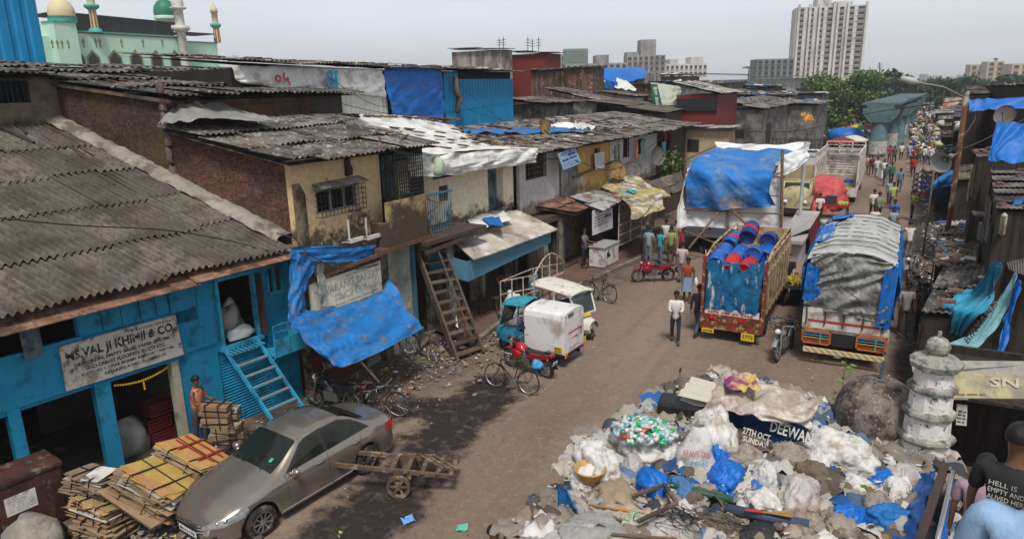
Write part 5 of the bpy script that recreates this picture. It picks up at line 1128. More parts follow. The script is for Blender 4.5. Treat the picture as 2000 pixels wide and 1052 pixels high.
for x in (142,163,187,195,237,279,317,352): slot(x,84,mo)
for x in (102,112,121,133):
 u,z=mp_(x,86,-2.2); q=MB(FMo.M); q.poly([(u+a*.3,-2.25,z+b_*.45) for a,b_ in ((-.5,-2),(.5,-2),(.45,-.2),(1,.6),(0,2),(-1,.6),(-.45,-.2))],(0,.04,0)); q.build('niche',olive,mo)
def mtower(x,ybase,r,prof,mats,name,d=0):
 u,z=mp_(x,ybase,d); c=FMo.P(u,d,z); f=thing(name,None,None); f.parent=mo; f.location=Vector(c)-mo.location
 for (nm,pf,mt) in prof:
  q=MB(); q.lathe([(a*r,b_) for a,b_ in pf],c,16); q.build(nm,mt,f,True)
 return f
strp=M('minaret_stripe',(.55,.42,.2),.7,.1,2,0)
N_,L_,b_=nodes_of(strp); tcx=N_.new('ShaderNodeTexCoord'); gr=N_.new('ShaderNodeTexGradient'); gr.gradient_type='RADIAL'; L_.new(tcx.outputs['Object'],gr.inputs[0]); mm=N_.new('ShaderNodeMath'); mm.operation='MULTIPLY'; mm.inputs[1].default_value=8; L_.new(gr.outputs[1],mm.inputs[0]); fr=N_.new('ShaderNodeMath'); fr.operation='FRACT'; L_.new(mm.outputs[0],fr.inputs[0]); gt_=N_.new('ShaderNodeMath'); gt_.operation='GREATER_THAN'; gt_.inputs[1].default_value=.5; L_.new(fr.outputs[0],gt_.inputs[0]); mc=N_.new('ShaderNodeMix'); mc.data_type='RGBA'; L_.new(gt_.outputs[0],mc.inputs[0]); mc.inputs[6].default_value=(.58,.46,.25,1); mc.inputs[7].default_value=(.25,.06,.04,1); L_.new(mc.outputs[2],b_.inputs['Base Color'])
s=.05*1  # metres per pixel near the mosque handled by heights below
mtower(123,43,1,[('drum',[(2.7,0),(2.7,.9),(2.8,1.0)],mintd),('dome',[(2.5,1.0),(2.6,1.8),(2.4,2.8),(1.9,3.8),(1.0,4.5),(.3,4.9),(0,5)],cream_),('finial',[(.35,4.8),(.15,5.3),(.45,5.6),(.1,6),(0,6.6)],mintd)],0,'cream_dome',0)
mtower(187,64,1,[('base',[(1.4,0),(1.3,.6),(.8,1.0)],mintd),('shaft',[(.85,1),(.75,4.6)],strp),('balcony',[(.75,4.6),(1.5,5.2),(1.5,5.7),(.8,5.8)],mintd),('upper_shaft',[(.8,5.7),(.8,8.2),(1.0,8.3),(.6,9),(0,10)],cream_)],0,'striped_minaret',-.5)
mtower(326,46,1,[('drum',[(2.3,-.5),(2.3,1.6)],cream_),('dome',[(2.6,1.4),(2.75,2.6),(2.5,3.9),(1.7,5.0),(.7,5.6),(.2,5.8),(.2,7.2),(0,7.4)],dgreen),('collar',[(2.7,.9),(2.85,1.6),(2.6,1.7)],mint)],0,'green_dome',5)
mtower(360,110,1,[('shaft',[(1.1,-5),(1.0,5.6),(1.2,5.8)],stonew),('balcony',[(1.3,5.6),(2.1,6.1),(2.1,7.0),(1.3,7.0)],stonew),('upper_shaft',[(1.1,7),(1.05,10.6),(1.9,10.9),(1.9,11.2),(1.2,11.3)],stonew),('cap',[(1.35,11.3),(1.4,12.6),(1.1,13.6),(.3,14.6),(.15,15.5),(0,16)],stonew)],0,'white_minaret',-1.2)
for k in range(8):
 pass
mtower(425,81,1,[('shaft',[(.9,-.3),(.75,3.2)],strp),('balcony',[(.75,3.2),(1.3,3.7),(1.3,4.3),(.7,4.4)],mintd),('upper_shaft',[(.7,4.4),(.75,7.0),(1,7.1),(.8,8),(.1,9.2),(0,10)],cream_)],0,'small_minaret',2)
FB=Frame(-31,14,0)
bl=thing('blue_clad_building','tall bright blue ribbed metal building cut off at the left edge','building',(-33,15,0))
u1=FB.px(88,100)[0]; z0=FB.px(88,106)[1]
q=MB(); corr_panel(q,FB.M,-12,z0-2,u1,z0+5,0,wave=.6,amp=.035,seg=4); q.build('cladding',bluesheet,bl)
q=MB(FB.M); q.box(-12,.05,0,u1,5,z0+5); q.build('wall',bluesheet,bl)
def flats(label,x0,x1,yt,yb,dist,nf,nc,mat,yaw=0,name='apartment_block',w_frac=.55,top=None,zb=0,deep=.6):
 a=fwd(x0,yt,dist);b_=fwd(x1,yt,dist); c=(a+b_)/2; w=(b_-a).length; z1=c.z
 zlow=fwd((x0+x1)/2,yb,dist).z
 az=math.atan2(XC.y,XC.x)+yaw
 o=thing(name,label,'apartment block',(0,0,0))
 q=MB(); q.box(-w/2,0,0,w/2,w*deep,z1)
 if top:
  for (f0,f1,hh) in top: q.box(-w/2+w*f0,.05,z1,-w/2+w*f1,w*deep*.9,z1+hh)
 q.build('wall',mat,o)
 fh=(z1-zlow)/nf; n0=None
 for i in range(nf):
  for j in range(nc):
   u=-w/2+w*(j+.5)/nc; z=zlow+fh*(i+.5)
   if n0 is None:
    q=MB(); ww=w/nc*w_frac; q.box(-ww/2,-.12,-fh*.28,ww/2,.1,fh*.24); n0=q.build('window',dark,o); n0.location=(u,0,z)
    q=MB(); q.box(-ww*.62,-.5,-fh*.38,ww*.62,-.12,-fh*.28); s_=q.build('ledge',mat,None,loc=(0,0,0)); s_.parent=n0
   else: dup(n0,parent=o,loc=(u,0,z))
 o.location=(c.x,c.y,0); o.rotation_euler=(0,0,az)
 return o
tw=flats('tall weathered white apartment tower rising behind the big tree',1560,1688,12,150,330,13,7,flatw,yaw=R(-14),deep=.5,w_frac=.6,top=((.3,.5,5),(.36,.46,9),(.55,.8,2)))
q=MB()
for f in (-.46,-.30,-.16,.04,.10,.24,.50): q.box(32*f*.97-.5,-1.6,0,32*f*.97+.5,0,43)
q.build('fin',flatw,None,loc=(0,0,0)).parent=tw
flats('weathered grey flats on the skyline left of the low white block',1225,1300,108,150,420,4,7,concw,top=((.35,.75,9),(.0,.3,2)))
flats('low white block of flats with yellow bands on the skyline',1300,1382,125,150,430,2,9,flatw,top=((.1,.3,3),(.6,.9,4)))
flats('grey flats behind the red walled room on the skyline',1068,1105,107,150,300,3,4,concw)
flats('long low grey block left of the weathered flats',1105,1225,124,150,350,2,10,concw,top=((.5,.7,4),(.1,.2,3)))
flats('grey green mesh clad block with masts on the skyline',1480,1552,115,150,300,3,6,M('green_grey_clad',(.16,.19,.18),.8,.3,.2,0))
flats('cream slab block, left of the three on the right skyline',1897,1925,126,160,480,3,2,M('cream_flats',(.46,.37,.24),.85,.15,.1,0))
flats('cream slab block, tallest of the three on the right skyline',1930,1963,120,160,470,4,2,MC['cream_flats'])
flats('cream slab block at the right edge of the skyline',1978,2030,124,160,460,3,3,MC['cream_flats'])
for k,(x0,x1,yt,d) in enumerate([(1698,1720,140,900),(1722,1742,145,1000),(1745,1760,150,1100),(1815,1838,147,1200),(1800,1812,145,1300),(1858,1872,150,900),(1875,1893,147,1000)]):
 flats(['hazy distant block just right of the tower','second hazy distant block right of the tower','third low hazy distant block right of the tower','hazy distant block above the middle of the street','slim hazy distant block above the street','low hazy block left of the cream slabs','hazy block touching the cream slabs'][k],x0,x1,yt,160,d,2,4,flatw if k%2 else concw)
p0=fwd(1100,128,290);p1=fwd(1148,97,290)
q=MB(); w=(fwd(1148,110,290)-fwd(1100,110,290)).length;
for i in range(11): q.box(-w/2+w*i/10-.08,-.1,0,-w/2+w*i/10+.08,.1,6.2)
for i in range(7): q.box(-w/2,-.12,6.2*i/6-.08,w/2,.12,6.2*i/6+.08)
q.box(-w/2,.15,.2,w/2,.25,6)
o=q.build('billboard_frame',M('scaffold_green',(.20,.27,.22),.8,.2,.5,0),None,loc=(0,0,0)); o.location=fwd(1124,126,290); o.rotation_euler=(0,0,math.atan2(XC.y,XC.x)); tag(o,'empty steel billboard lattice standing on the skyline','billboard')
for k,(x,yt,yb) in enumerate(((975,75,97),(983,73,98),(1031,73,100),(1040,76,100),(1052,73,100),(1718,122,140),(1945,113,120))):
 q=MB(); a=fwd(x,yb,200);b_=fwd(x,yt,200); q.tube([a,b_],.12,4)
 for j in range(3): t=a.lerp(b_,.4+.2*j); q.tube([t-XC*.7,t+XC*.7],.07,4)
 tag(q.build('antenna_mast',iron),['thin roof antenna above the patched tin hut','second antenna above the patched tin hut','left antenna of three above the red walled room','middle antenna of three above the red walled room','right antenna of three above the red walled room','antenna on the skyline right of the tower','antenna above the tallest cream slab'][k],'antenna')
bark=M('bark',(.09,.065,.045),.95,.4,3,.4)
def tree(base,label,h,crowns,n,sz,cols,seed,trunk=.35,name='broadleaf_tree'):
 base=Vector(base); o=thing(name,label,'tree',tuple(base))
 q=MB(); top=base+Vector((0,0,h*.45)); q.tube([base,base.lerp(top,.5)+Vector((.15,0,0)),top],[trunk,trunk*.75,trunk*.55],8)
 for c,r in crowns: q.tube([top,top.lerp(base+Vector(c),.5)+Vector((0,0,.3)),base+Vector(c)],[trunk*.5,trunk*.3,trunk*.1],6)
 q.build('trunk',bark,o)
 q=MB(); tot=sum(r[0]*r[1] for _,r in crowns)
 for i,(c,r) in enumerate(crowns): leaves(q,base+Vector(c),r,int(n*r[0]*r[1]/tot),sz,cols,seed+i)
 q.build('crown',leafm,o); return o
rr=random.Random(5); YT=118; b0_=DD(1645,262,YT); b0_=Vector((b0_.x,YT,0))
cz=DD(1640,188,YT).z; top_=DD(1640,120,YT).z; W_=(DD(1725,190,YT).x-DD(1548,190,YT).x)/2
cr_l=[]
for k in range(26):
 a=rr.random()*6.28; t=rr.random()**.5
 cr_l.append(((math.cos(a)*W_*.75*t-.6,math.sin(a)*W_*.6*t,cz+ (top_-cz)*rr.uniform(-.85,.72)*(1-.3*t)),(rr.uniform(1.9,3.2),rr.uniform(1.9,3.2),rr.uniform(1.3,2.2))))
tree(b0_,'large dense green tree at the head of the crowded street',top_,cr_l,17000,.27,[(.045,.09,.02),(.07,.125,.03),(.03,.06,.015),(.12,.18,.04)],9,.6)
def treemass(x0,x1,yt,yb,dist,lab,seed,n=1500,nm='broadleaf_tree'):
 a=fwd(x0,yt,dist);b_=fwd(x1,yt,dist); w=(b_-a).length/2; c=(a+b_)/2; zb=fwd((x0+x1)/2,yb,dist).z; h=c.z
 rr=random.Random(seed); cl=[]
 for k in range(13): cl.append(((rr.uniform(-.75,.75)*w,rr.uniform(-.6,.6)*w,h-(h-max(zb,0))*rr.uniform(.12,1.0)),(w*.42,w*.42,(h-max(zb,0))*.3)))
 tree((c.x,c.y,0),lab,h,cl,n,dist*.0046,[(.03,.055,.02),(.045,.075,.025),(.022,.04,.015)],seed,.5,nm)
treemass(1722,1800,142,185,170,'dark spreading tree just right of the big tree beyond the pier heads',21,2200)
treemass(1805,1862,162,200,150,'bright green tree over the end of the crowded street',22,1400)
treemass(1790,1850,155,178,260,'hazy tree behind the bright green one',23,900)
treemass(1835,1905,152,185,200,'broad dark tree left of the cream slabs',24,1400)
treemass(1890,1960,156,180,220,'dark tree under the tallest cream slab',25,1200)
treemass(1950,2040,150,178,190,'dark tree at the right edge below the skyline',26,1400)
treemass(1690,1740,148,190,230,'pale tree seen between the big tree and the pier heads',27,900)
p=fwd(1461,140,240); pt_=thing('palm_tree','small palm tree on the skyline above the white warehouse','tree',(p.x,p.y,0))
q=MB(); q.tube([(p.x,p.y,0),(p.x+.3,p.y,fwd(1461,132,240).z)],[.3,.2],6); q.build('trunk',bark,pt_)
q=MB(); c=Vector((p.x+.3,p.y,fwd(1461,132,240).z))
for k in range(13):
 a=k*.5; d=Vector((math.cos(a),math.sin(a),0)); e=Vector((-d.y,d.x,0)); pts=[c+d*t*2.6+Vector((0,0,1.0*t*(1.6-1.9*t))) for t in (0,.35,.7,1)]
 for i in range(3): q.c=(.04,.06,.02); q.add([pts[i]-e*.3,pts[i]+e*.3,pts[i+1]+e*.25,pts[i+1]-e*.25],[(0,1,2,3)])
q.build('crown',leafm,pt_)
teal=two_tone('teal_concrete',(.095,.155,.165),(.06,.10,.11),.35,.4,.65,c3=(.13,.19,.19),sc3=1.5,stretch=(1,1,.4))
px_=[(1712,304),(1734,291),(1750,283),(1761,268),(1771,258),(1778,250)]
prot=None
for k,(x,y) in enumerate(px_):
 b=G(x,y)
 if k==0:
  p1=thing('bridge_pier','teal concrete pier with a hammerhead cap, first of the row in the street','pier',tuple(b),'concrete piers standing down the middle of the street')
  q=MB(); q.lathe([(.95,0),(.95,.3),(.82,.32),(.80,4.0)],b,18); q.build('column',teal,p1,True)
  q=MB(); zz=4.0
  q.add([b+Vector(v) for v in ((-1.0,-.9,3.6),(1.0,-.9,3.6),(1.0,.9,3.6),(-1.0,.9,3.6),(-1.75,-1,4.5),(1.75,-1,4.5),(1.75,1,4.5),(-1.75,1,4.5),(-1.75,-1,5.1),(1.75,-1,5.1),(1.75,1,5.1),(-1.75,1,5.1))],[(3,2,1,0),(0,1,5,4),(1,2,6,5),(2,3,7,6),(3,0,4,7),(4,5,9,8),(5,6,10,9),(6,7,11,10),(7,4,8,11),(8,9,10,11)]); q.build('cap',teal,p1)
 else:
  o=dup(p1,loc=tuple(b)); o['label']=['','second teal pier from the camera, behind the first','third teal pier of the row down the street','fourth teal pier of the row down the street','fifth teal pier, partly hidden by the fourth','farthest teal pier of the row'][k]
a=G(*px_[0]);b_=G(*px_[-1]); q=MB()
d_=(b_-a); e_=Vector((1,0,0))
for w,z0,z1 in ((1.85,5.45,5.65),(1.3,5.1,5.45)):
 s_=a-d_*.02;t_=b_-d_*.03; q.add([s_-e_*w+Vector((0,0,z0)),s_+e_*w+Vector((0,0,z0)),t_+e_*w+Vector((0,0,z0)),t_-e_*w+Vector((0,0,z0)),s_-e_*w+Vector((0,0,z1)),s_+e_*w+Vector((0,0,z1)),t_+e_*w+Vector((0,0,z1)),t_-e_*w+Vector((0,0,z1))],[(3,2,1,0),(4,5,6,7),(0,1,5,4),(1,2,6,5),(2,3,7,6),(3,0,4,7)])
tag(q.build('bridge_deck',teal),'flat teal girder deck lying on the pier caps','bridge')
poster=M('posters',(.50,.48,.45),.85,.25,5,0,dirt=(((.35,.08,.06),.35,5),((.08,.22,.16),.35,4)))
for k,(x,y,w,h) in enumerate(((1711,306,1.3,1.7),(1733,291,1.2,1.9),(1745,280,1.2,1.8),(1757,268,1.3,1.8))):
 b=G(x,y); q=MB(); q.lathe([(.97,.35),(.97,h)],b,14,None,R(-150),R(10)); o=tag(q.build('poster_wrap',poster),['white posters pasted round the first pier','white posters pasted round the second pier','white posters pasted round the third pier','white posters pasted round the fourth pier'][k],'poster')
# == cloth stage
YS=33.5
def sy(x,y,Y=YS): return DD(x,y,Y)
stg=thing('cloth_stage','bamboo framed stage booth hung with white cloth and a big blue tarpaulin','booth',(-7,36,0))
bam=M('bamboo',(.17,.10,.06),.85,.4,4,.2); clw=M('stage_cloth',(.66,.66,.66),.9,.06,1.5,.15,dirt=((.45,.43,.40),.25,1.2))
q=MB(); cloth(q,[[sy(1338,345),sy(1430,345),sy(1530,345)],[sy(1333,380),sy(1430,385),sy(1530,388)],[sy(1322,440,33.2),sy(1430,448,33.3),sy(1528,475,33.3)]],60,40,.06,7,.05,2,.02); q.build('back_cloth',clw,stg,True)
q=MB(); cloth(q,[[sy(1352,312,33.0),sy(1345,330,33.0)],[sy(1335,380,33.2),sy(1325,385,32.9)],[sy(1345,440,33.0),sy(1320,450,32.8)]],12,30,.12,2,.2,6,.04); q.build('side_cloth',clw,stg,True)
tl=sy(1342,312);tr=sy(1512,330);bl_=sy(1405,288,38.6);br_=sy(1540,293,38.6)
q=MB(); cloth(q,[[sy(1340,402,33.05),sy(1400,408,33.0),sy(1460,406,33.05),sy(1515,403,33.05)],[sy(1340,360,33.0),sy(1400,372,32.8),sy(1455,375,32.9),sy(1503,372,33.0)],[sy(1343,322,33.2),sy(1395,328,33.1),sy(1450,338,33.2),sy(1512,337,33.3)],[sy(1370,303,35.6),sy(1420,308,35.6),sy(1470,312,35.6),sy(1522,313,35.6)],[sy(1402,289,38.2),sy(1440,291,38.2),sy(1490,293,38.2),sy(1555,294,38.2)]],90,80,.10,3,.5,4,.03);
stt=M('stage_tarp',(.012,.15,.46),.55,.25,1.2,.25,bscale=20,dirt=(((.10,.2,.36),.35,.5),((.45,.28,.16),.10,.6))); q.build('tarpaulin',stt,stg,True)
q=MB(); cloth(q,[[sy(1395,276,38.8),sy(1460,281,38.8),sy(1520,282,38.8),sy(1580,276,39.2)],[sy(1402,290,38.5),sy(1460,293,38.5),sy(1520,296,38.5),sy(1566,297,38.6)]],60,10,.05,5,.2,5); q.build('front_cloth',clw,stg,True)
q=MB(); cloth(q,[[sy(1581,278,38.6),sy(1545,298,36.5),sy(1528,300,34.5)],[sy(1580,300,38.2),sy(1555,318,36.2),sy(1518,328,33.8)],[sy(1574,312,37.6),sy(1540,340,35),sy(1512,343,33.4)]],30,24,.10,3,.7,8,.03); q.build('corner_cloth',clw,stg,True)
def pole(pts,r,mat,par,name='pole'):
 q=MB(); q.tube(pts,r,7); return q.build(name,mat,par) if par else q.build(name,mat)
pole([sy(1528,292,33.3),Vector((sy(1528,470,33.2).x,33.2,0))],.07,bam,stg)
for a,b_ in (((1340,300),(1336,452)),((1420,410),(1426,475))): pole([sy(*a,33.2),Vector((sy(*b_,33.2).x,33.2,0.))],.06,bam,stg)
pole([sy(1405,412,33.0),sy(1345,485,31.5)],.05,bam,stg); pole([sy(1432,412,33.0),sy(1488,470,31.6)],.05,bam,stg); pole([sy(1335,450,33.0),sy(1405,478,32.3)],.035,bam,stg)
pole([sy(1336,408,33.1),sy(1528,418,33.1)],.04,bam,stg,'crossbar'); pole([sy(1338,312,33.1),sy(1396,286,38)],.045,bam,stg,'crossbar'); pole([sy(1505,382,33.1),sy(1527,383,33.1)],.03,bam,stg,'crossbar'); pole([sy(1510,345,33.1),sy(1528,346,33.1)],.04,bam,stg,'crossbar')
p=sy(1572,300,38.8); pole([(p.x,38.8,p.z+.6),(p.x,38.8,1.2)],.09,M('white_pole',(.5,.5,.52),.7),stg)
p=DD(1310,450,36)
x0=sy(1330,470).x; x1=G(1570,500).x
xR=-3.55
q=MB(); q.box(-9.3,33.6,.9,xR,39.2,1.05); q.build('deck',M('deck_cloth',(.36,.34,.34),.9,.2,1),stg)
q=MB();
cloth(q,[[(xR+.05,35.4,1.32),(xR+.05,37.4,1.36),(xR+.05,40.0,1.4)],[(xR+.08,35.4,.5),(xR+.08,37.4,.5),(xR+.08,40.0,.5)],[(xR+.12,35.4,.03),(xR+.12,37.4,.03),(xR+.12,40.0,.03)]],50,12,.05,9,.0,2,.01,edge=0); q.build('skirt',M('maroon_cloth',(.15,.012,.035),.85,.15,2,.2),stg,True)
q=MB(); q.add([(xR-1.1,33.7,.95),(xR+.05,35.4,1.33),(xR+.05,40,1.41),(xR-1.1,40,1.41)],[(0,1,2,3)]); q.box(xR-2,34,0,xR-.1,39,.9); q.build('deck_side',MC['deck_cloth'],stg)
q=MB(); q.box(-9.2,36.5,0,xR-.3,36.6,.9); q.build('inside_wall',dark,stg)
q=MB(); cloth(q,[[DD(1326,455,32.6),DD(1335,455,32.6)],[DD(1328,478,32.6),DD(1334,480,32.6)]],6,10,.04,2); tag(q.build('red_rag',M('red_rag',(.4,.02,.03),.8,.2,3),None,True),'small red and white rag tied at the left foot of the stage','rag')
# == vehicles: shared pieces
rubber=M('rubber',(.022,.021,.02),.9,.35,6,.1,dirt=((.12,.09,.07),.35,5)); chrome=M('chrome',(.6,.6,.6),.25,.1,3,0,metal=1); steel=M('grey_steel',(.25,.25,.24),.5,.3,4,0,metal=.6); blackp=M('black_plastic_part',(.03,.03,.032),.5,.3,4,0); seatm=M('black_seat',(.025,.025,.027),.6,.3,5,.1); hl=M('headlamp_glass',(.6,.62,.62),.1,.05,2,0,spec=.6); redl=M('tail_lamp',(.45,.01,.01),.2,.1,2,0,spec=.6); platey=M('plate_yellow',(.65,.42,.02),.6,.12,4,0); platew=M('plate_white',(.65,.65,.62),.6,.1,4,0); ink=M('black_ink',(.02,.02,.02),.6,0,1,0); dglass=M('tinted_glass',(.012,.016,.015),.04,0,1,0,spec=.7); glass_g=M('clear_dusty_glass',(.05,.065,.06),.06,.2,2,0,spec=.8)
Xa=Matrix.Rotation(PI/2,4,'Y')   # local z -> x
Ya=Matrix.Rotation(-PI/2,4,'X')  # local z -> y
def wheel_moto(par,c,r=.31,w=.1,spokes=5,rim=steel):
 c=Vector(c); q=MB(); q.lathe([(r-.10,-w*.35),(r-.06,-w/2),(r-.02,-w*.4),(r,0),(r-.02,w*.4),(r-.06,w/2),(r-.10,w*.35),(r-.10,-w*.35)],c,24,Ya); t=q.build('wheel',rubber,par,True)
 q=MB(); q.lathe([(r-.12,-w*.3),(r-.095,-w*.36),(r-.095,w*.36),(r-.12,w*.3),(r-.12,-w*.3)],c,24,Ya)
 for k in range(spokes): a=2*PI*k/spokes; q.bar(c,c+Vector((math.cos(a)*(r-.1),0,math.sin(a)*(r-.1))),.03,.03)
 q.lathe([(0,-w*.5),(.05,-w*.5),(.05,w*.5),(0,w*.5)],c,10,Ya); q.build('rim',rim,t); return t
def motorbike(label,paint,group=None,name='motorcycle',kind='std',rim=steel):
 "along +x, front wheel at x=.65; leaning on side stand"
 o=thing(name,label,'motorcycle',(0,0,0),group)
 wheel_moto(o,(.68,0,.31),.31,.09,6,rim); wheel_moto(o,(-.62,0,.31),.31,.12,6,rim)
 q=MB();
 for s in(-1,1): q.tube([(.68,s*.09,.31),(.50,s*.09,.80),(.42,s*.08,.98)],[.025,.03,.025],6)
 q.build('front_fork',steel,o)
 q=MB(); q.grid(lambda u,v:Vector((.68+.36*math.cos(PI*(.22+.62*u)),(v-.5)*.13,.31+.37*math.sin(PI*(.22+.62*u))+.01*(1-(2*v-1)**2))),12,4); q.build('front_mudguard',paint,o,True)
 q=MB(); q.grid(lambda u,v:Vector((-.62-.4*math.cos(PI*(.3+.5*u))*1,(v-.5)*.15,.33+.38*math.sin(PI*(.3+.5*u)))),12,4); q.bar((-.95,0,.62),(-1.02,0,.38),.02,.14) ; q.build('rear_mudguard',blackp,o,True)
 q=MB()
 prof=[(-.02,.02,.70),(.04,.12,.78),(.15,.155,.90),(.28,.15,.93),(.38,.10,.90),(.44,.05,.82)]
 q.grid(lambda u,v:(lambda p:Vector((p.x,p.y*math.cos(PI*(v*2)),.76+(p.z-.76)*(math.sin(PI*v*2) if v<.5 else .5*math.sin(PI*v*2)))))(cr([Vector(a) for a in prof],u)),14,17); q.build('fuel_tank',paint,o,True)
 q=MB(); q.grid(lambda u,v:Vector((-.78+.80*u,(v-.5)*(.20+.06*math.sin(PI*u)),.80-.06*math.sin(PI*u)*1.3+.06*(1-u)+.05*(1-abs(2*v-1)**3)-.02)),14,9); q.grid(lambda u,v:Vector((-.78+.80*u,(v-.5)*.22,.74+.04*(1-u)-.05*u)),6,3); q.build('seat',seatm,o,True)
 q=MB();
 for s in(-1,1): q.poly([(-.86,s*.10,.80),(-.2,s*.12,.74),(.0,s*.12,.60),(-.35,s*.12,.56),(-.82,s*.10,.70)],(0,s*.025,0))
 q.build('side_panel',paint,o)
 if kind=='sport':
  q=MB(); q.grid(lambda u,v:Vector((.40+.22*math.sin(PI*u),(u-.5)*.42*(1-.3*v),.62+.42*v-.1*abs(u-.5))),12,6); q.poly([(.1,.16,.72),(.5,.17,.78),(.42,.14,.42),(.15,.14,.5)],(0,.02,0)); q.poly([(.1,-.16,.72),(.5,-.17,.78),(.42,-.14,.42),(.15,-.14,.5)],(0,-.02,0)); q.build('fairing',paint,o,True)
 q=MB(); q.box(-.12,-.13,.30,.30,.13,.56); q.tube([(.05,0,.5),(.22,0,.72)],[.1,.09],9)
 for k in range(4): q.tube([(.09+.03*k,0,.56+.035*k),(.10+.03*k,0,.57+.035*k)],.125,10)
 q.build('engine',steel,o)
 q=MB(); q.tube([(.42,0,.9),(.32,0,.6),(.2,0,.34),(-.2,0,.3),(-.3,0,.55),(-.75,0,.74)],.028,6); q.tube([(.40,0,.86),(-.25,0,.68)],.03,6); q.tube([(-.62,.1,.31),(-.1,.09,.34)],.025,6);q.tube([(-.62,-.1,.31),(-.1,-.09,.34)],.025,6)
 for s in(-1,1): q.tube([(-.62,s*.12,.33),(-.45,s*.13,.70)],.03,6)
 q.tube([(.0,.08,.3),(.05,.32,.0)],.013,5); q.build('frame',blackp,o)
 q=MB(); q.tube([(.25,-.13,.5),(.33,-.16,.32),(.05,-.17,.22),(-.3,-.17,.26)],.022,6); q.tube([(-.3,-.17,.26),(-.9,-.19,.38)],[.04,.048],8); q.build('exhaust',chrome,o)
 q=MB(); q.tube([(.30,.36,1.02),(.36,.2,1.04),(.42,.08,.98),(.42,-.08,.98),(.36,-.2,1.04),(.30,-.36,1.02)],.014,6); q.tube([(.30,.36,1.02),(.26,.40,1.01)],.02,6);q.tube([(.30,-.36,1.02),(.26,-.40,1.01)],.02,6); hb=q.build('handlebar',steel,o)
 for s in(-1,1):
  q=MB(); q.tube([(.34,s*.24,1.03),(.36,s*.30,1.18)],.007,5); q.cbox((.36,s*.33,1.22),(.03,.13,.08),0,0,0); q.build('mirror',blackp,hb)
 q=MB(); q.lathe([(0,.10),(.07,.09),(.09,.03),(.07,-.05),(0,-.07)],(.52,0,.90),12,Xa); q.build('headlamp',hl,o,True)
 q=MB(); q.cbox((.44,0,1.0),(.08,.2,.1),0,0,R(-20)); q.build('instruments',blackp,o)
 q=MB(); q.cbox((-.88,0,.76),(.08,.16,.07)); q.build('tail_lamp',redl,o)
 q=MB(); q.cbox((-1.0,0,.56),(.012,.2,.12),0,0,R(-18)); q.build('number_plate',platew,o)
 for s in (-1,1):
  q=MB(); q.ball((.46,s*.17,.86),.03,6,4); q.ball((-.86,s*.16,.70),.03,6,4); q.build('indicator',M('amber',(.5,.18,.01),.3,0,1,0),o)
 q=MB(); q.tube([(-.72,.13,.8),(-.98,.11,.86),(-.98,-.11,.86),(-.72,-.13,.8)],.014,6); q.build('grab_rail',steel,o)
 return o
def place(o,p,ang,lean=0,label=None):
 o.location=p; o.rotation_euler=(R(lean),0,R(ang));
 if label: o['label']=label
 return o
def pxdir(a,b_): p=G(*a);q_=G(*b_); return math.degrees(math.atan2(q_.y-p.y,q_.x-p.x)), (p+q_)/2
redp=M('red_gloss',(.42,.012,.02),.3,.08,2,0,coat=.6); magp=M('crimson_gloss',(.28,.008,.03),.3,.08,2,0,coat=.6); blkp=M('black_gloss',(.02,.02,.022),.3,.1,2,0,coat=.5); silv=M('silver_gloss',(.35,.36,.37),.35,.1,2,0,metal=.5); blup=M('blue_gloss',(.01,.06,.30),.3,.1,2,0,coat=.5)
rear=G(1067,737); ang=168; d=Vector((math.cos(R(ang)),math.sin(R(ang)),0))
place(motorbike('red sporty motorcycle parked behind the white box van',redp,kind='sport'),rear+d*.62,ang,-7)
rear=G(1307,548);front=G(1245,551); d=(front-rear); ang=math.degrees(math.atan2(d.y,d.x)); place(motorbike('crimson motorcycle with red front mudguard parked side on by the kerb',magp,kind='sport'),(front+rear)/2,ang,-6)
fr=G(1518,706); place(motorbike('black and silver motorcycle standing alone between the two trucks',silv),fr+Vector((.1,.68,0)),-98,6)
place(motorbike('black motorcycle parked between the shutter and the car',blkp),G(640,800)+Vector((.2,.2,0)),188,-8)
def scooter(label,paint):
 o=thing('scooter',label,'scooter'); wheel_moto(o,(.6,0,.24),.24,.1,5); wheel_moto(o,(-.5,0,.24),.24,.1,5)
 q=MB(); q.grid(lambda u,v:Vector((-.85+.95*u,math.cos(PI*v)*(.10+.13*math.sin(PI*min(u*1.1,1))),.42+.30*math.sin(PI*v)*(.75+.25*u))),14,11); q.build('rear_body',paint,o,True)
 q=MB(); q.grid(lambda u,v:Vector((.34+.16*(1-abs(2*u-1))+.02-.10*v,(u-.5)*.46*(1-.3*v),.30+.62*v)),10,8); q.box(-.0,-.17,.26,.42,.17,.31); q.build('leg_shield',paint,o,True)
 q=MB(); q.grid(lambda u,v:Vector((-.75+.8*u,(v-.5)*.28,.74+.05*math.sin(PI*v)-.02*math.sin(PI*u))),8,6); q.build('seat',seatm,o,True)
 q=MB(); q.tube([(.6,0,.24),(.42,0,.95)],.03,6); q.tube([(.34,.33,1.02),(.42,0,.98),(.34,-.33,1.02)],.018,6); q.build('handlebar',blackp,o)
 q=MB(); q.lathe([(0,.09),(.09,.07),(.10,-.05)],(.44,0,.98),10,Xa); q.build('headlamp',hl,o,True)
 q=MB(); q.grid(lambda u,v:Vector((.6+.3*math.cos(PI*(.15+.6*u)),(v-.5)*.14,.24+.3*math.sin(PI*(.15+.6*u)))),8,4); q.build('front_mudguard',paint,o,True)
 for s in(-1,1): q=MB(); q.tube([(.38,s*.22,1.03),(.38,s*.28,1.18)],.008,5); q.cbox((.38,s*.3,1.22),(.03,.12,.08)); q.build('mirror',blackp,o)
 return o
place(scooter('black scooter parked under the left edge of the stage',blkp),G(1385,503)+Vector((0,.5,0)),150,-5)
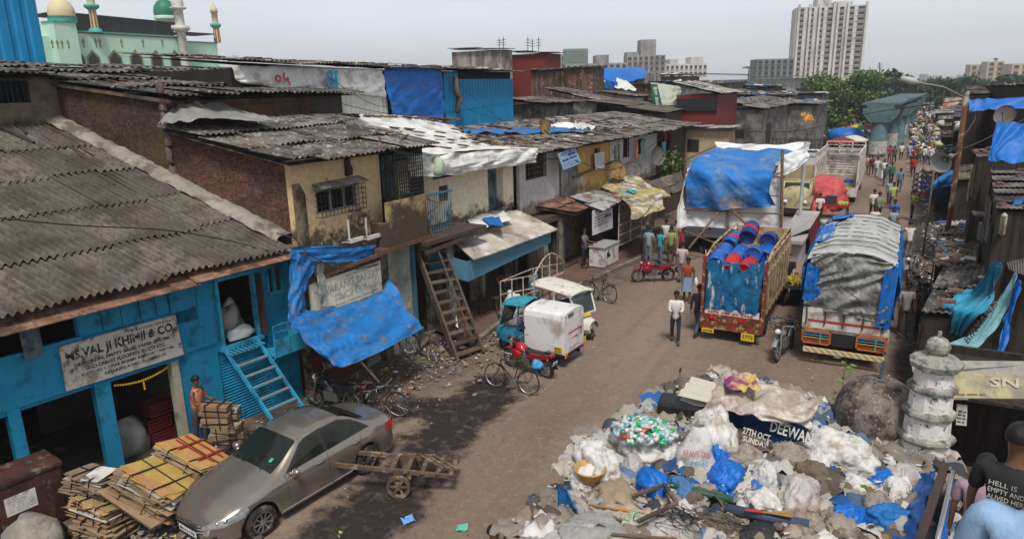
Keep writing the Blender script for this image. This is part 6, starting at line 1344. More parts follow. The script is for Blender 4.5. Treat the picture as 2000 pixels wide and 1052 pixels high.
place(scooter('second black scooter half hidden behind the stacked drums under the stage',silv),G(1420,500)+Vector((.3,1.6,0)),170,-5)
rimm=M('bicycle_rim',(.35,.34,.32),.45,.3,5,0,metal=.7); bfr=M('bicycle_black',(.03,.028,.026),.6,.3,5,0)
def bicycle(label,group=None):
 o=thing('bicycle',label,'bicycle',(0,0,0),group)
 for x in (.56,-.54):
  c=Vector((x,0,.345)); q=MB(); q.tube([c+Vector((math.cos(a)*.335,0,math.sin(a)*.335)) for a in [2*PI*k/26 for k in range(27)]],.019,6,False); t=q.build('wheel',rubber,o,True)
  q=MB(); q.tube([c+Vector((math.cos(a)*.312,0,math.sin(a)*.312)) for a in [2*PI*k/26 for k in range(27)]],.011,4,False)
  for k in range(16): a=2*PI*k/16; q.tube([c+Vector((0,.03*(-1)**k,0)),c+Vector((math.cos(a)*.31,0,math.sin(a)*.31))],.0035,3,False)
  q.tube([c-Vector((0,.05,0)),c+Vector((0,.05,0))],.022,6); q.build('rim',rimm,t)
 q=MB(); bb=(-.08,0,.29); st_=(-.20,0,.80); hd=(.36,0,.84); hb=(.39,0,.74)
 q.tube([bb,st_],.016,6);q.tube([st_,hd],.015,6);q.tube([bb,hb],.017,6);q.tube([hd,hb],.02,6)
 for s in(-1,1): q.tube([(-.19,s*.03,.76),(-.54,s*.06,.345)],.009,5);q.tube([(-.08,s*.03,.29),(-.54,s*.06,.345)],.011,5);q.tube([(.39,s*.03,.72),(.45,s*.05,.5),(.56,s*.05,.345)],.012,5)
 q.tube([st_,(-.215,0,.88)],.013,6); q.build('frame',bfr,o)
 q=MB(); q.tube([(.36,0,.86),(.34,0,.98)],.013,6); q.tube([(.18,.26,.96),(.38,.2,.99),(.36,0,.98),(.38,-.2,.99),(.18,-.26,.96)],.011,6); q.build('handlebar',chrome,o)
 q=MB(); q.grid(lambda u,v:Vector((-.36+.27*u,(v-.5)*(.20-.14*u),.90+.025*math.sin(PI*v))),8,6); q.grid(lambda u,v:Vector((-.36+.27*u,(v-.5)*(.18-.14*u),.86)),4,3); q.build('saddle',M('brown_saddle',(.05,.03,.02),.6),o,True)
 for x in (.56,-.54):
  q=MB(); q.grid(lambda u,v:Vector((x+.375*math.cos(PI*(.05+.75*u) if x<0 else PI*(.25+.6*u)),(v-.5)*.05,.345+.375*math.sin(PI*(.05+.75*u) if x<0 else PI*(.25+.6*u)))),12,3); q.build('mudguard',bfr,o,True)
 q=MB(); q.box(-.78,-.07,.73,-.34,-.055,.745); q.box(-.78,.055,.73,-.34,.07,.745)
 for k in range(4): q.box(-.76+k*.12,-.07,.735,-.745+k*.12,.07,.745)
 for s in(-1,1): q.tube([(-.72,s*.065,.735),(-.56,s*.065,.36)],.007,4)
 q.build('rack',bfr,o)
 q=MB(); q.lathe([(0,.035),(.09,.035),(.09,.045),(0,.045)],bb,14,Ya); q.tube([(-.08,.06,.29),(.02,.07,.16)],.009,5); q.tube([(-.08,-.06,.29),(-.18,-.07,.42)],.009,5); q.cbox((.03,.11,.15),(.08,.09,.02));q.cbox((-.19,-.11,.43),(.08,.09,.02)); q.build('crank',rimm,o)
 q=MB(); q.tube([(-.54,.08,.32),(-.62,.10,.02),(-.62,-.10,.02),(-.54,-.08,.32)],.009,5); q.build('stand',rimm,o)
 return o
bk=bicycle('black roadster bicycle nearest the camera with silver rims, beside the red motorcycle')
def bike2(a,b_,lean,label,o=None):
 "a: rear wheel contact px, b: front wheel contact px"
 p=G(*a);q_=G(*b_); d=q_-p; ang=math.degrees(math.atan2(d.y,d.x)); o=o or dup(bk); return place(o,(p+q_)/2,ang,lean,label)
bike2((1030,770),(968,755),6,None,bk)
bike2((690,800),(795,815),5,'black bicycle with red grips and its front wheel toward the road')
bike2((680,812),(752,838),-6,'black bicycle squeezed between the car boot and the red gripped one')
bike2((1195,593),(1143,580),5,'brown bicycle standing on its own beside the white auto rickshaw')
bike2((800,690),(850,712),-5,'bicycle parked in shadow between the blue awning and the wooden stairs')
bike2((745,690),(792,690),8,'bicycle half hidden under the blue awning')
q=MB(); p=G(1033,735,.6); q.lump(tuple(p+Vector((.1,.25,.2))),(.3,.3,.22),seed=3,amp=.4,fine=.2); tag(q.build('plastic_bag',M('cyan_bag',(.06,.32,.60),.5,.2,5,.2),None,True),'bright blue plastic bag tied on the nearest bicycle rack','bag')
def autowheel(par,c,r=.24,w=.12):
 c=Vector(c); q=MB(); q.lathe([(r*.5,-w*.4),(r*.85,-w/2),(r,-w*.3),(r,w*.3),(r*.85,w/2),(r*.5,w*.4)],c,20,Ya); t=q.build('wheel',rubber,par,True); q=MB(); q.lathe([(0,-w*.45),(r*.45,-w*.45),(r*.52,-w*.3),(r*.52,w*.3),(r*.45,w*.45),(0,w*.45)],c,14,Ya); q.build('rim',steel,t); return t
def auto(label,paint,roofm,name='auto_rickshaw',cargo=None,glass=glass_g):
 o=thing(name,label,'cargo van' if cargo else 'auto rickshaw');
 autowheel(o,(1.05,0,.24)); autowheel(o,(-.85,.52,.24)); autowheel(o,(-.85,-.52,.24))
 q=MB(); q.grid(lambda u,v:(lambda a:Vector((.15+1.15*u,math.cos(a)*(.62-.42*u**1.6),.42+(.42-.12*u)*math.sin(a)**.7)))(PI*v),12,13); q.build('nose',paint,o,True)
 q=MB(); q.grid(lambda u,v:Vector((.75+.45*math.sin(PI*v)*.9+.05,(v-.5)*.62*(1-.15*u),.22+.30*u+.05*math.sin(PI*v))),4,11); q.build('front_mudguard',paint,o,True)
 q=MB();
 for s in(-1,1): q.box(-1.1 if not cargo else -.25,s*.64-.02,.35,.15,s*.64+.02,.85)
 q.box(-1.1,-.62,.33,.4,.62,.38); q.build('side_panel',paint,o)
 q=MB()
 for s in(-1,1): q.bar((.95,s*.42,.90),(.62,s*.52,1.58),.05); q.bar((.05,s*.62,.85),(.0,s*.58,1.6),.05)
 q.bar((.62,-.52,1.58),(.62,.52,1.58),.05); q.bar((.95,-.42,.90),(.95,.42,.90),.05); q.build('windscreen_frame',paint,o)
 q=MB(); q.add([(.94,-.40,.92),(.94,.40,.92),(.63,.50,1.56),(.63,-.50,1.56)],[(0,1,2,3)]); q.build('windscreen',glass,o)
 xb=-1.1 if not cargo else -.3
 q=MB(); q.grid(lambda u,v:Vector((xb+(.78-xb)*u,(v-.5)*1.24*(1-.12*u**3),1.60+.12*math.sin(PI*v)**.6-.10*u**4)),12,13); q.grid(lambda u,v:Vector((xb+(.78-xb)*u,(v-.5)*1.24*(1-.12*u**3),1.57)),12,3); q.build('roof',roofm,o,True)
 q=MB(); q.box(-.15,-.5,.38,.25,.5,.62); q.box(-.2,-.5,.55,-.1,.5,1.1); q.build('seat',seatm,o)
 q=MB(); q.lathe([(0,.06),(.07,.04),(.08,-.03)],(1.22,0,.66),12,Xa); q.build('headlamp',hl,o,True)
 q=MB(); q.tube([(.7,-.3,.98),(.8,0,.95),(.7,.3,.98)],.014,5); q.build('handlebar',blackp,o)
 for s in(-1,1): q=MB(); q.tube([(.75,s*.52,1.2),(.8,s*.7,1.22)],.01,5); q.cbox((.8,s*.74,1.22),(.03,.1,.14)); q.build('mirror',blackp,o)
 q=MB(); q.cbox((1.0,0,.42),(.01,.0,.0)) if False else q.cbox((.99,0,.86),(.02,.32,.10),0,0,R(-20)); pl=q.build('number_plate',platey,o)
 return o
mint_=M('turquoise_paint',(.03,.30,.36),.55,.2,3,0,dirt=((.03,.1,.12),.3,3)); offw=M('cream_paint',(.60,.58,.50),.6,.12,2,.03,dirt=((.3,.26,.2),.25,3)); bluecab=M('blue_cab_paint',(.02,.16,.26),.55,.25,3,.05,dirt=((.02,.07,.1),.4,3)); boxw=M('box_white',(.66,.65,.64),.5,.08,1.2,.04,dirt=((.33,.28,.23),.28,1.1))
cv=auto('three wheeled cargo van with a blue cab and a tall white box body',bluecab,mint_,name='cargo_rickshaw',cargo=True)
q=MB(); q.box(-2.0,-.72,.36,-.25,.72,.44); q.bar((-2.0,-.5,.3),(.3,-.5,.3),.06,.1); q.bar((-2.0,.5,.3),(.3,.5,.3),.06,.1); q.build('chassis',iron,cv)
def boxbody(u,v):
 a=v; w=.74;h0=.45;h1=1.62; pts=[(-w,h0),(-w,h1-.2),(-w+.05,h1-.07),(-w+.18,h1),(0,h1+.03),(w-.18,h1),(w-.05,h1-.07),(w,h1-.2),(w,h0)]
 k=a*(len(pts)-1); i=min(int(k),len(pts)-2); f=k-i; return Vector((-2.05+1.7*u,pts[i][0]*(1-f)+pts[i+1][0]*f,pts[i][1]*(1-f)+pts[i+1][1]*f))
q=MB(); q.grid(boxbody,6,33);
for x in (-2.05,-.35): q.poly([boxbody((x+2.05)/1.7,v/8) for v in range(9)])
bx=q.build('cargo_box',boxw,cv)
q=MB();
q.box(-2.07,-.60,.5,-2.055,.60,1.42); dr=q.build('rear_door',boxw,bx)
q=MB(); q.box(-2.085,-.5,1.02,-2.072,.5,1.05); q.build('red_stripe',redink,dr)
q=MB(); q.box(-2.10,-.46,.85,-2.07,-.42,1.0); q.box(-2.10,-.5,.97,-2.07,-.42,1.0); q.build('handle',steel,dr)
q=MB(); q.box(-2.075,.1,1.47,-2.06,.5,1.58); q.build('vent',steel,bx)
text_mesh('lettering','- ----',Vector((-2.075,.22,.83)),(0,-1,0),(0,0,1),.42,.04,redink,dr,.004,bold=.02)
text_mesh('lettering','---- o ----',Vector((-2.075,.45,.54)),(0,-1,0),(0,0,1),.8,.08,M('pink_ink',(.5,.05,.2),.6),dr,.004,bold=.02)
for k,(p0,r_) in enumerate((((-1.55,.76,.5),'L'),((-2.03,.62,.42),'B'),((-2.09,-.68,.6),'B'))):
 q=MB()
 if r_=='L': q.box(-1.95,.745,.48,-1.62,.76,.66); pl=q.build('number_plate',platey,cv); text_mesh('lettering','MH02\nN5296',Vector((-1.65,.76,.50)),(-1,0,0),(0,0,1),.27,.14,ink,pl,.004,bold=.02)
 else: q.cbox((p0[0]-.03,p0[1],p0[2]),(.015,.2,.16)); pl=q.build('number_plate',platey,cv)
for s in(-1,1): q=MB(); q.cbox((-2.08,s*.62,.40),(.03,.12,.08)); q.build('tail_lamp',redl,cv)
p=G(1085,700); cv.scale=(.82,.82,1.08); p=G(1107,700,.4); p.z=0; place(cv,p+Vector((-1.7,.72,0)),176,0)
place(auto('cream auto rickshaw',offw,offw),G(1150,668)+Vector((-1.1,.6,0)),-20,0,'cream three wheeled auto rickshaw facing the road behind the white box van')
# == trucks
def twheel(par,c,r=.45,w=.26):
 c=Vector(c); q=MB(); q.lathe([(r*.55,-w*.4),(r*.9,-w/2),(r,-w*.35),(r,w*.35),(r*.9,w/2),(r*.55,w*.4)],c,22,Ya); t=q.build('wheel',rubber,par,True); q=MB(); q.lathe([(0,-w*.3),(r*.5,-w*.3),(r*.58,-w*.42),(r*.58,w*.42),(r*.5,w*.3),(0,w*.3)],c,14,Ya); q.build('rim',steel,t)
def barrel(c,r,L,ax,mat,label,band=None,group=None):
 o=thing('drum',label,'drum',tuple(c),group); f=Vector(ax).normalized(); Mx=f.to_track_quat('Z','Y').to_matrix().to_4x4()
 q=MB(); q.lathe([(0,-L/2+.02),(r*.92,-L/2+.02),(r*.95,-L/2),(r,-L/2+.03),(r,-L/6),(r*1.035,-L/6+.015),(r,-L/6+.03),(r,L/6-.03),(r*1.035,L/6-.015),(r,L/6),(r,L/2-.03),(r*.95,L/2),(r*.92,L/2-.02),(0,L/2-.02)],c,22,Mx); q.build('shell',mat,o,True)
 if band: q=MB(); q.lathe([(r*1.012,-L*.12),(r*1.012,L*.12)],c,22,Mx); q.build('band',band,o,True)
 q=MB(); q.lathe([(0,.0),(.05,0),(.05,.03),(0,.03)],Vector(c)+f*(L/2-.02)+Mx.to_3x3()@Vector((r*.5,0,0)),8,Mx);q.lathe([(0,.0),(.05,0),(.05,-.03),(0,-.03)],Vector(c)-f*(L/2-.02)+Mx.to_3x3()@Vector((r*.5,0,0)),8,Mx); q.build('bung',blackp,o); return o
dbl=M('drum_blue',(.01,.10,.42),.35,.15,3,.03,dirt=((.06,.12,.25),.3,3)); dnv=M('drum_navy',(.015,.035,.16),.4,.2,3,.03); drd=M('drum_red',(.45,.02,.02),.4,.2,3,.03)
tred=M('truck_red',(.20,.035,.02),.7,.35,4,.1,dirt=(((.05,.03,.02),.4,3),((.4,.3,.12),.25,6))); torg=M('truck_orange',(.48,.14,.025),.6,.3,4,.1,dirt=((.12,.05,.03),.4,4)); tcream=M('truck_cream',(.46,.37,.20),.7,.25,3,.1,dirt=(((.16,.08,.05),.4,3),((.3,.06,.04),.2,5))); twhite=M('truck_white',(.58,.56,.52),.6,.15,2,.08,dirt=((.25,.2,.15),.35,2.5)); peel=two_tone('peeled_tarp',(.010,.11,.24),(.45,.45,.43),1.5,.57,.61,rough=.6,c3=(.01,.035,.08),sc3=3,stretch=(3,3,.55))
t1=thing('drum_truck','small open lorry stacked with blue drums, its rear covered by a peeling blue sheet','truck',(-4.3,24.3,0))
x0,x1,y0,y1=-5.22,-3.32,22.0,27.0
q=MB(); q.box(x0,y0,.75,x1,y1,.9); q.box(x0+.3,y0+.1,.5,x0+.45,y1+1.5,.75); q.box(x1-.45,y0+.1,.5,x1-.3,y1+1.5,.75); q.build('bed',tred,t1)
q=MB(); q.box(x0-.02,y0-.06,.62,x1+.02,y0,.95); q.box(x0-.04,y0-.1,.42,x1+.04,y0-.02,.6); q.build('rear_bumper',tred,t1)
q=MB(); q.box(x0+.1,y0-.07,.92,x1-.1,y0-.02,1.12); tg=q.build('tailgate',twhite,t1)
text_mesh('lettering','---- --- -- ----',Vector((x0+.2,y0-.075,.96)),(1,0,0),(0,0,1),1.4,.06,redink,tg,.004)
for s,xx in ((-1,x0),(1,x1)):
 q=MB()
 for k in range(9): y=y0+.1+(y1-y0-.2)*k/8; q.box(xx-.035,y-.04,.9,xx+.035,y+.04,2.75)
 for z in (1.0,2.72): q.box(xx-.03,y0,z-.04,xx+.03,y1,z+.05)
 q.build('side_post',tcream if s>0 else tred,t1)
 q=MB(); q.box(xx-.02,y0+.05,.95,xx+.02,y1-.05,2.3); q.build('side_panel',tcream,t1)
 q=MB()
 q.tube([(xx,y0,2.7),(xx,y0+1.2,2.95),(xx,y1,3.0)],.035,6);
 for k in range(5): y=y0+.1+k*1.2; q.tube([(xx,y,2.7),(xx,y,2.98)],.022,5)
 q.build('rail',tcream,t1)
for xx in(x0,x1): q=MB(); q.box(xx-.05,y0-.05,.6,xx+.05,y0+.07,2.8); q.build('corner_post',tred,t1)
q=MB();
cloth(q,[[(x0+.12,y0-.08,2.72),(-4.3,y0-.1,2.7),(x1-.05,y0-.08,2.74)],[(x0+.1,y0-.12,1.9),(-4.3,y0-.16,1.9),(x1-.1,y0-.12,1.9)],[(x0+.06,y0-.1,1.08),(-4.3,y0-.12,1.1),(x1-.16,y0-.1,1.05)]],44,40,.05,5,.1,4,.02); q.build('rear_cover',peel,t1,True)
q=MB(); q.box(x0,y1,.9,x1,y1+.05,2.9); q.build('headboard',tcream,t1)
q=MB(); q.box(x0+.1,y1+.1,.6,x1-.1,y1+1.6,2.2); q.build('cab',tcream,t1,bevel=.12)
for yy in (y0+1.2,y1+.9):
 for xx in (x0+.2,x1-.2):
  c=Vector((xx,yy,.42)); q=MB(); q.lathe([(.2,-.12),(.38,-.14),(.42,-.09),(.42,.09),(.38,.14),(.2,.12)],c,20,Matrix.Rotation(PI/2,4,'Y')); w_=q.build('wheel',rubber,t1,True); q=MB(); q.lathe([(0,-.1),(.22,-.1),(.22,.1),(0,.1)],c,12,Matrix.Rotation(PI/2,4,'Y')); q.build('rim',steel,w_)
for xx,w in ((x0+.05,.38),(x1-.6,.40)):
 q=MB(); q.box(xx,y0-.14,.2+(.08 if xx<-5 else -.02),xx+w,y0-.11,.42); pl=q.build('number_plate',platey,t1); text_mesh('lettering','5775',Vector((xx+.04,y0-.14,.25)),(1,0,0),(0,0,1),w-.08,.13,ink,pl,.004,bold=.02)
q=MB(); q.cbox((x1-.65,y0-.08,.8),(.16,.03,.1)); q.cbox((x0+.35,y0-.08,.8),(.16,.03,.1)); q.build('tail_lamp',redl,t1)
gd='plastic drums stacked on the small open lorry'
dr=[(-4.95,22.5,2.55,dbl),(-4.95,23.5,2.55,dbl),(-4.45,22.35,2.45,drd),(-4.42,23.3,2.6,dbl),(-3.95,22.35,2.45,drd),(-3.92,23.3,2.7,dbl),(-3.6,22.6,2.1,dbl),(-3.6,23.7,2.6,dbl),(-4.35,24.6,3.15,dnv),(-3.68,24.5,2.95,dnv),(-4.9,24.7,2.75,dbl)]
labs=['blue drum at the left rear corner of the lorry load','blue drum behind the left rear corner one','red ended drum lying second from left at the lorry rear','blue drum behind the left red ended one','red ended drum, right one of the two at the lorry rear','light blue drum raised behind the right red ended one','blue drum low against the right rail of the lorry','blue drum behind the low one at the right rail','navy drum with a red band on top of the load','large navy drum at the right of the load','blue drum half hidden under the red banded one']
for (x,y,z,mm),lb in zip(dr,labs): barrel((x,y,z),.27,.88,(rnd.uniform(-.12,.12),1,rnd.uniform(-.15,.3)),mm,lb,drd if 'red band' in lb else None,gd)
q=MB(); q.box(x0+.08,y0+.2,.9,x1-.08,y1-.2,2.15); tag(q.build('load',dbl),'lower layers of blue drums inside the lorry','load') if False else None
t2=thing('tarp_truck','big goods lorry loaded high under grey and blue tarpaulins with a striped rear bumper','truck',(-.9,24.5,0))
x0,x1,y0,y1=-2.1,.2,21.4,27.6
q=MB(); q.box(x0,y0,.95,x1,y1,1.1); q.box(x0,y1,.6,x1,y1+1.7,2.4); q.build('bed',twhite,t2)
q=MB(); q.box(x0,y0-.05,1.1,x1,y0,1.72); tg=q.build('tailgate',twhite,t2)
for k in range(5): q=MB(); u=x0+.1+k*.5; q.tube([(u,y0-.07,1.72),(u+.02,y0-.09,1.4),(u,y0-.07,1.2)],.02,5); q.build('latch',rustiron,tg)
q=MB(); q.box(x0+.15,y0-.065,1.30,x1-.15,y0-.052,1.36); q.build('red_stripe',redink,tg)
text_mesh('lettering','HORN',Vector((x0+.3,y0-.055,1.5)),(1,0,0),(0,0,1),.42,.11,M('brown_ink',(.2,.09,.06),.8),tg,.004,shear=.2); text_mesh('lettering','OK',Vector((-1.15,y0-.055,1.5)),(1,0,0),(0,0,1),.2,.11,redink,tg,.004); text_mesh('lettering','PLEASE',Vector((-.6,y0-.055,1.5)),(1,0,0),(0,0,1),.5,.11,MC['brown_ink'],tg,.004,shear=.2)
for k,xx in enumerate((x0+.02,x1-.82)):
 q=MB(); w=.8
 for a in (xx,xx+w-.05): q.box(a,y0-.12,.62,a+.05,y0-.06,1.08)
 for z in (.62,1.04): q.box(xx,y0-.12,z,xx+w,y0-.06,z+.05)
 f=q.build('lamp_guard',torg,t2)
 for j,cc in enumerate(((.35,.05,.03),(.35,.25,.03),(.03,.2,.3),(.3,.1,.2))): q=MB(); q.box(xx+.05,y0-.10,.70+j*.085,xx+w-.05,y0-.08,.735+j*.085); q.build('guard_bar',M('paint%d'%j,cc,.6,.2,4),f)
 q=MB(); q.box(xx+.5,y0-.11,.64,xx+.53,y0-.07,1.06); q.build('guard_bar',mintd,f)
q=MB(); q.box(x0+.8,y0-.02,.6,x1-.8,y0+.1,1.0); q.build('underframe',iron,t2)
bs=bpy.data.materials.new('striped_bumper'); bs.use_nodes=True; N,L,b=nodes_of(bs); tc=N.new('ShaderNodeTexCoord'); wv=N.new('ShaderNodeTexWave'); wv.bands_direction='DIAGONAL'; wv.inputs['Scale'].default_value=3.2; wv.inputs['Distortion'].default_value=0; L.new(tc.outputs['Object'],wv.inputs[0]); gt2=N.new('ShaderNodeMath'); gt2.operation='GREATER_THAN'; gt2.inputs[1].default_value=.5; L.new(wv.outputs['Fac'],gt2.inputs[0]); mx=N.new('ShaderNodeMix'); mx.data_type='RGBA'; L.new(gt2.outputs[0],mx.inputs[0]); mx.inputs[6].default_value=(.5,.5,.47,1); mx.inputs[7].default_value=(.45,.28,.03,1); L.new(mx.outputs[2],b.inputs['Base Color'])
q=MB(); q.box(x0+.1,y0-.2,.38,x1-.05,y0-.12,.52); q.build('rear_bumper',bs,t2)
for yy in (y0+1.3,y1+.7):
 for xx in (x0+.25,x1-.25): c=Vector((xx,yy,.48)); q=MB(); q.lathe([(.25,-.15),(.44,-.17),(.48,-.1),(.48,.1),(.44,.17),(.25,.15)],c,20,Matrix.Rotation(PI/2,4,'Y')); q.build('wheel',rubber,t2,True)
gt_m=M('silver_tarp',(.25,.25,.235),.45,.35,1.6,.35,bscale=9,dirt=((.09,.085,.08),.4,3.0)); gt_l=M('pale_tarp_top',(.42,.42,.40),.55,.15,1.5,.2,dirt=((.28,.27,.25),.35,1.2))
q=MB(); cloth(q,[[(x0+.12,y0-.02,3.32),(-1.0,y0-.02,3.42),(x1-.1,y0,3.25)],[(x0+.05,y0-.12,2.6),(-1.0,y0-.16,2.65),(x1-.06,y0-.12,2.6)],[(x0-.02,y0-.1,1.75),(-1.0,y0-.14,1.62),(x1-.1,y0-.1,1.5)]],80,60,.10,6,1.0,3,.04); q.build('rear_tarpaulin',gt_m,t2,True)
def tz(u): return 3.3+.16*math.cos((u+.95)*1.2)
us=(x0,-1.5,-.95,-.4,x1)
q=MB(); cloth(q,[[(u,y,tz(u)+dz-(.16 if u in(x0,x1) else 0)) for u in us] for y,dz in ((y0-.06,-.04),(y0+.6,.02),(y0+3.5,.08),(y1,.0))],50,70,.03,9,PI/2,7,.03); q.build('top_tarpaulin',gt_l,t2,True)
for s,xx in ((-1,x0),(1,x1)):
 q=MB(); cloth(q,[[(xx+s*.02,y0-.03,3.2),(xx+s*.05,y0+3,3.3),(xx+s*.02,y1,3.2)],[(xx+s*.1,y0-.03,2.5),(xx+s*.16,y0+3,2.5),(xx+s*.1,y1,2.5)],[(xx+s*.04,y0-.03,1.6),(xx+s*.05,y0+3,1.4),(xx+s*.05,y1,1.3)]],60,24,.06,8,.2,5+s,.03); q.build('side_tarpaulin',bt,t2,True)
for (a,b_,c_,d_,sd_) in (((x0+.02,y0-.17,3.1),(x0+.36,y0-.2,2.9),(x0+.46,y0-.2,1.95),(x0-.04,y0-.17,1.95),1),((x1-.3,y0-.2,3.1),(x1+.06,y0-.14,3.2),(x1+.0,y0-.16,1.35),(x1-.36,y0-.18,1.4),2),((x0+.1,y0+4.9,3.44),(-1.3,y0+5.1,3.58),(-1.25,y1+.05,3.54),(x0+.1,y1+.05,3.32),3),((x0-.03,y0+1.6,3.24),(x0+.45,y0+1.6,3.46),(x0+.45,y0+4.3,3.5),(x0-.03,y0+4.3,3.3),4)):
 q=MB(); cloth(q,[[a,b_],[Vector(a).lerp(Vector(d_),.5),Vector(b_).lerp(Vector(c_),.5)],[d_,c_]],16,24,.05,3,.3,sd_,.02,.06); q.build('blue_tarpaulin',bt,t2,True)
for k in range(9):
 y=y0+.5+k*.68; q=MB(); q.tube([(u,y,tz(u)+.10-(.16 if u in(x0,x1) else 0)) for u in us],.012,4); q.build('rope',blacktarp,t2)
q=MB(); q.tube([(x0+.2,y0-.15,3.3),(-1.1,y0-.34,2.5),(x1-.25,y0-.28,1.75)],.012,4); q.tube([(x0-.02,y0-.22,2.3),(x0+.6,y0-.25,2.35)],.01,4); q.tube([(x0,y0-.22,1.85),(-1,y0-.26,1.78),(x1,y0-.22,1.65)],.015,4); q.build('rope',blacktarp,t2)
def open_lorry():
 a=G(1600,380); o=thing('open_lorry','empty white open lorry with slatted sides seen from behind','truck',(-3.6,52,0))
 x0,x1,y0,y1=-5.05,-2.45,51.5,58.5
 q=MB(); q.box(x0,y0,1.0,x1,y1,1.15); q.build('bed',M('lorry_floor',(.30,.22,.15),.9,.3,3,.1,dirt=((.12,.08,.06),.4,2)),o)
 for xx in (x0,x1):
  q=MB();
  for k in range(9): q.box(xx-.04,y0,1.15+k*.2,xx+.04,y1,1.30+k*.2)
  for k in range(8): y=y0+(y1-y0)*k/7; q.box(xx-.06,y-.05,.9,xx+.06,y+.05,3.4)
  q.box(xx-.05,y0,3.35,xx+.05,y1,3.45); q.build('side_slats',twhite,o)
 q=MB();
 for k in range(10): q.box(x0,y1,1.15+k*.2,x1,y1+.06,1.30+k*.2)
 q.build('headboard',twhite,o)
 q=MB(); q.box(x0-.05,y0-.06,.55,x1+.05,y0,1.15); q.build('tailgate',twhite,o)
 q=MB();
 for xx in (x0,(x0*2+x1)/3,(x0+x1*2)/3,x1): q.box(xx-.04,y1-.5,2.9,xx+.04,y1-.42,3.7)
 for z in (3.2,3.45,3.7): q.box(x0,y1-.5,z-.03,x1,y1-.42,z+.03)
 q.build('roof_rack',twhite,o)
 q=MB(); q.box(x0+.1,y1+.1,.6,x1-.1,y1+1.9,2.7); q.build('cab',twhite,o,bevel=.15)
 for yy in (y0+1.5,y1+.8):
  for xx in (x0+.25,x1-.25): c=Vector((xx,yy,.48)); q=MB(); q.lathe([(0,-.1),(.25,-.1),(.44,-.17),(.48,-.1),(.48,.1),(.44,.17),(.25,.1),(0,.1)],c,16,Matrix.Rotation(PI/2,4,'Y')); q.build('wheel',rubber,o,True)
 q=MB(); q.lump((-3.2,54.5,1.15),(.6,.4,.25),seed=3,amp=.3); q.build('blue_sheet',bt,o,True)
open_lorry()
o=thing('sign_lorry','lorry with a white lettered side board and black rails beyond the stage','truck',(-8,62,0))
x0,x1=-10.3,-5.6; Y=62
q=MB(); q.box(x0,Y,1.3,x1,Y+2,2.55); s_=q.build('side_board',signw,o); q=MB(); q.box(x0-.02,Y-.03,2.5,x1+.02,Y+.02,2.6); q.box(x0-.02,Y-.03,1.25,x1+.02,Y+.02,1.32); q.build('green_trim',M('banner_green'),s_)
text_mesh('lettering','gune',Vector((-8.7,Y,1.9)),(1,0,0),(0,0,1),1.0,.38,redink,s_,.01,bold=.02,shear=.2); text_mesh('lettering','Tempo Service',Vector((-7.6,Y,1.95)),(1,0,0),(0,0,1),1.85,.32,tealink,s_,.01,bold=.02,shear=.2)
q=MB(); q.box(x0,Y+.02,.9,x1,Y+1.9,1.24); q.build('chassis',tcream,o)
q=MB(); bars(q,x0,2.6,x1,3.5,Y+.05,14,.04,2); q.build('rail',iron,o)
for xx in (-9.4,-6.6): q=MB(); q.lathe([(0,-.1),(.25,-.1),(.42,-.15),(.46,-.1),(.46,.1),(.42,.15),(.25,.1),(0,.1)],(xx,Y+.2,.46),16,Ya); q.build('wheel',rubber,o,True)
o=thing('beige_van','old beige goods van with a crate on its roof facing the camera','van',(-5.4,46.5,0))
be=M('beige_paint',(.42,.36,.19),.6,.2,2,.05,dirt=((.2,.15,.09),.35,3)); x0,x1,Y=-6.35,-4.6,45.6
q=MB(); q.grid(lambda u,v:Vector((x0+(x1-x0)*u,Y+ (0.0 if v<.5 else .45*(v-.5)*2)-.25*math.sin(PI*u)*(1-v),.55+1.65*v)),10,9); q.box(x0,Y+.1,.5,x1,Y+1.6,1.25); q.box(x0,Y+1.2,1.25,x1,Y+1.7,2.2); q.box(x0+.02,Y+.45,2.15,x1-.02,Y+1.7,2.3); q.build('body',be,o,True)
q=MB(); q.add([(x0+.12,Y+.03,1.4),(x1-.12,Y+.03,1.4),(x1-.18,Y+.33,2.1),(x0+.18,Y+.33,2.1)],[(0,1,2,3)]); q.build('windscreen',dglass,o)
q=MB(); q.add([(x1+.01,Y+.3,1.35),(x1+.01,Y+1.1,1.35),(x1+.01,Y+1.1,2.05),(x1+.01,Y+.5,2.05)],[(0,1,2,3)]);q.build('side_window',dglass,o)
for u in (x0+.3,x1-.3): q=MB(); q.lathe([(0,.08),(.12,.05),(.14,0)],(u,Y-.12,.95),12,Matrix.Rotation(PI/2,4,'X')); q.build('headlamp',hl,o,True)
q=MB(); q.box(x0-.05,Y-.25,.42,x1+.05,Y-.12,.58); q.build('bumper',iron,o)
for u in (x0+.1,x1-.1): q=MB(); q.lathe([(0,-.1),(.34,-.12),(.36,0),(.34,.12),(0,.1)],(u,Y+.5,.36),14,Xa); q.build('wheel',rubber,o,True)
q=MB(); q.box(x0+.1,Y+.6,2.32,x1-.1,Y+1.5,3.15); q.build('roof_crate',M('crate_beige',(.36,.30,.16),.8,.25,2,.1,streak=.3),o)
q=MB(); q.lump((-4.4,50.2,0),(3.3,5.2,2.1),seed=6,amp=.16,fine=.10,n=60,m=34,flat=-.35); tag(q.build('covered_load',M('pink_red_tarp',(.52,.09,.09),.7,.2,1.2,.25,dirt=((.35,.05,.06),.35,1)),None,True),'big load wrapped in a pinkish red tarpaulin behind the beige van','tarpaulin')
tx=thing('taxi','yellow and black taxi parked against the stage behind its maroon skirt','taxi',(-6.5,42,0)); ty=M('taxi_yellow',(.55,.34,.02),.4,.1,2,0)
q=MB(); q.box(-7.6,41,.3,-5.9,44.6,.9); q.build('body',blkp,tx,bevel=.12)
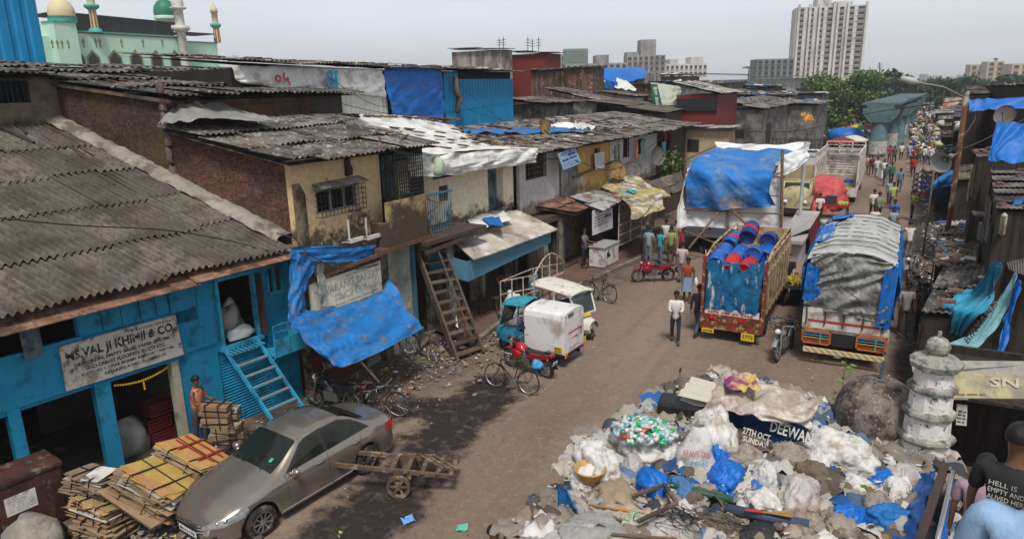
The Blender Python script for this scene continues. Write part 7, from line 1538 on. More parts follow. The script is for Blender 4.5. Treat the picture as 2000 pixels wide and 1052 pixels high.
q=MB(); q.grid(lambda u,v:Vector((-7.5+1.5*u,41.8+2.2*v,1.45+.1*math.sin(PI*u)+.05*math.sin(PI*v))),8,6);
for s in (-7.5,-6.0): q.bar((s,41.2,.9),(s,41.8,1.45),.08)
q.build('roof',ty,tx,True)
q=MB(); q.add([(-7.45,41.2,.92),(-6.05,41.2,.92),(-6.1,41.75,1.44),(-7.4,41.75,1.44)],[(0,1,2,3)]); q.build('windscreen',glass_g,tx)
q=MB(); q.lump(tuple(G(1648,300)+Vector((0,0,1.4))),(4,3,1.6),seed=8,amp=.1,n=24,m=12); tag(q.build('covered_stall',bt,None,True),'stall under a bright blue cover beside the umbrellas','stall')
def umbrella(x,y,cols,label,r=1.5,h=2.6):
 b=G(x,y); o=thing('market_umbrella',label,'umbrella',tuple(b)); q=MB(); n=8
 for k in range(n):
  q.m=k%len(cols); a0=2*PI*k/n;a1=2*PI*(k+1)/n; q.grid(lambda u,v:b+Vector((math.cos(a0+(a1-a0)*u)*r*v*(1-.06*math.sin(PI*u)),math.sin(a0+(a1-a0)*u)*r*v*(1-.06*math.sin(PI*u)),h-.55*v**1.7)),5,6)
 q.m=0; q.build('canopy',[M('umb%s'%str(c),c,.7,.15,2,0) for c in cols],o,True); q=MB(); q.tube([b,b+Vector((0,0,h+.1))],.03,5); q.build('pole',steel,o)
umbrella(1672,292,[(.5,.03,.03),(.5,.4,.03),(.05,.25,.06),(.45,.03,.05)],'red, yellow and green striped market umbrella',1.7,3.0)
umbrella(1655,296,[(.5,.05,.04),(.5,.45,.4)],'faded red and white market umbrella in front of the striped one',1.7,2.4)
umbrella(1665,303,[(.55,.54,.46)],'cream market umbrella nearest the blue covered stall',1.5,2.2)
umbrella(1688,288,[(.4,.06,.1),(.06,.1,.4)],'red and blue market umbrella close to the first pier',1.4,2.8)
umbrella(1642,308,[(.22,.02,.02)],'dark red market umbrella behind the sign lorry',1.6,2.2)
def cart(label,p,w,l,h,col,ang):
 o=thing('hand_cart',label,'cart'); q=MB(); q.box(-w/2,-l/2,h-.04,w/2,l/2,h); q.box(-w/2,-l/2,h,w/2,-l/2+.03,h+.09);q.box(-w/2,l/2-.03,h,w/2,l/2,h+.09);q.box(-w/2,-l/2,h,-w/2+.03,l/2,h+.09);q.box(w/2-.03,-l/2,h,w/2,l/2,h+.09); q.build('tray',col,o)
 for a in(-1,1):
  for b_ in(-1,1):
   q=MB(); c=Vector((a*(w/2-.05),b_*(l/2-.4),.3)); q.tube([c+Vector((0,math.cos(t)*.28,math.sin(t)*.28)) for t in [2*PI*k/16 for k in range(17)]],.022,5,False)
   for k in range(8): t=2*PI*k/8; q.tube([c,c+Vector((0,math.cos(t)*.27,math.sin(t)*.27))],.006,3,False)
   q.build('wheel',rubber,o,True)
   q=MB(); q.bar((a*(w/2-.12),b_*(l/2-.12),.3),(a*(w/2-.12),b_*(l/2-.12),h),.05); q.build('leg',wood,o)
 o.location=p; o.rotation_euler[2]=R(ang); return o
pc_=G(1562,600)+Vector((.1,.7,0)); cart('dark wooden hand cart loaded with bananas between the two lorries',pc_,1.5,2.0,.8,woodd,4)
q=MB(); rr=random.Random(3)
for k in range(240):
 c=pc_+Vector((rr.uniform(-.68,.6),rr.uniform(-.9,.5),.86+rr.random()*.16)); a=rr.uniform(0,6.3); q.c=tuple(v*rr.uniform(.75,1.15) for v in rr.choice([(.62,.45,.03),(.58,.42,.03),(.40,.42,.05),(.65,.5,.06)])); d=Vector((math.cos(a),math.sin(a),rr.uniform(-.2,.4)))*.1
 q.tube([c-d,c+Vector((0,0,.025)),c+d],[.012,.022,.01],5)
q.c=(1,1,1); tag(q.build('bananas',M('fruit',src='fc',rough=.5,var=.15,scale=6,bump=0),None,True),'heap of yellow bananas on the dark hand cart','bananas',kind='stuff')
q=MB();
for k in range(5): q.lump(tuple(pc_+Vector((rr.uniform(-.1,.6),.5+rr.random()*.4,.84))),(.5,.4,.35),seed=k,amp=.3)
tag(q.build('dark_cover',blacktarp,None,True),'crumpled dark sacking at the far end of the banana cart','sack')
q=MB(); q.box(pc_.x-.5,pc_.y-.6,.2,pc_.x+.5,pc_.y+.6,.62); tag(q.build('crate',M('navy_crate',(.02,.035,.08),.7)),'dark blue crate under the banana cart','crate')
p=G(1623,428)+Vector((.1,.6,0)); cart('red painted fruit cart with a small glass case near the beige van',p,1.6,1.3,.8,M('cart_red',(.40,.015,.04),.6,.2,3),0)
q=MB()
for k in range(130): c=p+Vector((.2+rr.random()*.5,-.45+rr.random()*.6,.84+rr.random()*.18)); q.ball(c,.05,6,4)
tag(q.build('limes',M('lime',(.42,.52,.05),.5,.2,5),None,True),'pile of yellow green limes on the red fruit cart','limes',kind='stuff')
q=MB(); q.box(p.x-.5,p.y-.4,.84,p.x+.1,p.y-.05,1.4); tag(q.build('glass_case',glass_g),'small glass display case on the red fruit cart','display case')
for k,(x,y) in enumerate(((1608,440),(1590,432))): q=MB(); q.lathe([(0,0),(.16,0),(.2,.38),(.18,.38)],G(x,y),14); tag(q.build('bucket',M('bucket_white',(.5,.5,.46),.6),None,True),['white bucket beside the red fruit cart','white bucket in front of the beige van'][k],'bucket')
mks=[]
for k,(x,y,pm_,lab) in enumerate(((1792,398,redp,'red and white motorcycle, nearest of the row at the right kerb'),(1792,386,blup,'bright blue motorcycle, second of the row at the right kerb'),(1793,375,blup,'blue motorcycle, third of the row at the right kerb'),(1794,364,blkp,'black motorcycle, fourth of the row at the right kerb'),(1795,353,blkp,'black motorcycle, fifth and farthest of the row at the right kerb'))):
 place(motorbike(lab,pm_,'motorcycles parked in a row at the right kerb'),G(x,y)+Vector((.55,.2,0)),183,-8)
place(motorbike('dark motorcycle leaning in shadow between the tarpaulin lorry and the right shacks',blkp),G(1780,600)+Vector((0,.3,0)),95,8)
place(motorbike('dark motorcycle with a silver tank parked behind the tarpaulin lorry on its right',silv),G(1775,560)+Vector((.1,1.6,0)),260,8)
# == sedan
def interp(T_,x):
 T_=sorted(T_);
 if x<=T_[0][0]: return T_[0][1]
 for (a,b_),(c,d) in zip(T_,T_[1:]):
  if x<=c: t=(x-a)/(c-a); t=t*t*(3-2*t)*.5+t*.5; return b_+(d-b_)*t
 return T_[-1][1]
ZT=[(-2.2,.86),(-2.12,.99),(-1.75,1.04),(-1.55,1.08),(-.85,1.40),(-.45,1.445),(-.1,1.43),(.18,1.37),(.95,.985),(1.3,.92),(1.8,.80),(2.08,.66),(2.2,.55)]
Y4=[(-2.2,.50),(-1.7,.60),(-1.0,.52),(-.4,.555),(.1,.55),(.9,.66),(1.6,.60),(2.0,.50),(2.2,.38)]
Z3=[(-2.2,.84),(-1.5,.99),(-.5,.935),(.4,.90),(1.0,.86),(1.6,.76),(2.1,.60),(2.2,.53)]
WW=[(-2.22,.58),(-2.12,.74),(-1.9,.82),(-1.3,.85),(1.2,.85),(1.7,.81),(1.95,.73),(2.12,.58),(2.22,.42)]
def zb_(x):
 z=.21
 if x>1.75: z=.21+.05*(x-1.75)/.4
 for xw in (1.32,-1.27):
  d=abs(x-xw)
  if d<.37: z=max(z,.30+math.sqrt(.37**2-d*d))
 return z
def prof(x):
 w=interp(WW,x); zb=zb_(x); z3=interp(Z3,x); z4=interp(ZT,x)-.03; y4=min(interp(Y4,x),w*.92)
 p=[(w*.95,zb),(w*.985,max(.34,zb+.012)),(w*1.0,max(.52,zb+.024)),(w*.985,max(min(.74,z3-.04),zb+.036)),(w*.945,z3),(w*.90,z3+.018)]
 for k in (.35,.7,1.0): p.append((w*.90+(y4-w*.90)*k+.02*math.sin(PI*k),z3+.018+(max(z4,z3+.02)-z3-.018)*k))
 p.append((y4*.6,z4+.03)); p.append((0,z4+.045)); return p
car=thing('sedan_car','bronze grey four door sedan parked nose to the lower left beside the cardboard bales','car')
cp=M('bronze_paint',(.33,.29,.24),.24,.03,1.5,0,metal=.75,coat=.8)
q=MB(); xs=sorted({-2.22+4.44*k/64 for k in range(65)}|{-2.2,-2.16,2.16,2.19}); secs=[prof(x) for x in xs]; n=len(secs[0])
full=[[Vector((x,y,z)) for y,z in s_]+[Vector((x,-y,z)) for y,z in s_[-2::-1]] for x,s_ in zip(xs,secs)]; k=len(full[0])
q.add([p for r_ in full for p in r_],[(i*k+j,i*k+j+1,(i+1)*k+j+1,(i+1)*k+j) for i in range(len(xs)-1) for j in range(k-1)])
q.poly(full[0][::-1]); q.poly(full[-1]); body=q.build('body',cp,car,True)
def ys(x,z):
 p=prof(x)
 for (ya,za),(yb,zb) in zip(p[4:9],p[5:9]):
  if z<=zb: t=(z-za)/max(zb-za,1e-6); return ya+(yb-ya)*max(t,0)
 return p[8][0]
def ysl(x,z):
 p=prof(x)
 for (ya,za),(yb,zb) in zip(p,p[1:]):
  if z<=zb: t=(z-za)/max(zb-za,1e-6); return ya+(yb-ya)*max(t,0)
 return p[-1][0]
winm=M('car_window',(.022,.026,.018),.06,.7,3,0,spec=.35)
def sidewin(name,pts,s,mat,off=.006,par=None,f=ys):
 q=MB(); N=14; xa=min(p[0] for p in pts);xb=max(p[0] for p in pts)
 def rng(x):
  zs=[]
  for (a,b_),(c,d) in zip(pts,pts[1:]+pts[:1]):
   if min(a,c)-1e-6<=x<=max(a,c)+1e-6 and abs(c-a)>1e-6: zs.append(b_+(d-b_)*(x-a)/(c-a))
  return min(zs),max(zs)
 def fn(u,v):
  x=xa+(xb-xa)*min(max(u,.001),.999); lo,hi=rng(x); z=lo+(hi-lo)*v; return Vector((x,s*(f(x,z)+off),z))
 q.grid(fn,N,6); return q.build(name,mat,par or car,True)
for s in(-1,1):
 sidewin('window_trim',[(-1.42,1.0),(.70,.925),(.16,1.335),(-.25,1.385),(-.75,1.37),(-1.15,1.22)],s,blackp,.004)
 sidewin('front_window',[(-.22,.965),(.60,.94),(.15,1.31),(-.22,1.355)],s,winm,.009)
 sidewin('rear_window',[(-1.10,1.01),(-.30,.968),(-.30,1.355),(-.72,1.335),(-1.10,1.19)],s,winm,.009)
 sidewin('quarter_window',[(-1.34,1.02),(-1.13,1.01),(-1.13,1.17)],s,winm,.009)
 for x in (-.26,.72,-1.12):
  q=MB(); q.tube([(x+(.06 if x<-1 else 0)*(1 if z<.7 else 0),s*(ysl(x,z)+.001),z) for z in (.26,.5,.7,.88,.93)],.006,4); q.build('door_seam',blackp,car)
 q=MB(); q.tube([(x,s*(ysl(x,.3)-.002),.27) for x in (-.85,-.2,.4,.88)],.012,4); q.build('sill_trim',chrome,car)
 for x in (-.05,-.98):
  q=MB(); q.tube([(x-.09,s*(ysl(x,.84)+.015),.845),(x,s*(ysl(x,.84)+.035),.85),(x+.09,s*(ysl(x,.84)+.015),.84)],.015,6); q.build('door_handle',chrome,car)
 q=MB(); q.ball((.58,s*.93,.98),.1,12,8,(.65,.95,.62)); q.cbox((.6,s*.85,.94),(.08,.1,.05)); q.build('door_mirror',cp,car,True)
 q=MB(); q.grid(lambda u,v:(lambda x,z:Vector((x,s*(ysl(x,z)+.008),z)))(1.55+.56*u,.545+.03*u*-1+(.16-.10*u)*v+.05*(1-u)),10,4); hh=q.build('headlamp',M('lamp_unit',(.30,.31,.32),.12,.6,9,0,spec=.9),car,True)
 q=MB(); q.ball((1.93,s*.70,.62),.055,10,6,(1,.6,.8)); q.ball((2.04,s*.60,.59),.04,8,5); q.build('reflector',chrome,hh,True)
 q=MB(); q.grid(lambda u,v:(lambda x,z:Vector((x,s*(ysl(x,z)+.01),z)))(-2.12+.26*u,.70+.18*v),6,4); q.build('tail_lamp',redl,car,True)
 q=MB(); q.cbox((2.10,s*.50,.33),(.05,.2,.07)); q.build('fog_lamp',blackp,car)
 for xw in (1.32,-1.27):
  c=Vector((xw,s*.76,.30)); q=MB(); q.lathe([(.20,-.09),(.285,-.1),(.305,-.06),(.305,.06),(.285,.1),(.20,.09)],c,28,Ya); w_=q.build('wheel',rubber,car,True)
  q=MB(); q.lathe([(.205,.06*s),(.20,.092*s),(.185,.095*s),(.18,.0)],c,26,Ya)
  for j in range(9):
   a=2*PI*j/9; v=Vector((math.cos(a),0,math.sin(a))); q.bar(c+Vector((0,s*.085,0))+v*.03,c+Vector((0,s*.075,0))+v*.19,.028,.012,up=(0,1,0))
  q.lathe([(0,.10*s),(.045,.095*s),(.055,.06*s)],c,12,Ya); q.build('rim',M('alloy',(.5,.5,.5),.3,.1,4,0,metal=.9),w_)
  q=MB(); q.lathe([(0,.0),(.19,.0)],c+Vector((0,s*.02,0)),20,Ya); q.build('brake_disc',iron,w_)
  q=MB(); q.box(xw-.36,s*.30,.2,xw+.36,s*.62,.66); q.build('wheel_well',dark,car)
q=MB(); q.grid(lambda u,v:(lambda x,y:Vector((x,y,interp(ZT,x)-.03+.03+.018*(1-(y/.6)**2)+.012)))(.26+.64*u,(v-.5)*2*(min(interp(Y4,.26+.64*u),.62)-.03)),12,12); q.build('windscreen',M('screen_glass',(.012,.018,.016),.05,.3,1,0,spec=.45),car,True)
q=MB(); q.grid(lambda u,v:(lambda x,y:Vector((x,y,interp(ZT,x)-.03+.03+.018*(1-(y/.6)**2)+.012)))(-1.50+.62*u,(v-.5)*2*(interp(Y4,-1.50+.62*u)-.05)),12,12); q.build('rear_screen',MC['screen_glass'],car,True)
q=MB(); q.cbox((.72,.40,1.12),(.09,.07,.004),0,0,R(28)); q.build('sticker',M('green_sticker',(.05,.4,.2),.5,0),car)
for y0 in (.35,-.2): q=MB(); q.tube([(.93,y0,1.01),(.78,y0-.32,1.095)],.008,4); q.build('wiper',blackp,car)
q=MB(); q.grid(lambda u,v:(lambda y,z:Vector((2.245-max(0,abs(y)-.38)*.7-.05*v,y,z)))((u-.5)*1.0,.40+.16*v),12,4); gr=q.build('grille',blackp,car,True)
q=MB()
for j in range(3):
 z=.43+.05*j; q.tube([(2.262-max(0,abs(y)-.38)*.7-.015*j,y,z+.03*abs(y)) for y in (-.46,-.3,-.15,0,.15,.3,.46)],.011,5)
q.tube([(2.262,-.05,.56),(2.262,-.035,.50),(2.262,.035,.50),(2.262,.05,.56)],.008,4); q.tube([(2.262,-.035,.53),(2.262,.035,.53)],.007,4); q.build('grille_bar',chrome,gr)
q=MB(); q.grid(lambda u,v:(lambda y,z:Vector((2.245-.26*abs(y)**2,y,z)))((u-.5)*1.2,.24+.08*v),12,3); q.build('air_intake',blackp,car)
q=MB(); q.box(2.255,-.26,.31,2.27,.26,.42); pl=q.build('number_plate',platew,car); text_mesh('lettering','MH14 A 7778',Vector((2.27,-.23,.335)),(0,1,0),(0,0,1),.46,.065,ink,pl,.004,bold=.03)
q=MB(); q.tube([(-.75,0,1.46),(-.95,0,1.56)],.006,4); q.build('aerial',blackp,car)
car.scale=(1.05,)*3; car.location=(-10.62,9.22,0.0); car.rotation_euler=(0,0,R(-96))
hc=thing('wooden_handcart','old wooden two wheeled handcart resting against the car','hand cart'); cw=M('cart_wood',(.12,.08,.05),.92,.5,4,.3,dirt=((.28,.22,.16),.3,5))
for y in(-.33,.33): q=MB(); q.bar((-1.5,y*.9,.62),(1.35,y,.50),.07,.09); q.build('shaft',cw,hc)
for x in (-.1,.25,.6,.95,1.25): q=MB(); q.bar((x,-.42,.585),(x+.05,.42,.585),.10,.03); q.build('slat',cw,hc)
for x in (.75,.9,1.08): q=MB(); q.bar((x-.35,.38,.61),(x+.3,-.2,.62),.06,.025); q.build('slat',cw,hc)
q=MB(); q.bar((.1,-.5,.36),(.1,.5,.36),.08);
for y in(-.3,.3): q.cbox((.1,y,.46),(.5,.08,.16))
q.build('axle',cw,hc)
for y in (-.5,.5):
 c=Vector((.1,y,.27)); q=MB(); q.lathe([(.20,-.035),(.27,-.04),(.27,.04),(.20,.035),(.20,-.035)],c,20,Ya);
 for j in range(6): a=2*PI*j/6; q.bar(c,c+Vector((math.cos(a)*.21,0,math.sin(a)*.21)),.04)
 q.lathe([(0,-.07),(.05,-.07),(.05,.07),(0,.07)],c,8,Ya); q.build('wheel',cw,hc)
hc.scale=(.93,)*3; place(hc,G(783,975)+Vector((-.38,.42,0)),26,0); hc.rotation_euler[1]=R(3)
cbm=M('cardboard',src='fc',rough=.9,var=.25,scale=4,bump=.1); strap=M('black_strap',(.02,.02,.025),.5)
def bundle(label,c,d,rz,ry=0,rx=0,n=30,tone=(.34,.22,.12),seed=1,name='cardboard_bundle',top=None,jit=.07):
 o=thing(name,label,'cardboard',tuple(c)); r=random.Random(seed); q=MB()
 for k in range(n):
  f=(k+.5)/n; s=1-.10*r.random(); g=r.uniform(.6,1.15); t=tone
  if r.random()<.12: t=(.5,.47,.42)
  q.c=tuple(v*g for v in t)
  if k>=n-3 and top: q.c=tuple(v*r.uniform(.85,1.1) for v in top)
  w,l=d[0]*s*r.uniform(.88,1.05),d[1]*s*r.uniform(.88,1.05)
  q.cbox(Vector(c)+Vector((r.gauss(0,jit*.5),r.gauss(0,jit*.5),d[2]*f)),(w,l,d[2]/n*r.uniform(.45,.85)),R(r.gauss(0,6)),R(r.gauss(0,2.2)),R(r.gauss(0,2.2)))
  if r.random()<.5:
   e=Vector(c)+Vector((r.uniform(-.5,.5)*w,-l*.5,d[2]*f)); q.cbox(e,(r.uniform(.1,.35),.16,.008),R(r.gauss(0,20)),R(r.uniform(-50,20)),0)
 o2=q.build('sheets',cbm,o)
 for f in (-.22,.2):
  q=MB(); x=d[0]*f; h=d[2]+.012; l=d[1]/2+.03; q.bar(Vector(c)+Vector((x,-l,0)),Vector(c)+Vector((x,-l,h)),.03,.01); q.bar(Vector(c)+Vector((x,-l,h)),Vector(c)+Vector((x+.05,l,h)),.03,.012); q.build('strap',strap,o)
 q=MB(); h=d[2]+.014; q.bar(Vector(c)+Vector((-d[0]/2,.05,h)),Vector(c)+Vector((d[0]/2,-.03,h)),.025,.01); q.bar(Vector(c)+Vector((d[0]/2+.02,-.03,h)),Vector(c)+Vector((d[0]/2+.02,-.03,0)),.025,.01); q.build('strap',strap,o)
 o.rotation_euler=(R(rx),R(ry),R(rz)); return o
p=F1.M
def LP(x,y,z=0): return G(x,y,z)
yc=(.50,.30,.10)
bundle('large bale of printed yellow brown cartons on the cart, nearer of the two bales',LP(292,978,.5),(1.25,1.25,.6),14,26,-18,34,(.36,.24,.14),3,top=yc)
bundle('bale of yellow cartons with red stripes on the cart, closest to the car',LP(365,918,.55),(1.15,1.15,.48),14,24,-18,28,(.38,.27,.16),4,top=yc)
bundle('grey brown cardboard bundle with a white sheet on top, topmost of the left stack',LP(182,955,.85),(.85,.65,.34),18,9,-12,22,(.26,.19,.13),5)
bundle('orange brown cardboard bundle with a striped strap in the middle of the left stack',LP(200,1005,.45),(.95,.7,.34),10,10,-12,22,(.36,.21,.11),6,top=(.42,.24,.12))
bundle('lowest cardboard bundle of the left stack by the brown cabinet',LP(205,1040,.12),(.95,.7,.32),14,9,-9,20,(.33,.22,.13),7)
for (dx,dy,w,l) in ((.1,.28,.9,.05),(.1,-.08,.9,.05),(.32,.1,.05,.9),(-.12,.1,.05,.9)):
 pass
bo=[o for o in COL.objects if o.get('label','').startswith('bale of yellow')][0]
q=MB(); c=bo.location;
for (dx,dy,w,l) in ((0,.26,.95,.05),(0,-.1,.95,.05),(.28,.08,.05,.95),(-.2,.08,.05,.95)): q.cbox((c.x+dx,c.y+dy,c.z+.515),(w,l,.006))
pr=q.build('red_print',M('print_red',(.35,.04,.02),.85,.3,5,0),bo)
q=MB(); c=LP(182,955,.85); q.cbox((c.x+.2,c.y+.05,c.z+.36),(.42,.5,.012),R(15)); tag(q.build('white_card',whitepaint),'white printed card on top of the left cardboard stack','card')
o=bundle('tall upright bale of flattened cartons beside the man in the orange vest',LP(447,866),(.8,.34,1.0),25,0,0,6,(.36,.26,.17),8,jit=.02)
o=bundle('upper bale of brown cartons leaning on the shutter behind the man',LP(430,845,.98)+Vector((-.25,.15,0)),(.7,.3,.6),25,0,0,4,(.30,.19,.11),9,jit=.02)
ct=thing('cargo_cart','low cart frame carrying the two cardboard bales','hand cart',tuple(LP(330,985))); c=LP(335,990)
q=MB(); q.cbox(c+Vector((-.1,.1,.36)),(1.9,1.9,.06),R(20)); q.build('bed',cw,ct)
for a in(-.6,.6): q=MB(); w=c+Vector((.45,a*.9,.2)); q.lathe([(0,-.05),(.17,-.05),(.19,0),(.17,.05),(0,.05)],w,14,Ya); q.build('wheel',rubber,ct,True)
iv=F1.M.inverted()@G(140,1012); u1,d1=iv.x,iv.y; zc=zat(905,*F1.P(u1,d1,0).xy)
cb=thing('metal_cabinet','brown painted metal cabinet with a white notice pasted on its front','cabinet',tuple(F1.P(u1-.8,d1+.3,0))); brn=M('cabinet_brown',(.075,.030,.022),.65,.3,3,.12,dirt=(((.16,.13,.11),.22,5),((.03,.015,.012),.4,2)))
q=MB(F1.M); q.box(u1-2.3,d1,.05,u1,d1+.75,zc); q.build('body',brn,cb,bevel=.012)
q=MB(F1.M); q.box(u1-2.35,d1-.04,zc,u1+.03,d1+.8,zc+.06); q.build('top',brn,cb)
for a,b_ in ((u1-1.12,u1-.05),(u1-2.25,u1-1.16)): q=MB(F1.M); q.box(a,d1-.02,.12,b_,d1-.002,zc-.08); q.build('door',brn,cb)
q=MB(F1.M); q.box(u1-1.02,d1-.03,zc-.62,u1-.50,d1-.022,zc-.25); nb=q.build('notice',whitepaint,cb)
for k in range(5): wr(F1,'--- ---- -- ----'[:10+k],u1-.97,zc-.36-.05*k,.4,.010,greyink,nb,d1-.031)
q=MB(); c=G(70,1050,.25); q.lump(tuple(G(75,1075,0)),(1.3,.9,.75),seed=5,amp=.2,fine=.05); tag(q.build('cement_lump',MC['cement_coping'],None,True),'rough pale lump of hardened cement at the bottom left corner','rubble')
q=MB(); cloth(q,[[F1.P(-8.1,-.3,1.45),F1.P(-7.2,-.3,1.4)],[F1.P(-8.1,-.4,.9),F1.P(-7.1,-.4,.85)],[F1.P(-8.1,-.3,.3),F1.P(-7.3,-.3,.3)]],14,14,.1,2,.2,5,.05); tag(q.build('plastic_sheet',btf,None,True),'crumpled blue and grey plastic hanging at the left edge','plastic sheet')
# == right hand shacks
shw=two_tone('shack_timber',(.045,.034,.027),(.018,.015,.013),2,.45,.6,stretch=(4,4,.4)); asbr=M('shingle_roof',(.19,.165,.145),.95,.4,2.2,.5,dirt=((.06,.05,.045),.45,2),warp='tint')
def shack(lab,c,rm,wm=None,zb=0,wave=.17,rows=2,inset=.06,seed=1,cat='shack',n='shack',amp=.028,deb=18):
 P_=[G(x,y,z) for x,y,z in c]; o=thing(n,lab,cat,(P_[0].x,P_[0].y,zb)); cen=sum(P_,Vector())/4
 q=MB(); roof_sheets(q,*P_,wave=wave,amp=amp,rows=rows,seed=seed,jit=.03,rag=.1,tint=.35); q.build('roof',rm,o,True)
 I=[cen+(p-cen)*(1-inset) for p in P_]
 q=MB(); q.add([(p.x,p.y,p.z-.08) for p in I]+[(p.x,p.y,zb) for p in I],[(0,1,5,4),(1,2,6,5),(2,3,7,6),(3,0,4,7),(0,3,2,1)]); q.build('wall',wm or shw,o)
 A0,D0=P_[0],P_[3]; q=MB(); L0=(D0-A0).length; nb=max(3,int(L0/.55)); s0=cen+(A0-cen)*(1-inset)
 for k in range(nb):
  if rnd.random()<.25: continue
  t=(k+.5)/nb; p=cen+(A0.lerp(D0,t)-cen)*(1-inset); hh=rnd.uniform(.5,1.9); z1=p.z-rnd.uniform(.12,.8); q.t=rnd.uniform(-.5,.5); q.m=rnd.choice((0,0,1,2,3,4)); q.cbox((p.x-.04-.01*(k%3),p.y,z1-hh/2),(.03,L0/nb*rnd.uniform(.6,1.1),hh),math.atan2(D0.x-A0.x,A0.y-D0.y),R(rnd.uniform(-5,5)))
 q.m=0
 if q.v: tag(q.build('wall_patch',[wood,zinc,rusty,greyblue,woodd],o),kind='stuff')
 if deb:
  q=MB()
  for k in range(deb): a,b_=rnd.random(),rnd.random(); p=P_[0].lerp(P_[1],a).lerp(P_[3].lerp(P_[2],a),b_); q.t=rnd.uniform(-.4,.6); q.m=rnd.choice((0,0,0,1,2,3)); q.cbox(p+Vector((0,0,.06)),(rnd.uniform(.1,.6),rnd.uniform(.06,.3),rnd.uniform(.02,.1)),rnd.random()*3,R(rnd.uniform(-12,12)),R(rnd.uniform(-12,12)))
  q.m=0; tag(q.build('roof_debris',[wood,whitetarp,MC['tile_rubble'],btf],o),kind='stuff')
 return o
shack('low shack with a dark corrugated roof beside the tarpaulin lorry, weighed with bricks',[(1798,616,2.2),(1935,622,2.3),(1950,512,2.9),(1842,522,2.5)],asb_d,rows=2,seed=3,deb=10)
shack('low shack roof littered with planks, bottles and a red bundle',[(1824,520,2.5),(1905,524,2.6),(1912,452,2.9),(1834,448,2.6)],asb_y,seed=4,deb=50)
shack('small pale roofed shack behind the littered plank roof',[(1832,462,2.6),(1898,462,2.8),(1902,430,2.9),(1836,432,2.7)],asb_w,seed=5,deb=12)
shack('tall dark shack with a wide weathered shingle roof at the right edge',[(1946,410,4.8),(2060,414,4.8),(2050,333,5.3),(1934,334,5.2)],asbr,seed=6,wave=.12,amp=.012,rows=6)
shack('upper shack under a long grey plank roof at the right edge',[(1906,309,5.6),(2060,296,5.6),(2060,284,5.9),(1902,291,5.8)],asbr,seed=7,wave=.3,amp=.01)
shack('shack with a rusty brown roof and orange cloth on it',[(1868,352,3.9),(1925,350,4.0),(1935,318,4.3),(1872,322,4.1)],asb_y,seed=8,deb=10)
shack('shack with a dull roof edged by a blue strip, behind the brown pole',[(1838,270,4.3),(1906,268,4.4),(1912,256,4.6),(1842,258,4.5)],asb_d,seed=9)
shack('far shack with a white scrap covered roof beyond the brown pole',[(1862,255,4.9),(1940,250,4.9),(1950,238,5.2),(1868,240,5.1)],whitetarp,seed=10,deb=40)
shack('dark roofed upper shack on the right skyline',[(1888,186,7.2),(2050,180,7.2),(2050,164,7.8),(1888,168,7.6)],asb_d,seed=11,deb=12)
shack('shack behind the leaning lattice on the right',[(1862,230,5.4),(1900,228,5.4),(1902,208,5.9),(1866,210,5.8)],asb_d,seed=12)
shack('far low shack nearest the loudspeaker pole foot',[(1836,300,3.6),(1870,300,3.7),(1874,282,4.0),(1840,284,3.9)],asb_d,seed=13)
for k,(x,y) in enumerate(((1838,248),(1832,234),(1826,222),(1842,214),(1850,204))):
 shack(['far shack, first past the leaning lattice','far shack, second past the leaning lattice','far shack, third past the leaning lattice','small far shack under the orange hoarding','farthest visible shack on the right side'][k],[(x,y,3.0),(x+60,y-2,3.2),(x+62,y-9,3.5),(x+2,y-8,3.3)],(asb_d,asb,asb_w)[k%3],seed=20+k)
q=MB(); corr_panel(q,Matrix.Identity(4),0,0,1,1,0) if False else None
a,b_,c,d=G(1956,470,3.7),G(2050,480,3.7),G(2050,425,4.2),G(1962,425,4.2); q=MB(); roof_sheets(q,a,b_,c,d,wave=.1,amp=.02,rows=1,seed=3,tint=.2); tag(q.build('awning_sheet',M('green_tin',(.18,.33,.27),.6,.25,2,.15,dirt=((.25,.2,.17),.4,3)),None,True),'pale green corrugated sheet awning at the right edge','awning')
a,b_,c,d=G(1975,530,3.2),G(2050,560,3.2),G(2050,500,3.6),G(1963,488,3.6); q=MB(); roof_sheets(q,a,b_,c,d,wave=.1,amp=.02,rows=1,seed=5,tint=.2); tag(q.build('awning_sheet',asbr,None,True),'brown corrugated awning just below the green one','awning')
def dc(lab,rows,mat,seed,nu=30,nv=24,fold=.06,fr=4,ang=.3,name='tarpaulin',cat='tarpaulin'):
 q=MB(); cloth(q,rows,nu,nv,fold,fr,ang,seed,.02); return tag(q.build(name,mat,None,True),lab,cat)
g=lambda l:[G(x,y,z) for x,y,z in l]
bt2=M('cyan_tarp',(.02,.26,.42),.5,.25,2,.2,bscale=20,dirt=((.10,.25,.33),.3,2));
dc('big blue tarpaulin wall below the satellite dish at the right edge',[[DD(1946,238,23),DD(1975,240,23),DD(2060,236,23)],[DD(1938,275,22.6),DD(1965,280,22.6),DD(2060,278,22.6)],[DD(1930,312,22.2),DD(1965,316,22.2),DD(2060,314,22.2)]],bt,2,40,30)
dc('long blue tarpaulin strip high on the right hand shacks',[[DD(1892,194,38),DD(1945,192,38),DD(2060,186,38)],[DD(1893,218,37.5),DD(1945,214,37.5),DD(2060,210,37.5)]],bt,3,50,10)
dc('blue tarpaulin roof of the roadside stall with a string of lights',[g([(1806,372,2.3),(1835,366,2.3),(1864,362,2.3)]),g([(1828,350,2.8),(1850,345,2.9),(1872,335,3.0)]),g([(1852,335,3.0),(1865,330,3.1),(1880,322,3.2)])],btf,4)
dc('dark blue tarpaulin front of the roadside stall',[g([(1808,372,2.3),(1865,362,2.3)]),g([(1814,388,1.2),(1866,384,1.2)]),g([(1820,400,.3),(1868,400,.3)])],bt,5,20,14)
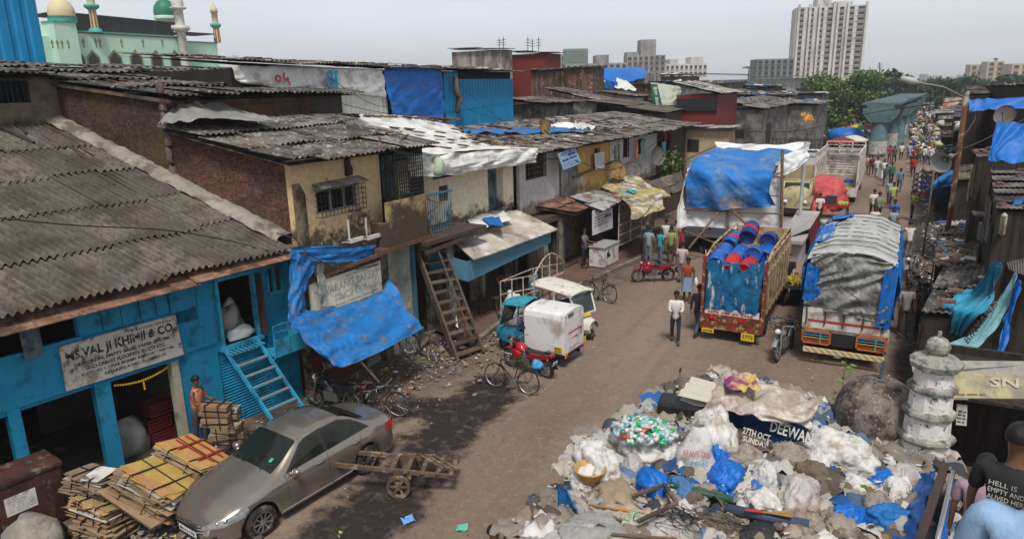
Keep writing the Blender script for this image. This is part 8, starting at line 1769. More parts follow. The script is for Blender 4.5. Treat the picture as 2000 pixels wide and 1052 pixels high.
dc('cyan tarpaulin pulled down from the cream post over the dark roof',[g([(1943,508,3.9),(1947,513,3.85),(1948,522,3.8)]),g([(1900,570,2.75),(1925,575,2.9),(1940,570,3.0)]),g([(1845,592,2.4),(1875,610,2.45),(1912,615,2.5)]),g([(1848,618,2.1),(1862,650,1.8),(1880,655,1.7)])],bt2,6,50,50,.10,5,.1)
dc('small cyan flap held by two bricks on the dark roof',[g([(1860,562,2.6),(1905,565,2.6)]),g([(1862,580,2.5),(1900,590,2.5)])],bt2,7,20,10)
o=dc('long pale teal banner hanging diagonally with faded lettering',[g([(1980,530,3.7),(1988,534,3.7)]),g([(1940,600,2.8),(1960,608,2.8)]),g([(1900,650,2.2),(1925,662,2.2)]),g([(1855,668,2.1),(1890,692,1.9)])],M('teal_banner',(.16,.34,.36),.7,.25,2,.2),8,16,60,.05,2,0,'banner','banner')
bl=g([(1886,676,2.3),(1947,594,3.0)]); text_mesh('lettering','BIRYANIS',bl[0]+Vector((0,-.05,.05)),bl[1]-bl[0],Vector((-.55,0,.7)),(bl[1]-bl[0]).length*.95,.15,ink,o,.05,bold=.01)
dc('narrow bright blue strip of tarpaulin hanging at the right of the teal banner',[g([(1987,545,3.6),(1993,548,3.6)]),g([(1965,620,2.7),(1975,625,2.7)]),g([(1943,690,2.0),(1958,697,2.0)])],bt,9,8,40)
def solid(lab,name,cat,pts,r,mat,n=7):
 q=MB(); q.tube(pts,r,n); return tag(q.build(name,mat,None,True),lab,cat)
def bx_(lab,name,cat,p,d,mat,rz=0): q=MB(); q.cbox(p,d,rz); return tag(q.build(name,mat),lab,cat)
solid('cream painted post standing between the shacks at the right','post','post',[G(1947,515,2.6),G(1962,420,4.9)],.07,M('cream_jamb'),4)
o=bx_('boxed air cooler unit in a wire cage on the shack wall','air_cooler','air cooler',G(1925,452,3.2),(.42,.4,.55),greytarp); q=MB(); p=o.location; bars(q,-.28,0,.28,.62,0,6,.012,5); c=q.build('cage',iron,o); c.location=(0,-.3,0)
bx_('weathered slab roof over the caged air cooler','slab','slab',G(1928,418,3.95),(.75,.7,.06),concrete,.1)
for k,(x,y) in enumerate(((1865,567),(1852,588))): bx_(['brick on the cyan tarpaulin, upper one','brick on the cyan tarpaulin, lower one'][k],'brick','brick',G(x,y,2.62),(.34,.12,.1),MC['clay_tile'],.1)
pb=G(1850,458,2.6); pt=Vector((pb.x,pb.y,zat(178,pb.x,pb.y))); rp=thing('street_lamp','rusty brown street lamp pole with a long arm reaching left over the road','street lamp',(pb.x,pb.y,0))
rpm=two_tone('rusty_pole',(.26,.25,.22),(.11,.045,.025),.7,.45,.5)
q=MB(); q.tube([(pb.x,pb.y,0),pb,pt],.085,8); q.build('pole',rpm,rp,True)
d_=(pt-EYE).dot(_f); e=fwd(1795,162,d_*1.0); e2=fwd(1760,153,d_); q=MB(); q.tube([pt-Vector((0,0,.25)),pt.lerp(e,.5),e],.035,6); q.build('arm',steel,rp)
q=MB(); q.tube([e,e.lerp(e2,.4),e2],[.05,.13,.09],8); q.build('lamp_head',M('lamp_grey',(.42,.40,.36),.6,.2,3),rp,True)
p2_=fwd(1846,312,d_*.98); sp_=thing('loudspeaker','grey horn loudspeaker clamped to the rusty lamp pole','loudspeaker',tuple(p2_)); f=Vector((-.45,-.85,-.25)).normalized(); Mx=f.to_track_quat('Z','Y').to_matrix().to_4x4()
q=MB(); q.lathe([(.36,.28),(.30,.22),(.18,.05),(.10,-.08),(.06,-.22),(0,-.22)],p2_,20,Mx); q.lathe([(.37,.28),(.31,.2),(.19,.03),(.11,-.1)],p2_,20,Mx); q.build('horn',M('horn_grey',(.33,.32,.31),.6,.2,4,0),sp_,True); q=MB(); q.lathe([(0,-.1),(.05,-.1),(.06,.04),(0,.06)],p2_,10,Mx); q.lathe([(.1,-.2),(.1,-.4),(0,-.42)],p2_,10,Mx); q.bar(p2_-f*.3,Vector((pb.x,pb.y,p2_.z+.1)),.05); q.build('driver',steel,sp_)
for k,(a,b_,zz,r_) in enumerate((((1802,500),(1822,300),4.0,.04),((1812,440),(1842,245),5.3,.045),((1864,330),(1872,192),6.6,.04),((1837,232),(1842,178),6,.05))):
 c0=G(*a); c1=Vector((c0.x,c0.y,zat(b_[1],c0.x,c0.y))); solid(['thin bamboo pole standing in the right gutter','bamboo pole strung with cloth flowers','thin pole behind the rusty lamp pole','far pale lamp pole near the bright green tree'][k],'pole','pole',[c0,c1],r_,bam)
c0=G(1812,440); c1=zat(245,c0.x,c0.y); fl=M('cloth_flowers',(.50,.46,.36),.8,.35,9,.2)
for k,(f_,s_) in enumerate(((1,.28),(.9,.25),(.8,.3),(.68,.28),(.55,.3),(.95,.2))): q=MB(); q.lump((c0.x-.15*(k%2),c0.y,c1*f_),(s_*1.5,s_*1.3,s_),seed=k,amp=.3); tag(q.build('cloth_flower',fl,None,True),['topmost','fourth','third','fifth','lowest','second'][k]+' cream cloth flower bunch on the bamboo pole','decoration',group='cream cloth flowers on the bamboo pole')
q=MB()
for k in range(260): t=rnd.random(); q.c=rnd.choice([(.12,.05,.04),(.3,.2,.16),(.06,.04,.035)]); q.ball((c0.x+rnd.gauss(0,.1)+.1*math.sin(t*9),c0.y+rnd.gauss(0,.1),c1*(.15+.65*t)),.03,4,3)
q.c=(1,1,1); tag(q.build('garland_strings',leafm),'dry brown garland strings wound down the bamboo poles','garland',kind='stuff')
dish(G(1962,243,6.2),.42,(-.4,-.8,.3),gdish,'grey satellite dish on the blue tarpaulin strip at the right',.35)
dc('orange cloth dropped on the rusty brown roof',[g([(1897,322,4.35),(1915,322,4.35)]),g([(1900,336,4.2),(1920,334,4.2)])],M('orange_cloth',(.6,.2,.06),.8),10,10,10,.06,2,.3,'cloth','cloth')
o=dc('orange and white printed hoarding behind the lattice on the right',[[DD(1845,192,75),DD(1880,187,75)],[DD(1838,215,75),DD(1870,205,75)]],M('hoarding_print',(.5,.2,.14),.7,.4,.8,0,dirt=((.55,.5,.42),.5,1)),11,14,10,.06,2,.3,'hoarding','hoarding')
TL,TR,BR,BL=g([(1780,703,2.95),(2060,705,2.95),(2060,778,2.45),(1852,776,2.45)]); TLb=G(1858,697,2.96)
st_=thing('roadside_stall','dark stall under a weathered painted board at the lower right','stall',(2,15.5,0))
pbm=two_tone('painted_board',(.36,.32,.18),(.22,.21,.16),2.2,.45,.6,c3=(.30,.22,.16),sc3=4)
q=MB(); m1=TLb.lerp(BL,.38); m2=TR.lerp(BR,.38); q.poly([m1,m2,BR,BL],(0,0,-.04)); bd=q.build('painted_board',pbm,st_); q=MB(); q.poly([TL,TR,m2,m1,G(1782,722,2.85)],(0,.0,-.04)); q.build('top_plank',M('grey_plank',(.30,.29,.26),.9,.35,3,.3,streak=.3),st_)
text_mesh('lettering','SN',m1.lerp(m2,.38)+Vector((0,-.28,-.17)),m2-m1,(0,.6,.6),.5,.2,M('faded_cream_ink',(.42,.38,.30),.9,.3,5,0),bd,.01,bold=.02); text_mesh('lettering','---- ----- ---',BL.lerp(BR,.08)+Vector((0,.03,.04)),BR-BL,(0,.6,.6),.5,.03,M('brown_ink'),bd,.01)
q=MB(); q.box(BL.x+.05,BL.y+2.6,0,4.5,BL.y+2.7,2.6); q.box(BL.x,BL.y+.3,0,BL.x+.08,BL.y+2.6,2.4); q.box(BL.x,BL.y+.15,2.38,4.5,BL.y+2.7,2.44); q.build('inside_wall',shw,st_)
q=MB();
for k in range(22): q.box(BL.x+.3+k*.13,BL.y+.1,.1,BL.x+.34+k*.13,BL.y+.14,.8)
q.box(BL.x+.25,BL.y-.3,.8,4.5,BL.y+.6,.86); q.build('counter',woodd,st_)
n1=G(1877,785,2.3); q=MB(); q.cbox(n1+Vector((.04,0,-.25)),(.17,.01,.42),0,0,R(-5)); nt_=q.build('notice',whitepaint,st_)
for k in range(4): text_mesh('lettering','--- --',n1+Vector((-.02,-.007,-.2-.07*k)),(1,0,0),(0,0,1),.12,.035,ink,nt_,.002)
q=MB(); q.cbox(G(1950,930,0)+Vector((.6,0,.01)),(5,14,.01));
# == shrine roof with the heap of sorted waste
ZR=2.6
out=g([(960,1075,ZR),(1088,965,ZR),(1128,880,ZR),(1200,838,ZR),(1330,762,ZR),(1430,742,ZR),(1600,792,ZR),(1640,850,ZR),(1770,880,ZR),(1850,900,ZR),(1830,1090,ZR)])
sr=thing('shrine_building','low building whose flat roof carries the waste heap, dome and minaret','building',(-1,10,0))
q=MB(); q.poly([(p.x,p.y,0) for p in out[::-1]],(0,0,ZR-.15)); q.build('wall',concrete,sr); q=MB(); q.poly([(p.x,p.y,ZR-.15) for p in out[::-1]],(0,0,.12)); q.build('flat_roof',M('roof_dirt',(.12,.10,.085),.95,.4,3,.4),sr)
domem=two_tone('dome_stone',(.20,.165,.135),(.055,.045,.038),3.5,.45,.58,c3=(.36,.33,.29),sc3=22,bump=.8); dp=G(1702,868,ZR)+Vector((.02,.45,0))
dm=thing('shrine_dome','rough dark stone dome rising behind the waste heap','dome',tuple(dp));
q=MB(); q.grid(lambda u,v:dp+Vector((math.cos(2*PI*u),math.sin(2*PI*u),0))*(.64*math.cos(PI*.5*v)**.75*(1+.03*noise.noise(Vector((math.cos(2*PI*u)*2,math.sin(2*PI*u)*2,v*4)))))+Vector((0,0,.25+.70*math.sin(PI*.5*v))),40,20,True); q.lathe([(.62,-.1),(.645,.26)],dp,30); q.build('shell',domem,dm,True)
q=MB(); t_=dp+Vector((0,0,1.0)); q.tube([t_,t_+Vector((.01,0,.26))],[.03,.022],7); q.cbox(t_+Vector((0,0,.17)),(.11,.03,.03)); q.build('finial',greyblue,dm)
mp_b=G(1802,905,ZR)+Vector((0,.2,0)); H_=zat(652,mp_b.x,mp_b.y)-ZR; mw=two_tone('minaret_whitewash',(.66,.63,.60),(.10,.085,.075),13,.58,.62,c3=(.42,.30,.27),sc3=6,bump=.7); mr_=two_tone('minaret_ring',(.30,.29,.25),(.10,.11,.09),5,.45,.6,c3=(.5,.48,.45),sc3=8,bump=.7)
mn=thing('shrine_minaret','squat whitewashed minaret of stacked drums with chipped rings and a ball finial','minaret',tuple(mp_b)); sg=(H_-.50)/3.75
for k in range(4):
 z0=k*sg; z1=min(z0+sg,H_-.45); r0=.34-.025*k; q=MB(); q.lathe([(r0,z0-.03),(r0*.96,z1)],mp_b,10); q.build('drum',mw,mn)
 q=MB(); q.lathe([(r0*.9,z1-.10),(r0*1.12,z1-.07),(r0*1.17,z1-.02),(r0*1.13,z1+.02),(r0*.9,z1+.05)],mp_b,8 if k<3 else 9); q.build('ring',mr_,mn)
q=MB(); q.lathe([(.34,H_-.50),(.36,H_-.42),(.30,H_-.36),(.18,H_-.33),(.12,H_-.30)],mp_b,9); q.ball(mp_b+Vector((0,0,H_-.19)),.165,14,9,(1,1,.92)); q.tube([mp_b+Vector((0,0,H_-.04)),mp_b+Vector((0,0,H_+.04))],.03,6); q.build('finial',mr_,mn)
def col(n,c,**k): return M(n,c,k.get('r',.6),.2,k.get('s',5),.35,dirt=k.get('d'))
wb=M('white_sack',(.60,.585,.555),.65,.18,4,.35,dirt=((.33,.28,.22),.35,5)); bb=M('blue_bag',(.008,.13,.50),.35,.2,6,.3); db=M('dirty_sack',(.34,.29,.24),.85,.35,4,.5,dirt=((.12,.09,.07),.45,4)); cl=M('clear_bag',(.46,.43,.40),.35,.3,5,.4,dirt=((.30,.22,.19),.35,3)); bwn=M('brown_cloth',(.17,.13,.09),.9,.35,5,.5)
items=[(1165,893,95,70,wb,'bright white sheet heap at the far left of the waste'),(1140,915,70,45,wb,'smaller white cloth fold in front of the bright white heap'),(1258,862,118,62,wb,'big open white sack overflowing with clear plastic bottles'),(1275,935,66,62,bb,'shiny blue bag directly right of the wicker basket'),(1395,880,60,42,bb,'knotted blue bag, upper of the pair right of the lettered sack'),(1418,918,78,50,bb,'large blue bag, lower of the pair right of the lettered sack'),(1395,842,105,92,wb,'tall dirty white sack standing behind the lettered sack'),(1640,872,135,62,wb,'plump white sack lying in front of the stone dome'),(1595,895,60,50,wb,'folded white sack end left of the plump one'),(1495,925,46,60,wb,'upright white grain sack with pale red stripes'),(1562,955,98,60,cl,'round clear bag stuffed with mixed plastic'),(1490,972,62,46,wb,'white carrier bag with knotted handles'),(1455,885,60,40,db,'grey brown knotted cloth behind the grain sack'),(1540,880,70,48,db,'crumpled dirty brown sack in the middle of the heap'),(1590,915,66,50,bwn,'dark brown fabric bundle right of the dirty sack'),(1705,880,40,30,MC['concrete'],'broken lump of stone at the foot of the dome'),(1735,872,26,24,col('blue_bucket_m',(.01,.12,.28)),'small blue plastic pot near the dome foot'),(1672,935,60,34,wb,'pile of white rags right of the clear bag'),(1688,950,34,28,col('olive_rag',(.13,.13,.03)),'olive green rag among the white rags'),(1660,938,30,24,col('apricot_rag',(.60,.36,.14)),'pale orange rag next to the olive one'),(1655,995,70,44,bb,'blue plastic crumpled near the lower edge of the heap'),(1740,1000,80,50,btf,'blue plastic sheet fold beside the right rail'),(1715,975,72,44,db,'dirty beige clothes bundle left of the blue fold'),(1755,940,64,36,wb,'pale printed rags at the right end of the heap'),(1765,915,70,34,cl,'grey clear plastic sheet below the minaret'),(1725,920,60,26,bb,'flat blue plastic piece near the minaret foot'),(1640,1010,84,36,db,'twisted cream rags along the lower edge'),(1560,1005,90,34,db,'frayed cream rag pile below the clear bag'),(1480,1030,80,26,col('black_bag2',(.03,.03,.035)),'dark bag at the bottom edge of the heap'),(1330,945,60,44,col('denim_rag',(.06,.16,.34)),'light blue denim rags left of the lettered sack'),(1310,895,90,30,col('navy_sheet',(.02,.06,.17)),'dark blue folded sheet over the bottle sack'),(1205,955,110,34,col('sand_cloth',(.30,.23,.16)),'sandy cloth spread behind the wicker basket'),(1250,1000,60,30,col('mint_rag',(.30,.36,.26)),'pale green scraps beneath the blue bag'),(1300,1025,90,34,cl,'clear wrapping tangled with black wire'),(1150,1030,130,50,greytarp,'wide grey plastic sheet in the lower left of the heap'),(1400,1010,80,30,bwn,'brown cloth among the wires in the middle'),(1610,1040,70,24,wb,'white rag at the lower edge of the heap'),(1235,900,50,40,cl,'clear bag hanging on the front of the bottle sack'),(1630,895,20,20,redl,'small red plastic piece in the heap'),(1460,845,90,38,bwn,'brown folded sheets behind the event banner')]
for k,(x,y,w,h,m,lab) in enumerate(items):
 p=G(x,y+h*.3,ZR+.2); s_=(p-EYE).dot(_f)/FPX; q=MB(); tip=.35 if 'knotted' in lab else 0
 q.lump(p-Vector((0,0,.1)),(w*s_*1.22,w*s_*.85,h*s_*.92),rz=rnd.random()*3,seed=k+30,amp=.17,n=64,m=36,fine=.085,tip=tip)
 nm='sack' if 'sack' in lab else ('bag' if 'bag' in lab else ('rag' if 'rag' in lab or 'cloth' in lab else 'plastic_scrap'))
 tag(q.build(nm,m,None,True),lab,nm.replace('_',' '))
q=MB(); rr=random.Random(4); c=G(1257,845,ZR+.55)
for k in range(170):
 a=rr.random()*6.28; t=rr.random()**.5; p=c+Vector((math.cos(a)*.46*t,math.sin(a)*.36*t,.16*(1-t*t)+rr.random()*.05)); d=Vector((rr.gauss(0,1),rr.gauss(0,1),rr.gauss(0,.5))).normalized()*.07
 q.c=rr.choice([(.42,.48,.47),(.48,.52,.50),(.30,.40,.42),(.55,.57,.54),(.03,.30,.12),(.18,.42,.45),(.5,.5,.48)]) if rr.random()>.03 else (.5,.06,.03)
 q.tube([p-d,p+d*.5,p+d*.8,p+d],[.034,.034,.014,.012],6)
q.c=(1,1,1); tag(q.build('plastic_bottles',M('bottle_plastic',src='fc',rough=.15,var=.1,scale=9,bump=0,spec=.7),None,True),'clear and green plastic bottles heaped in the open white sack','bottles',kind='stuff')
o=thing('sack','upright white sack printed with red and green words','sack',tuple(G(1358,935,ZR))); p=G(1358,935,ZR); v_=(EYE-p); v_.z=0; v_.normalize(); sd_=Vector((-v_.y,v_.x,0)); q=MB()
q.grid(lambda u,v:p+sd_*(math.cos(2*PI*u)*(.30*(1-.72*v**2.2)+.03*math.sin(9*v+7*u)))+v_*(math.sin(2*PI*u)*.2*(1-.7*v**2))+Vector((0,0,.86*v)),30,18,True); bd=q.build('body',wb,o,True)
for s_,z,w,h,m in (('KRANTI SAN',.46,.36,.09,redink),('KUNDAL',.34,.34,.06,tealink),('-- ---',.22,.26,.02,MC['banner_green']),('NET WT.',.13,.22,.05,MC['banner_green'])): text_mesh('lettering',s_,p+v_*(.215-.06*z)+sd_*(-w/2)+Vector((0,0,z)),sd_,(0,0,1)-v_*.1 if False else (-v_.x*.25,-v_.y*.25,1),w,h,m,bd,.012)
a=g([(1428,775,ZR+.75),(1500,800,ZR+.72),(1580,835,ZR+.6)]);b_=g([(1425,825,ZR+.35),(1500,850,ZR+.3),(1570,862,ZR+.3)]);c=g([(1432,858,ZR+.15),(1500,872,ZR+.12),(1560,872,ZR+.1)])
o=dc('dark blue event banner with white lettering draped over the back of the heap',[a,b_,c],M('banner_navy',(.01,.045,.12),.5,.2,3,.2),12,40,24,.03,2,.3,'banner','banner')
v_=Vector((.35,-.9,.3)).normalized()
for s_,x,y,w,h in (('DEEWANA',1500,838,.72,.17),('27TH OCT',1447,842,.40,.10),('SUNDAY',1447,856,.36,.08)): p=G(x,y,ZR+.42)+v_*.10; text_mesh('lettering',s_,p,Vector((.92,.12,-.18)),Vector((.1,.3,1)),w,h,whitepaint,o,.03,bold=.02)
dc('cream and translucent plastic sheet thrown over the back of the heap',[g([(1400,738,ZR+.8),(1470,735,ZR+.8),(1530,765,ZR+.75),(1598,775,ZR+.7)]),g([(1390,775,ZR+.75),(1460,778,ZR+.85),(1520,800,ZR+.8),(1590,812,ZR+.6)]),g([(1375,810,ZR+.5),(1440,800,ZR+.8),(1510,822,ZR+.7),(1575,838,ZR+.4)])],M('cream_sheet',(.40,.34,.28),.7,.3,3,.4,dirt=(((.25,.12,.09),.4,2.2),((.6,.57,.53),.35,2))),13,50,36,.12,4,.6,'plastic_sheet','plastic sheet')
dc('purple and yellow printed sack laid on the back of the heap',[g([(1412,738,ZR+.98),(1475,730,ZR+.98)]),g([(1425,762,ZR+.98),(1485,760,ZR+.98)])],M('purple_print',(.26,.05,.16),.7,.3,3,.3,dirt=((.55,.40,.12),.5,3)),14,18,12,.08,2,.3,'sack','sack')
P_=g([(1318,778,ZR+.45),(1395,790,ZR+.5),(1425,752,ZR+.7),(1350,738,ZR+.65)]); q=MB(); roof_sheets(q,P_[3],P_[0],P_[1],P_[2],wave=.17,amp=.03,rows=1,sheet=3,seed=2,tint=.1); tag(q.build('corrugated_sheet',M('cream_fibre',(.50,.46,.38),.8,.15,3,.1),None,True),'cream corrugated fibre sheet on the back left corner of the heap','roof sheet')
q=MB(); q.cbox(G(1330,800,ZR+.2),(.75,.5,.4),R(8)); tag(q.build('vehicle_seat',blacktarp,None,bevel=.06) ,'black padded seat box under the cream corrugated sheet','seat')
place(motorbike('motorcycle standing behind the heap with only its black handlebar showing',blkp),G(1345,845)+Vector((-.1,.6,0)),185,-5)
p=G(1152,940,ZR+.22); bk_=thing('wicker_basket','round golden wicker basket on the left of the heap','basket',tuple(p)); wk=M('wicker',(.50,.30,.10),.8,.35,14,.5,bscale=60)
q=MB(); q.lathe([(0,.02),(.13,.02),(.20,.16),(.225,.18),(.235,.16),(.21,.14),(.15,0),(0,0)],p+Vector((0,0,.05)),28); q.build('bowl',wk,bk_,True); q=MB()
for k in range(26): a=2*PI*k/26; d=Vector((math.cos(a),math.sin(a),0)); q.tube([p+d*.145+Vector((0,0,.06)),p+d*.215+Vector((0,0,.20))],.007,4)
q.build('ribs',wk,bk_)
def rod(lab,name,a,b_,r,m,cat=None): solid(lab,name,cat or name.replace('_',' '),[G(*a),G(*b_)],r,m,9)
rod('thick dark green pipe lying across the middle of the heap','pipe',(1308,948,ZR+.3),(1432,976,ZR+.25),.05,M('green_pipe',(.02,.09,.05),.5,.3,4))
rod('orange and brown stick in the lower left of the heap','stick',(1150,985,ZR+.25),(1310,1010,ZR+.25),.016,M('orange_stick',(.5,.18,.03),.6,.3,3),'stick')
rod('long pale bamboo stick below the orange one','stick',(1155,1000,ZR+.22),(1215,1015,ZR+.22),.018,bam,'stick'); rod('bamboo stick at the bottom edge','stick',(1160,1040,ZR+.3),(1320,1052,ZR+.3),.02,bam,'stick')
q=MB(); A_,B_,C_,D_=g([(1235,968,ZR+.3),(1298,945,ZR+.4),(1322,982,ZR+.45),(1245,1018,ZR+.35)]);
for a,b_ in ((A_,B_),(B_,C_),(C_,D_)): q.bar(a,b_,.05,.035)
tag(q.build('timber_angle',wood),'open angled wooden frame standing on the heap','frame')
p=G(1350,978,ZR+.15); q=MB(); q.lathe([(.06,-.14),(.14,-.15),(.16,-.08),(.16,.08),(.14,.15),(.06,.14)],p,18,Matrix.Rotation(R(75),4,'Y')@Matrix.Rotation(R(40),4,'X')); tag(q.build('roll',M('muddy_roll',(.14,.11,.09),.95,.4,6,.5),None,True),'muddy rolled carpet end beside the wooden frame','roll')
bro=thing('broom','straw broom with a red handle lying on the dark board','broom',tuple(G(1500,1005,ZR+.3))); q=MB(); q.tube([G(1455,995,ZR+.35),G(1490,999,ZR+.35)],.018,7); q.build('handle',redink,bro); q=MB()
for k in range(40): q.tube([G(1488,999,ZR+.35),G(1548,1004+rnd.uniform(-7,7),ZR+.33+rnd.uniform(0,.05))],.006,3)
q.build('bristles',M('straw',(.33,.19,.07),.9,.3,20),bro)
rod('dark slate blue board lying below the broom','board',(1415,992,ZR+.25),(1580,1025,ZR+.25),.07,M('slate_board',(.05,.07,.11),.5,.3,3))
dc('tall blue plastic fin standing at the left edge of the heap',[g([(1088,950,ZR+.55),(1108,955,ZR+.5)]),g([(1090,985,ZR+.2),(1125,990,ZR+.3)]),g([(1115,1010,ZR+.1),(1140,1020,ZR+.15)]),g([(1140,1050,ZR+.1),(1160,1060,ZR+.1)])],M('fin_blue',(.02,.16,.42),.5,.25,4,.2),15,14,30,.05,2,.3,'plastic_sheet','plastic sheet')
q=MB(); P_=g([(1035,1000,ZR+.1),(1085,1010,ZR+.1),(1092,985,ZR+.1),(1045,985,ZR+.1)]); roof_sheets(q,*P_,wave=.08,amp=.02,rows=1,seed=9); tag(q.build('corrugated_sheet',zinc,None,True),'grey corrugated offcut at the left edge of the heap','roof sheet')
q=MB(); q.poly(g([(1025,998,ZR+.14),(1065,1012,ZR+.14),(1075,1005,ZR+.14),(1038,990,ZR+.14)]),(0,0,.02)); tag(q.build('green_sheet',M('jade',(.08,.38,.28),.6)),'jade green plastic strip at the left edge of the heap','plastic strip')
q=MB(); q.poly(g([(1000,1030,ZR+.05),(1060,1045,ZR+.05),(1085,1012,ZR+.05),(1040,1005,ZR+.05)]),(0,0,.02)); tag(q.build('yellow_sheet',M('yellow_print',(.48,.34,.10),.7,.3,5)),'yellow printed board at the lower left of the heap','board')
def tangle(lab,n,m,r):
 for k in range(n):
  c=G(rnd.uniform(1230,1440),rnd.uniform(985,1040),ZR+.32); pts=[c+Vector((math.cos(t*(1.3+.2*k))*(.10+.22*rnd.random()),math.sin(t)*(.08+.16*rnd.random()),.05*math.sin(t*2))) for t in [j*.5 for j in range(22)]]
  if k==0: q=MB()
  q.tube([cr(pts,j/60) for j in range(61)],r,4)
  if k==n-1: tag(q.build('wire_tangle',m),lab,'wires',kind='stuff')
tangle('loose tangle of black wires over the lower heap',7,blacktarp,.005)
rs=random.Random(8); from mathutils.geometry import tessellate_polygon
def inpoly(x,y):
 c=False; n=len(out)
 for i in range(n):
  a,b_=out[i],out[(i+1)%n]
  if (a.y>y)!=(b_.y>y) and x<(b_.x-a.x)*(y-a.y)/(b_.y-a.y)+a.x: c=not c
 return c
def heap(n,sz,cols,lab,seed,lift,nm):
 r=random.Random(seed); q=MB(); k=0
 while k<n:
  x=r.uniform(-5,1.3); y=r.uniform(5.5,13)
  if not inpoly(x,y): continue
  k+=1; s=r.uniform(*sz); kc=r.uniform(.55,1.15); q.c=tuple(v*kc for v in r.choice(cols)); z=ZR+r.random()*lift
  if nm=='soft_waste': M_=Matrix.Translation((x,y,z+.02))@Matrix.Rotation(r.random()*6.3,4,'Z')@Matrix.Rotation(r.gauss(0,.25),4,'X'); h=s*r.uniform(.5,1); q.grid(lambda u,v:M_@Vector(((u-.5)*s*1.5*(1+.4*noise.noise(Vector((v*2,k,0)))),(v-.5)*h*1.5*(1+.4*noise.noise(Vector((u*2,k,5)))),s*(.55*abs(noise.noise(Vector((u*2.6,v*2.6,k*1.7))))+.30*abs(noise.noise(Vector((u*6,v*6,k)))))-s*.3*(abs(2*u-1)**3+abs(2*v-1)**3)*.5)),9,9)
  else:
   M_=Matrix.Translation((x,y,z))@Matrix.Rotation(r.random()*6.3,4,'Z')@Matrix.Rotation(r.gauss(0,.5),4,'X'); h=s*r.uniform(.15,.6)
   q.add([M_@Vector(v) for v in ((-s/2,-h/2,0),(s/2,-h/2,s*.1),(s*.4,h/2,0),(-s*.45,h/2,s*.15),(0,0,s*.2))],[(0,1,4),(1,2,4),(2,3,4),(3,0,4)])
 q.c=(1,1,1); tag(q.build(nm,MC['scrap'],None,nm=='soft_waste'),lab,'waste',kind='stuff')
mix=[(.55,.53,.50),(.24,.19,.14),(.36,.32,.27),(.02,.13,.40),(.33,.29,.24),(.52,.50,.47),(.20,.16,.12),(.13,.10,.08),(.34,.27,.20),(.06,.06,.07),(.25,.22,.2),(.50,.46,.42),(.28,.24,.20),(.10,.16,.26),(.40,.37,.34),(.22,.19,.16)]
heap(900,(.16,.42),mix,'mass of rags, plastic and paper filling the gaps of the heap',5,.16,'soft_waste'); heap(2300,(.03,.12),mix*2+[(.55,.54,.5)]*4+[(.3,.05,.04),(.02,.12,.4)],'fine scraps strewn over the whole heap',6,.26,'small_scraps')
p=G(1632,880,1.2); sa=thing('sapling','thin leafy sapling standing alone left of the stone dome','plant',tuple(p)); top=Vector((p.x,p.y,zat(700,p.x,p.y))); q=MB(); q.tube([(p.x,p.y,0),p,top],[.012,.012,.005],5)
for k in range(7): q.tube([p.lerp(top,.3+.1*k),p.lerp(top,.33+.1*k)+Vector((.16*(-1)**k,0,.06))],.004,3)
q.build('stem',bark,sa); q=MB(); rr=random.Random(2)
for k in range(34):
 t=.35+.65*rr.random(); b_=p.lerp(top,t)+Vector((rr.uniform(-.17,.17),rr.uniform(-.15,.15),0)); a=rr.random()*6.3; d=Vector((math.cos(a),math.sin(a),-.2))*.075; e=Vector((-d.y,d.x,.02))*.6; q.c=rr.choice([(.13,.22,.05),(.20,.30,.08),(.09,.16,.04)]); q.add([b_-d,b_-d*.2+e,b_+d,b_-d*.2-e],[(0,1,2,3)])
q.c=(1,1,1); q.build('foliage',leafm,sa)
rl=thing('stair_railing','brown beam and polished steel rail of the footbridge stairs at the lower right','railing',tuple(G(1830,980,3.3))); q=MB(); q.bar(G(1846,908,3.35),G(1785,1090,3.35),.09,.09); q.build('beam',M('beam_brown',(.055,.035,.03),.5,.2,3),rl)
q=MB(); q.tube([G(1845,918,3.35),G(1862,921,3.4),G(1822,1090,3.4)],.028,9); q.build('handrail',chrome,rl,True)
dc('blue tarpaulin hanging between the brown beam and the heap',[g([(1830,915,3.25),(1800,1010,3.25),(1780,1070,3.25)]),g([(1800,925,2.9),(1770,1010,2.85),(1745,1070,2.85)])],bt,16,30,12,.07,5,.2)
dc('blue tarpaulin strip outside the steel rail',[g([(1862,930,3.3),(1840,1000,3.3),(1825,1070,3.3)]),g([(1868,940,2.6),(1856,1010,2.6),(1850,1070,2.6)])],bt,17,24,10,.05,5,.2)
q=MB(); q.box(1.6,2.0,3.9,4.5,5.5,4.0);
for k in range(6): q.box(.5,1.2+k*.0,3.0,.5,1.2,3.0) if False else None
for k,(a,b_,c,lb) in enumerate(((Vector((pt.x,pt.y,pt.z-.3)),Vector((-5,40,5.6)),F4.P(16,-.7,5.6),'long sagging cable from the rusty lamp pole to the end of the row'),(Vector((pt.x,pt.y,pt.z-.6)),Vector((1.5,26,6.0)),G(2040,210,6.8),'cable from the rusty lamp pole to the right hand shacks'),(F3.P(5,-.4,5.3),F4.P(5,-1.4,4.3),F4.P(14,-.7,5.2),'drooping cable along the front of the row houses'),(Vector((pt.x,pt.y,pt.z-.2)),Vector((0,62,6.0)),Vector((-9,86,7)),'cable from the rusty lamp pole back to the big tree'))): P3_=[a,a.lerp(c,.25)*.5+a.lerp(b_,.5)*.5,b_,b_.lerp(c,.5)-Vector((0,0,.1)),c]; solid(lb,'cable','cable',[cr(P3_,t/24) for t in range(25)],.018,blacktarp,4)
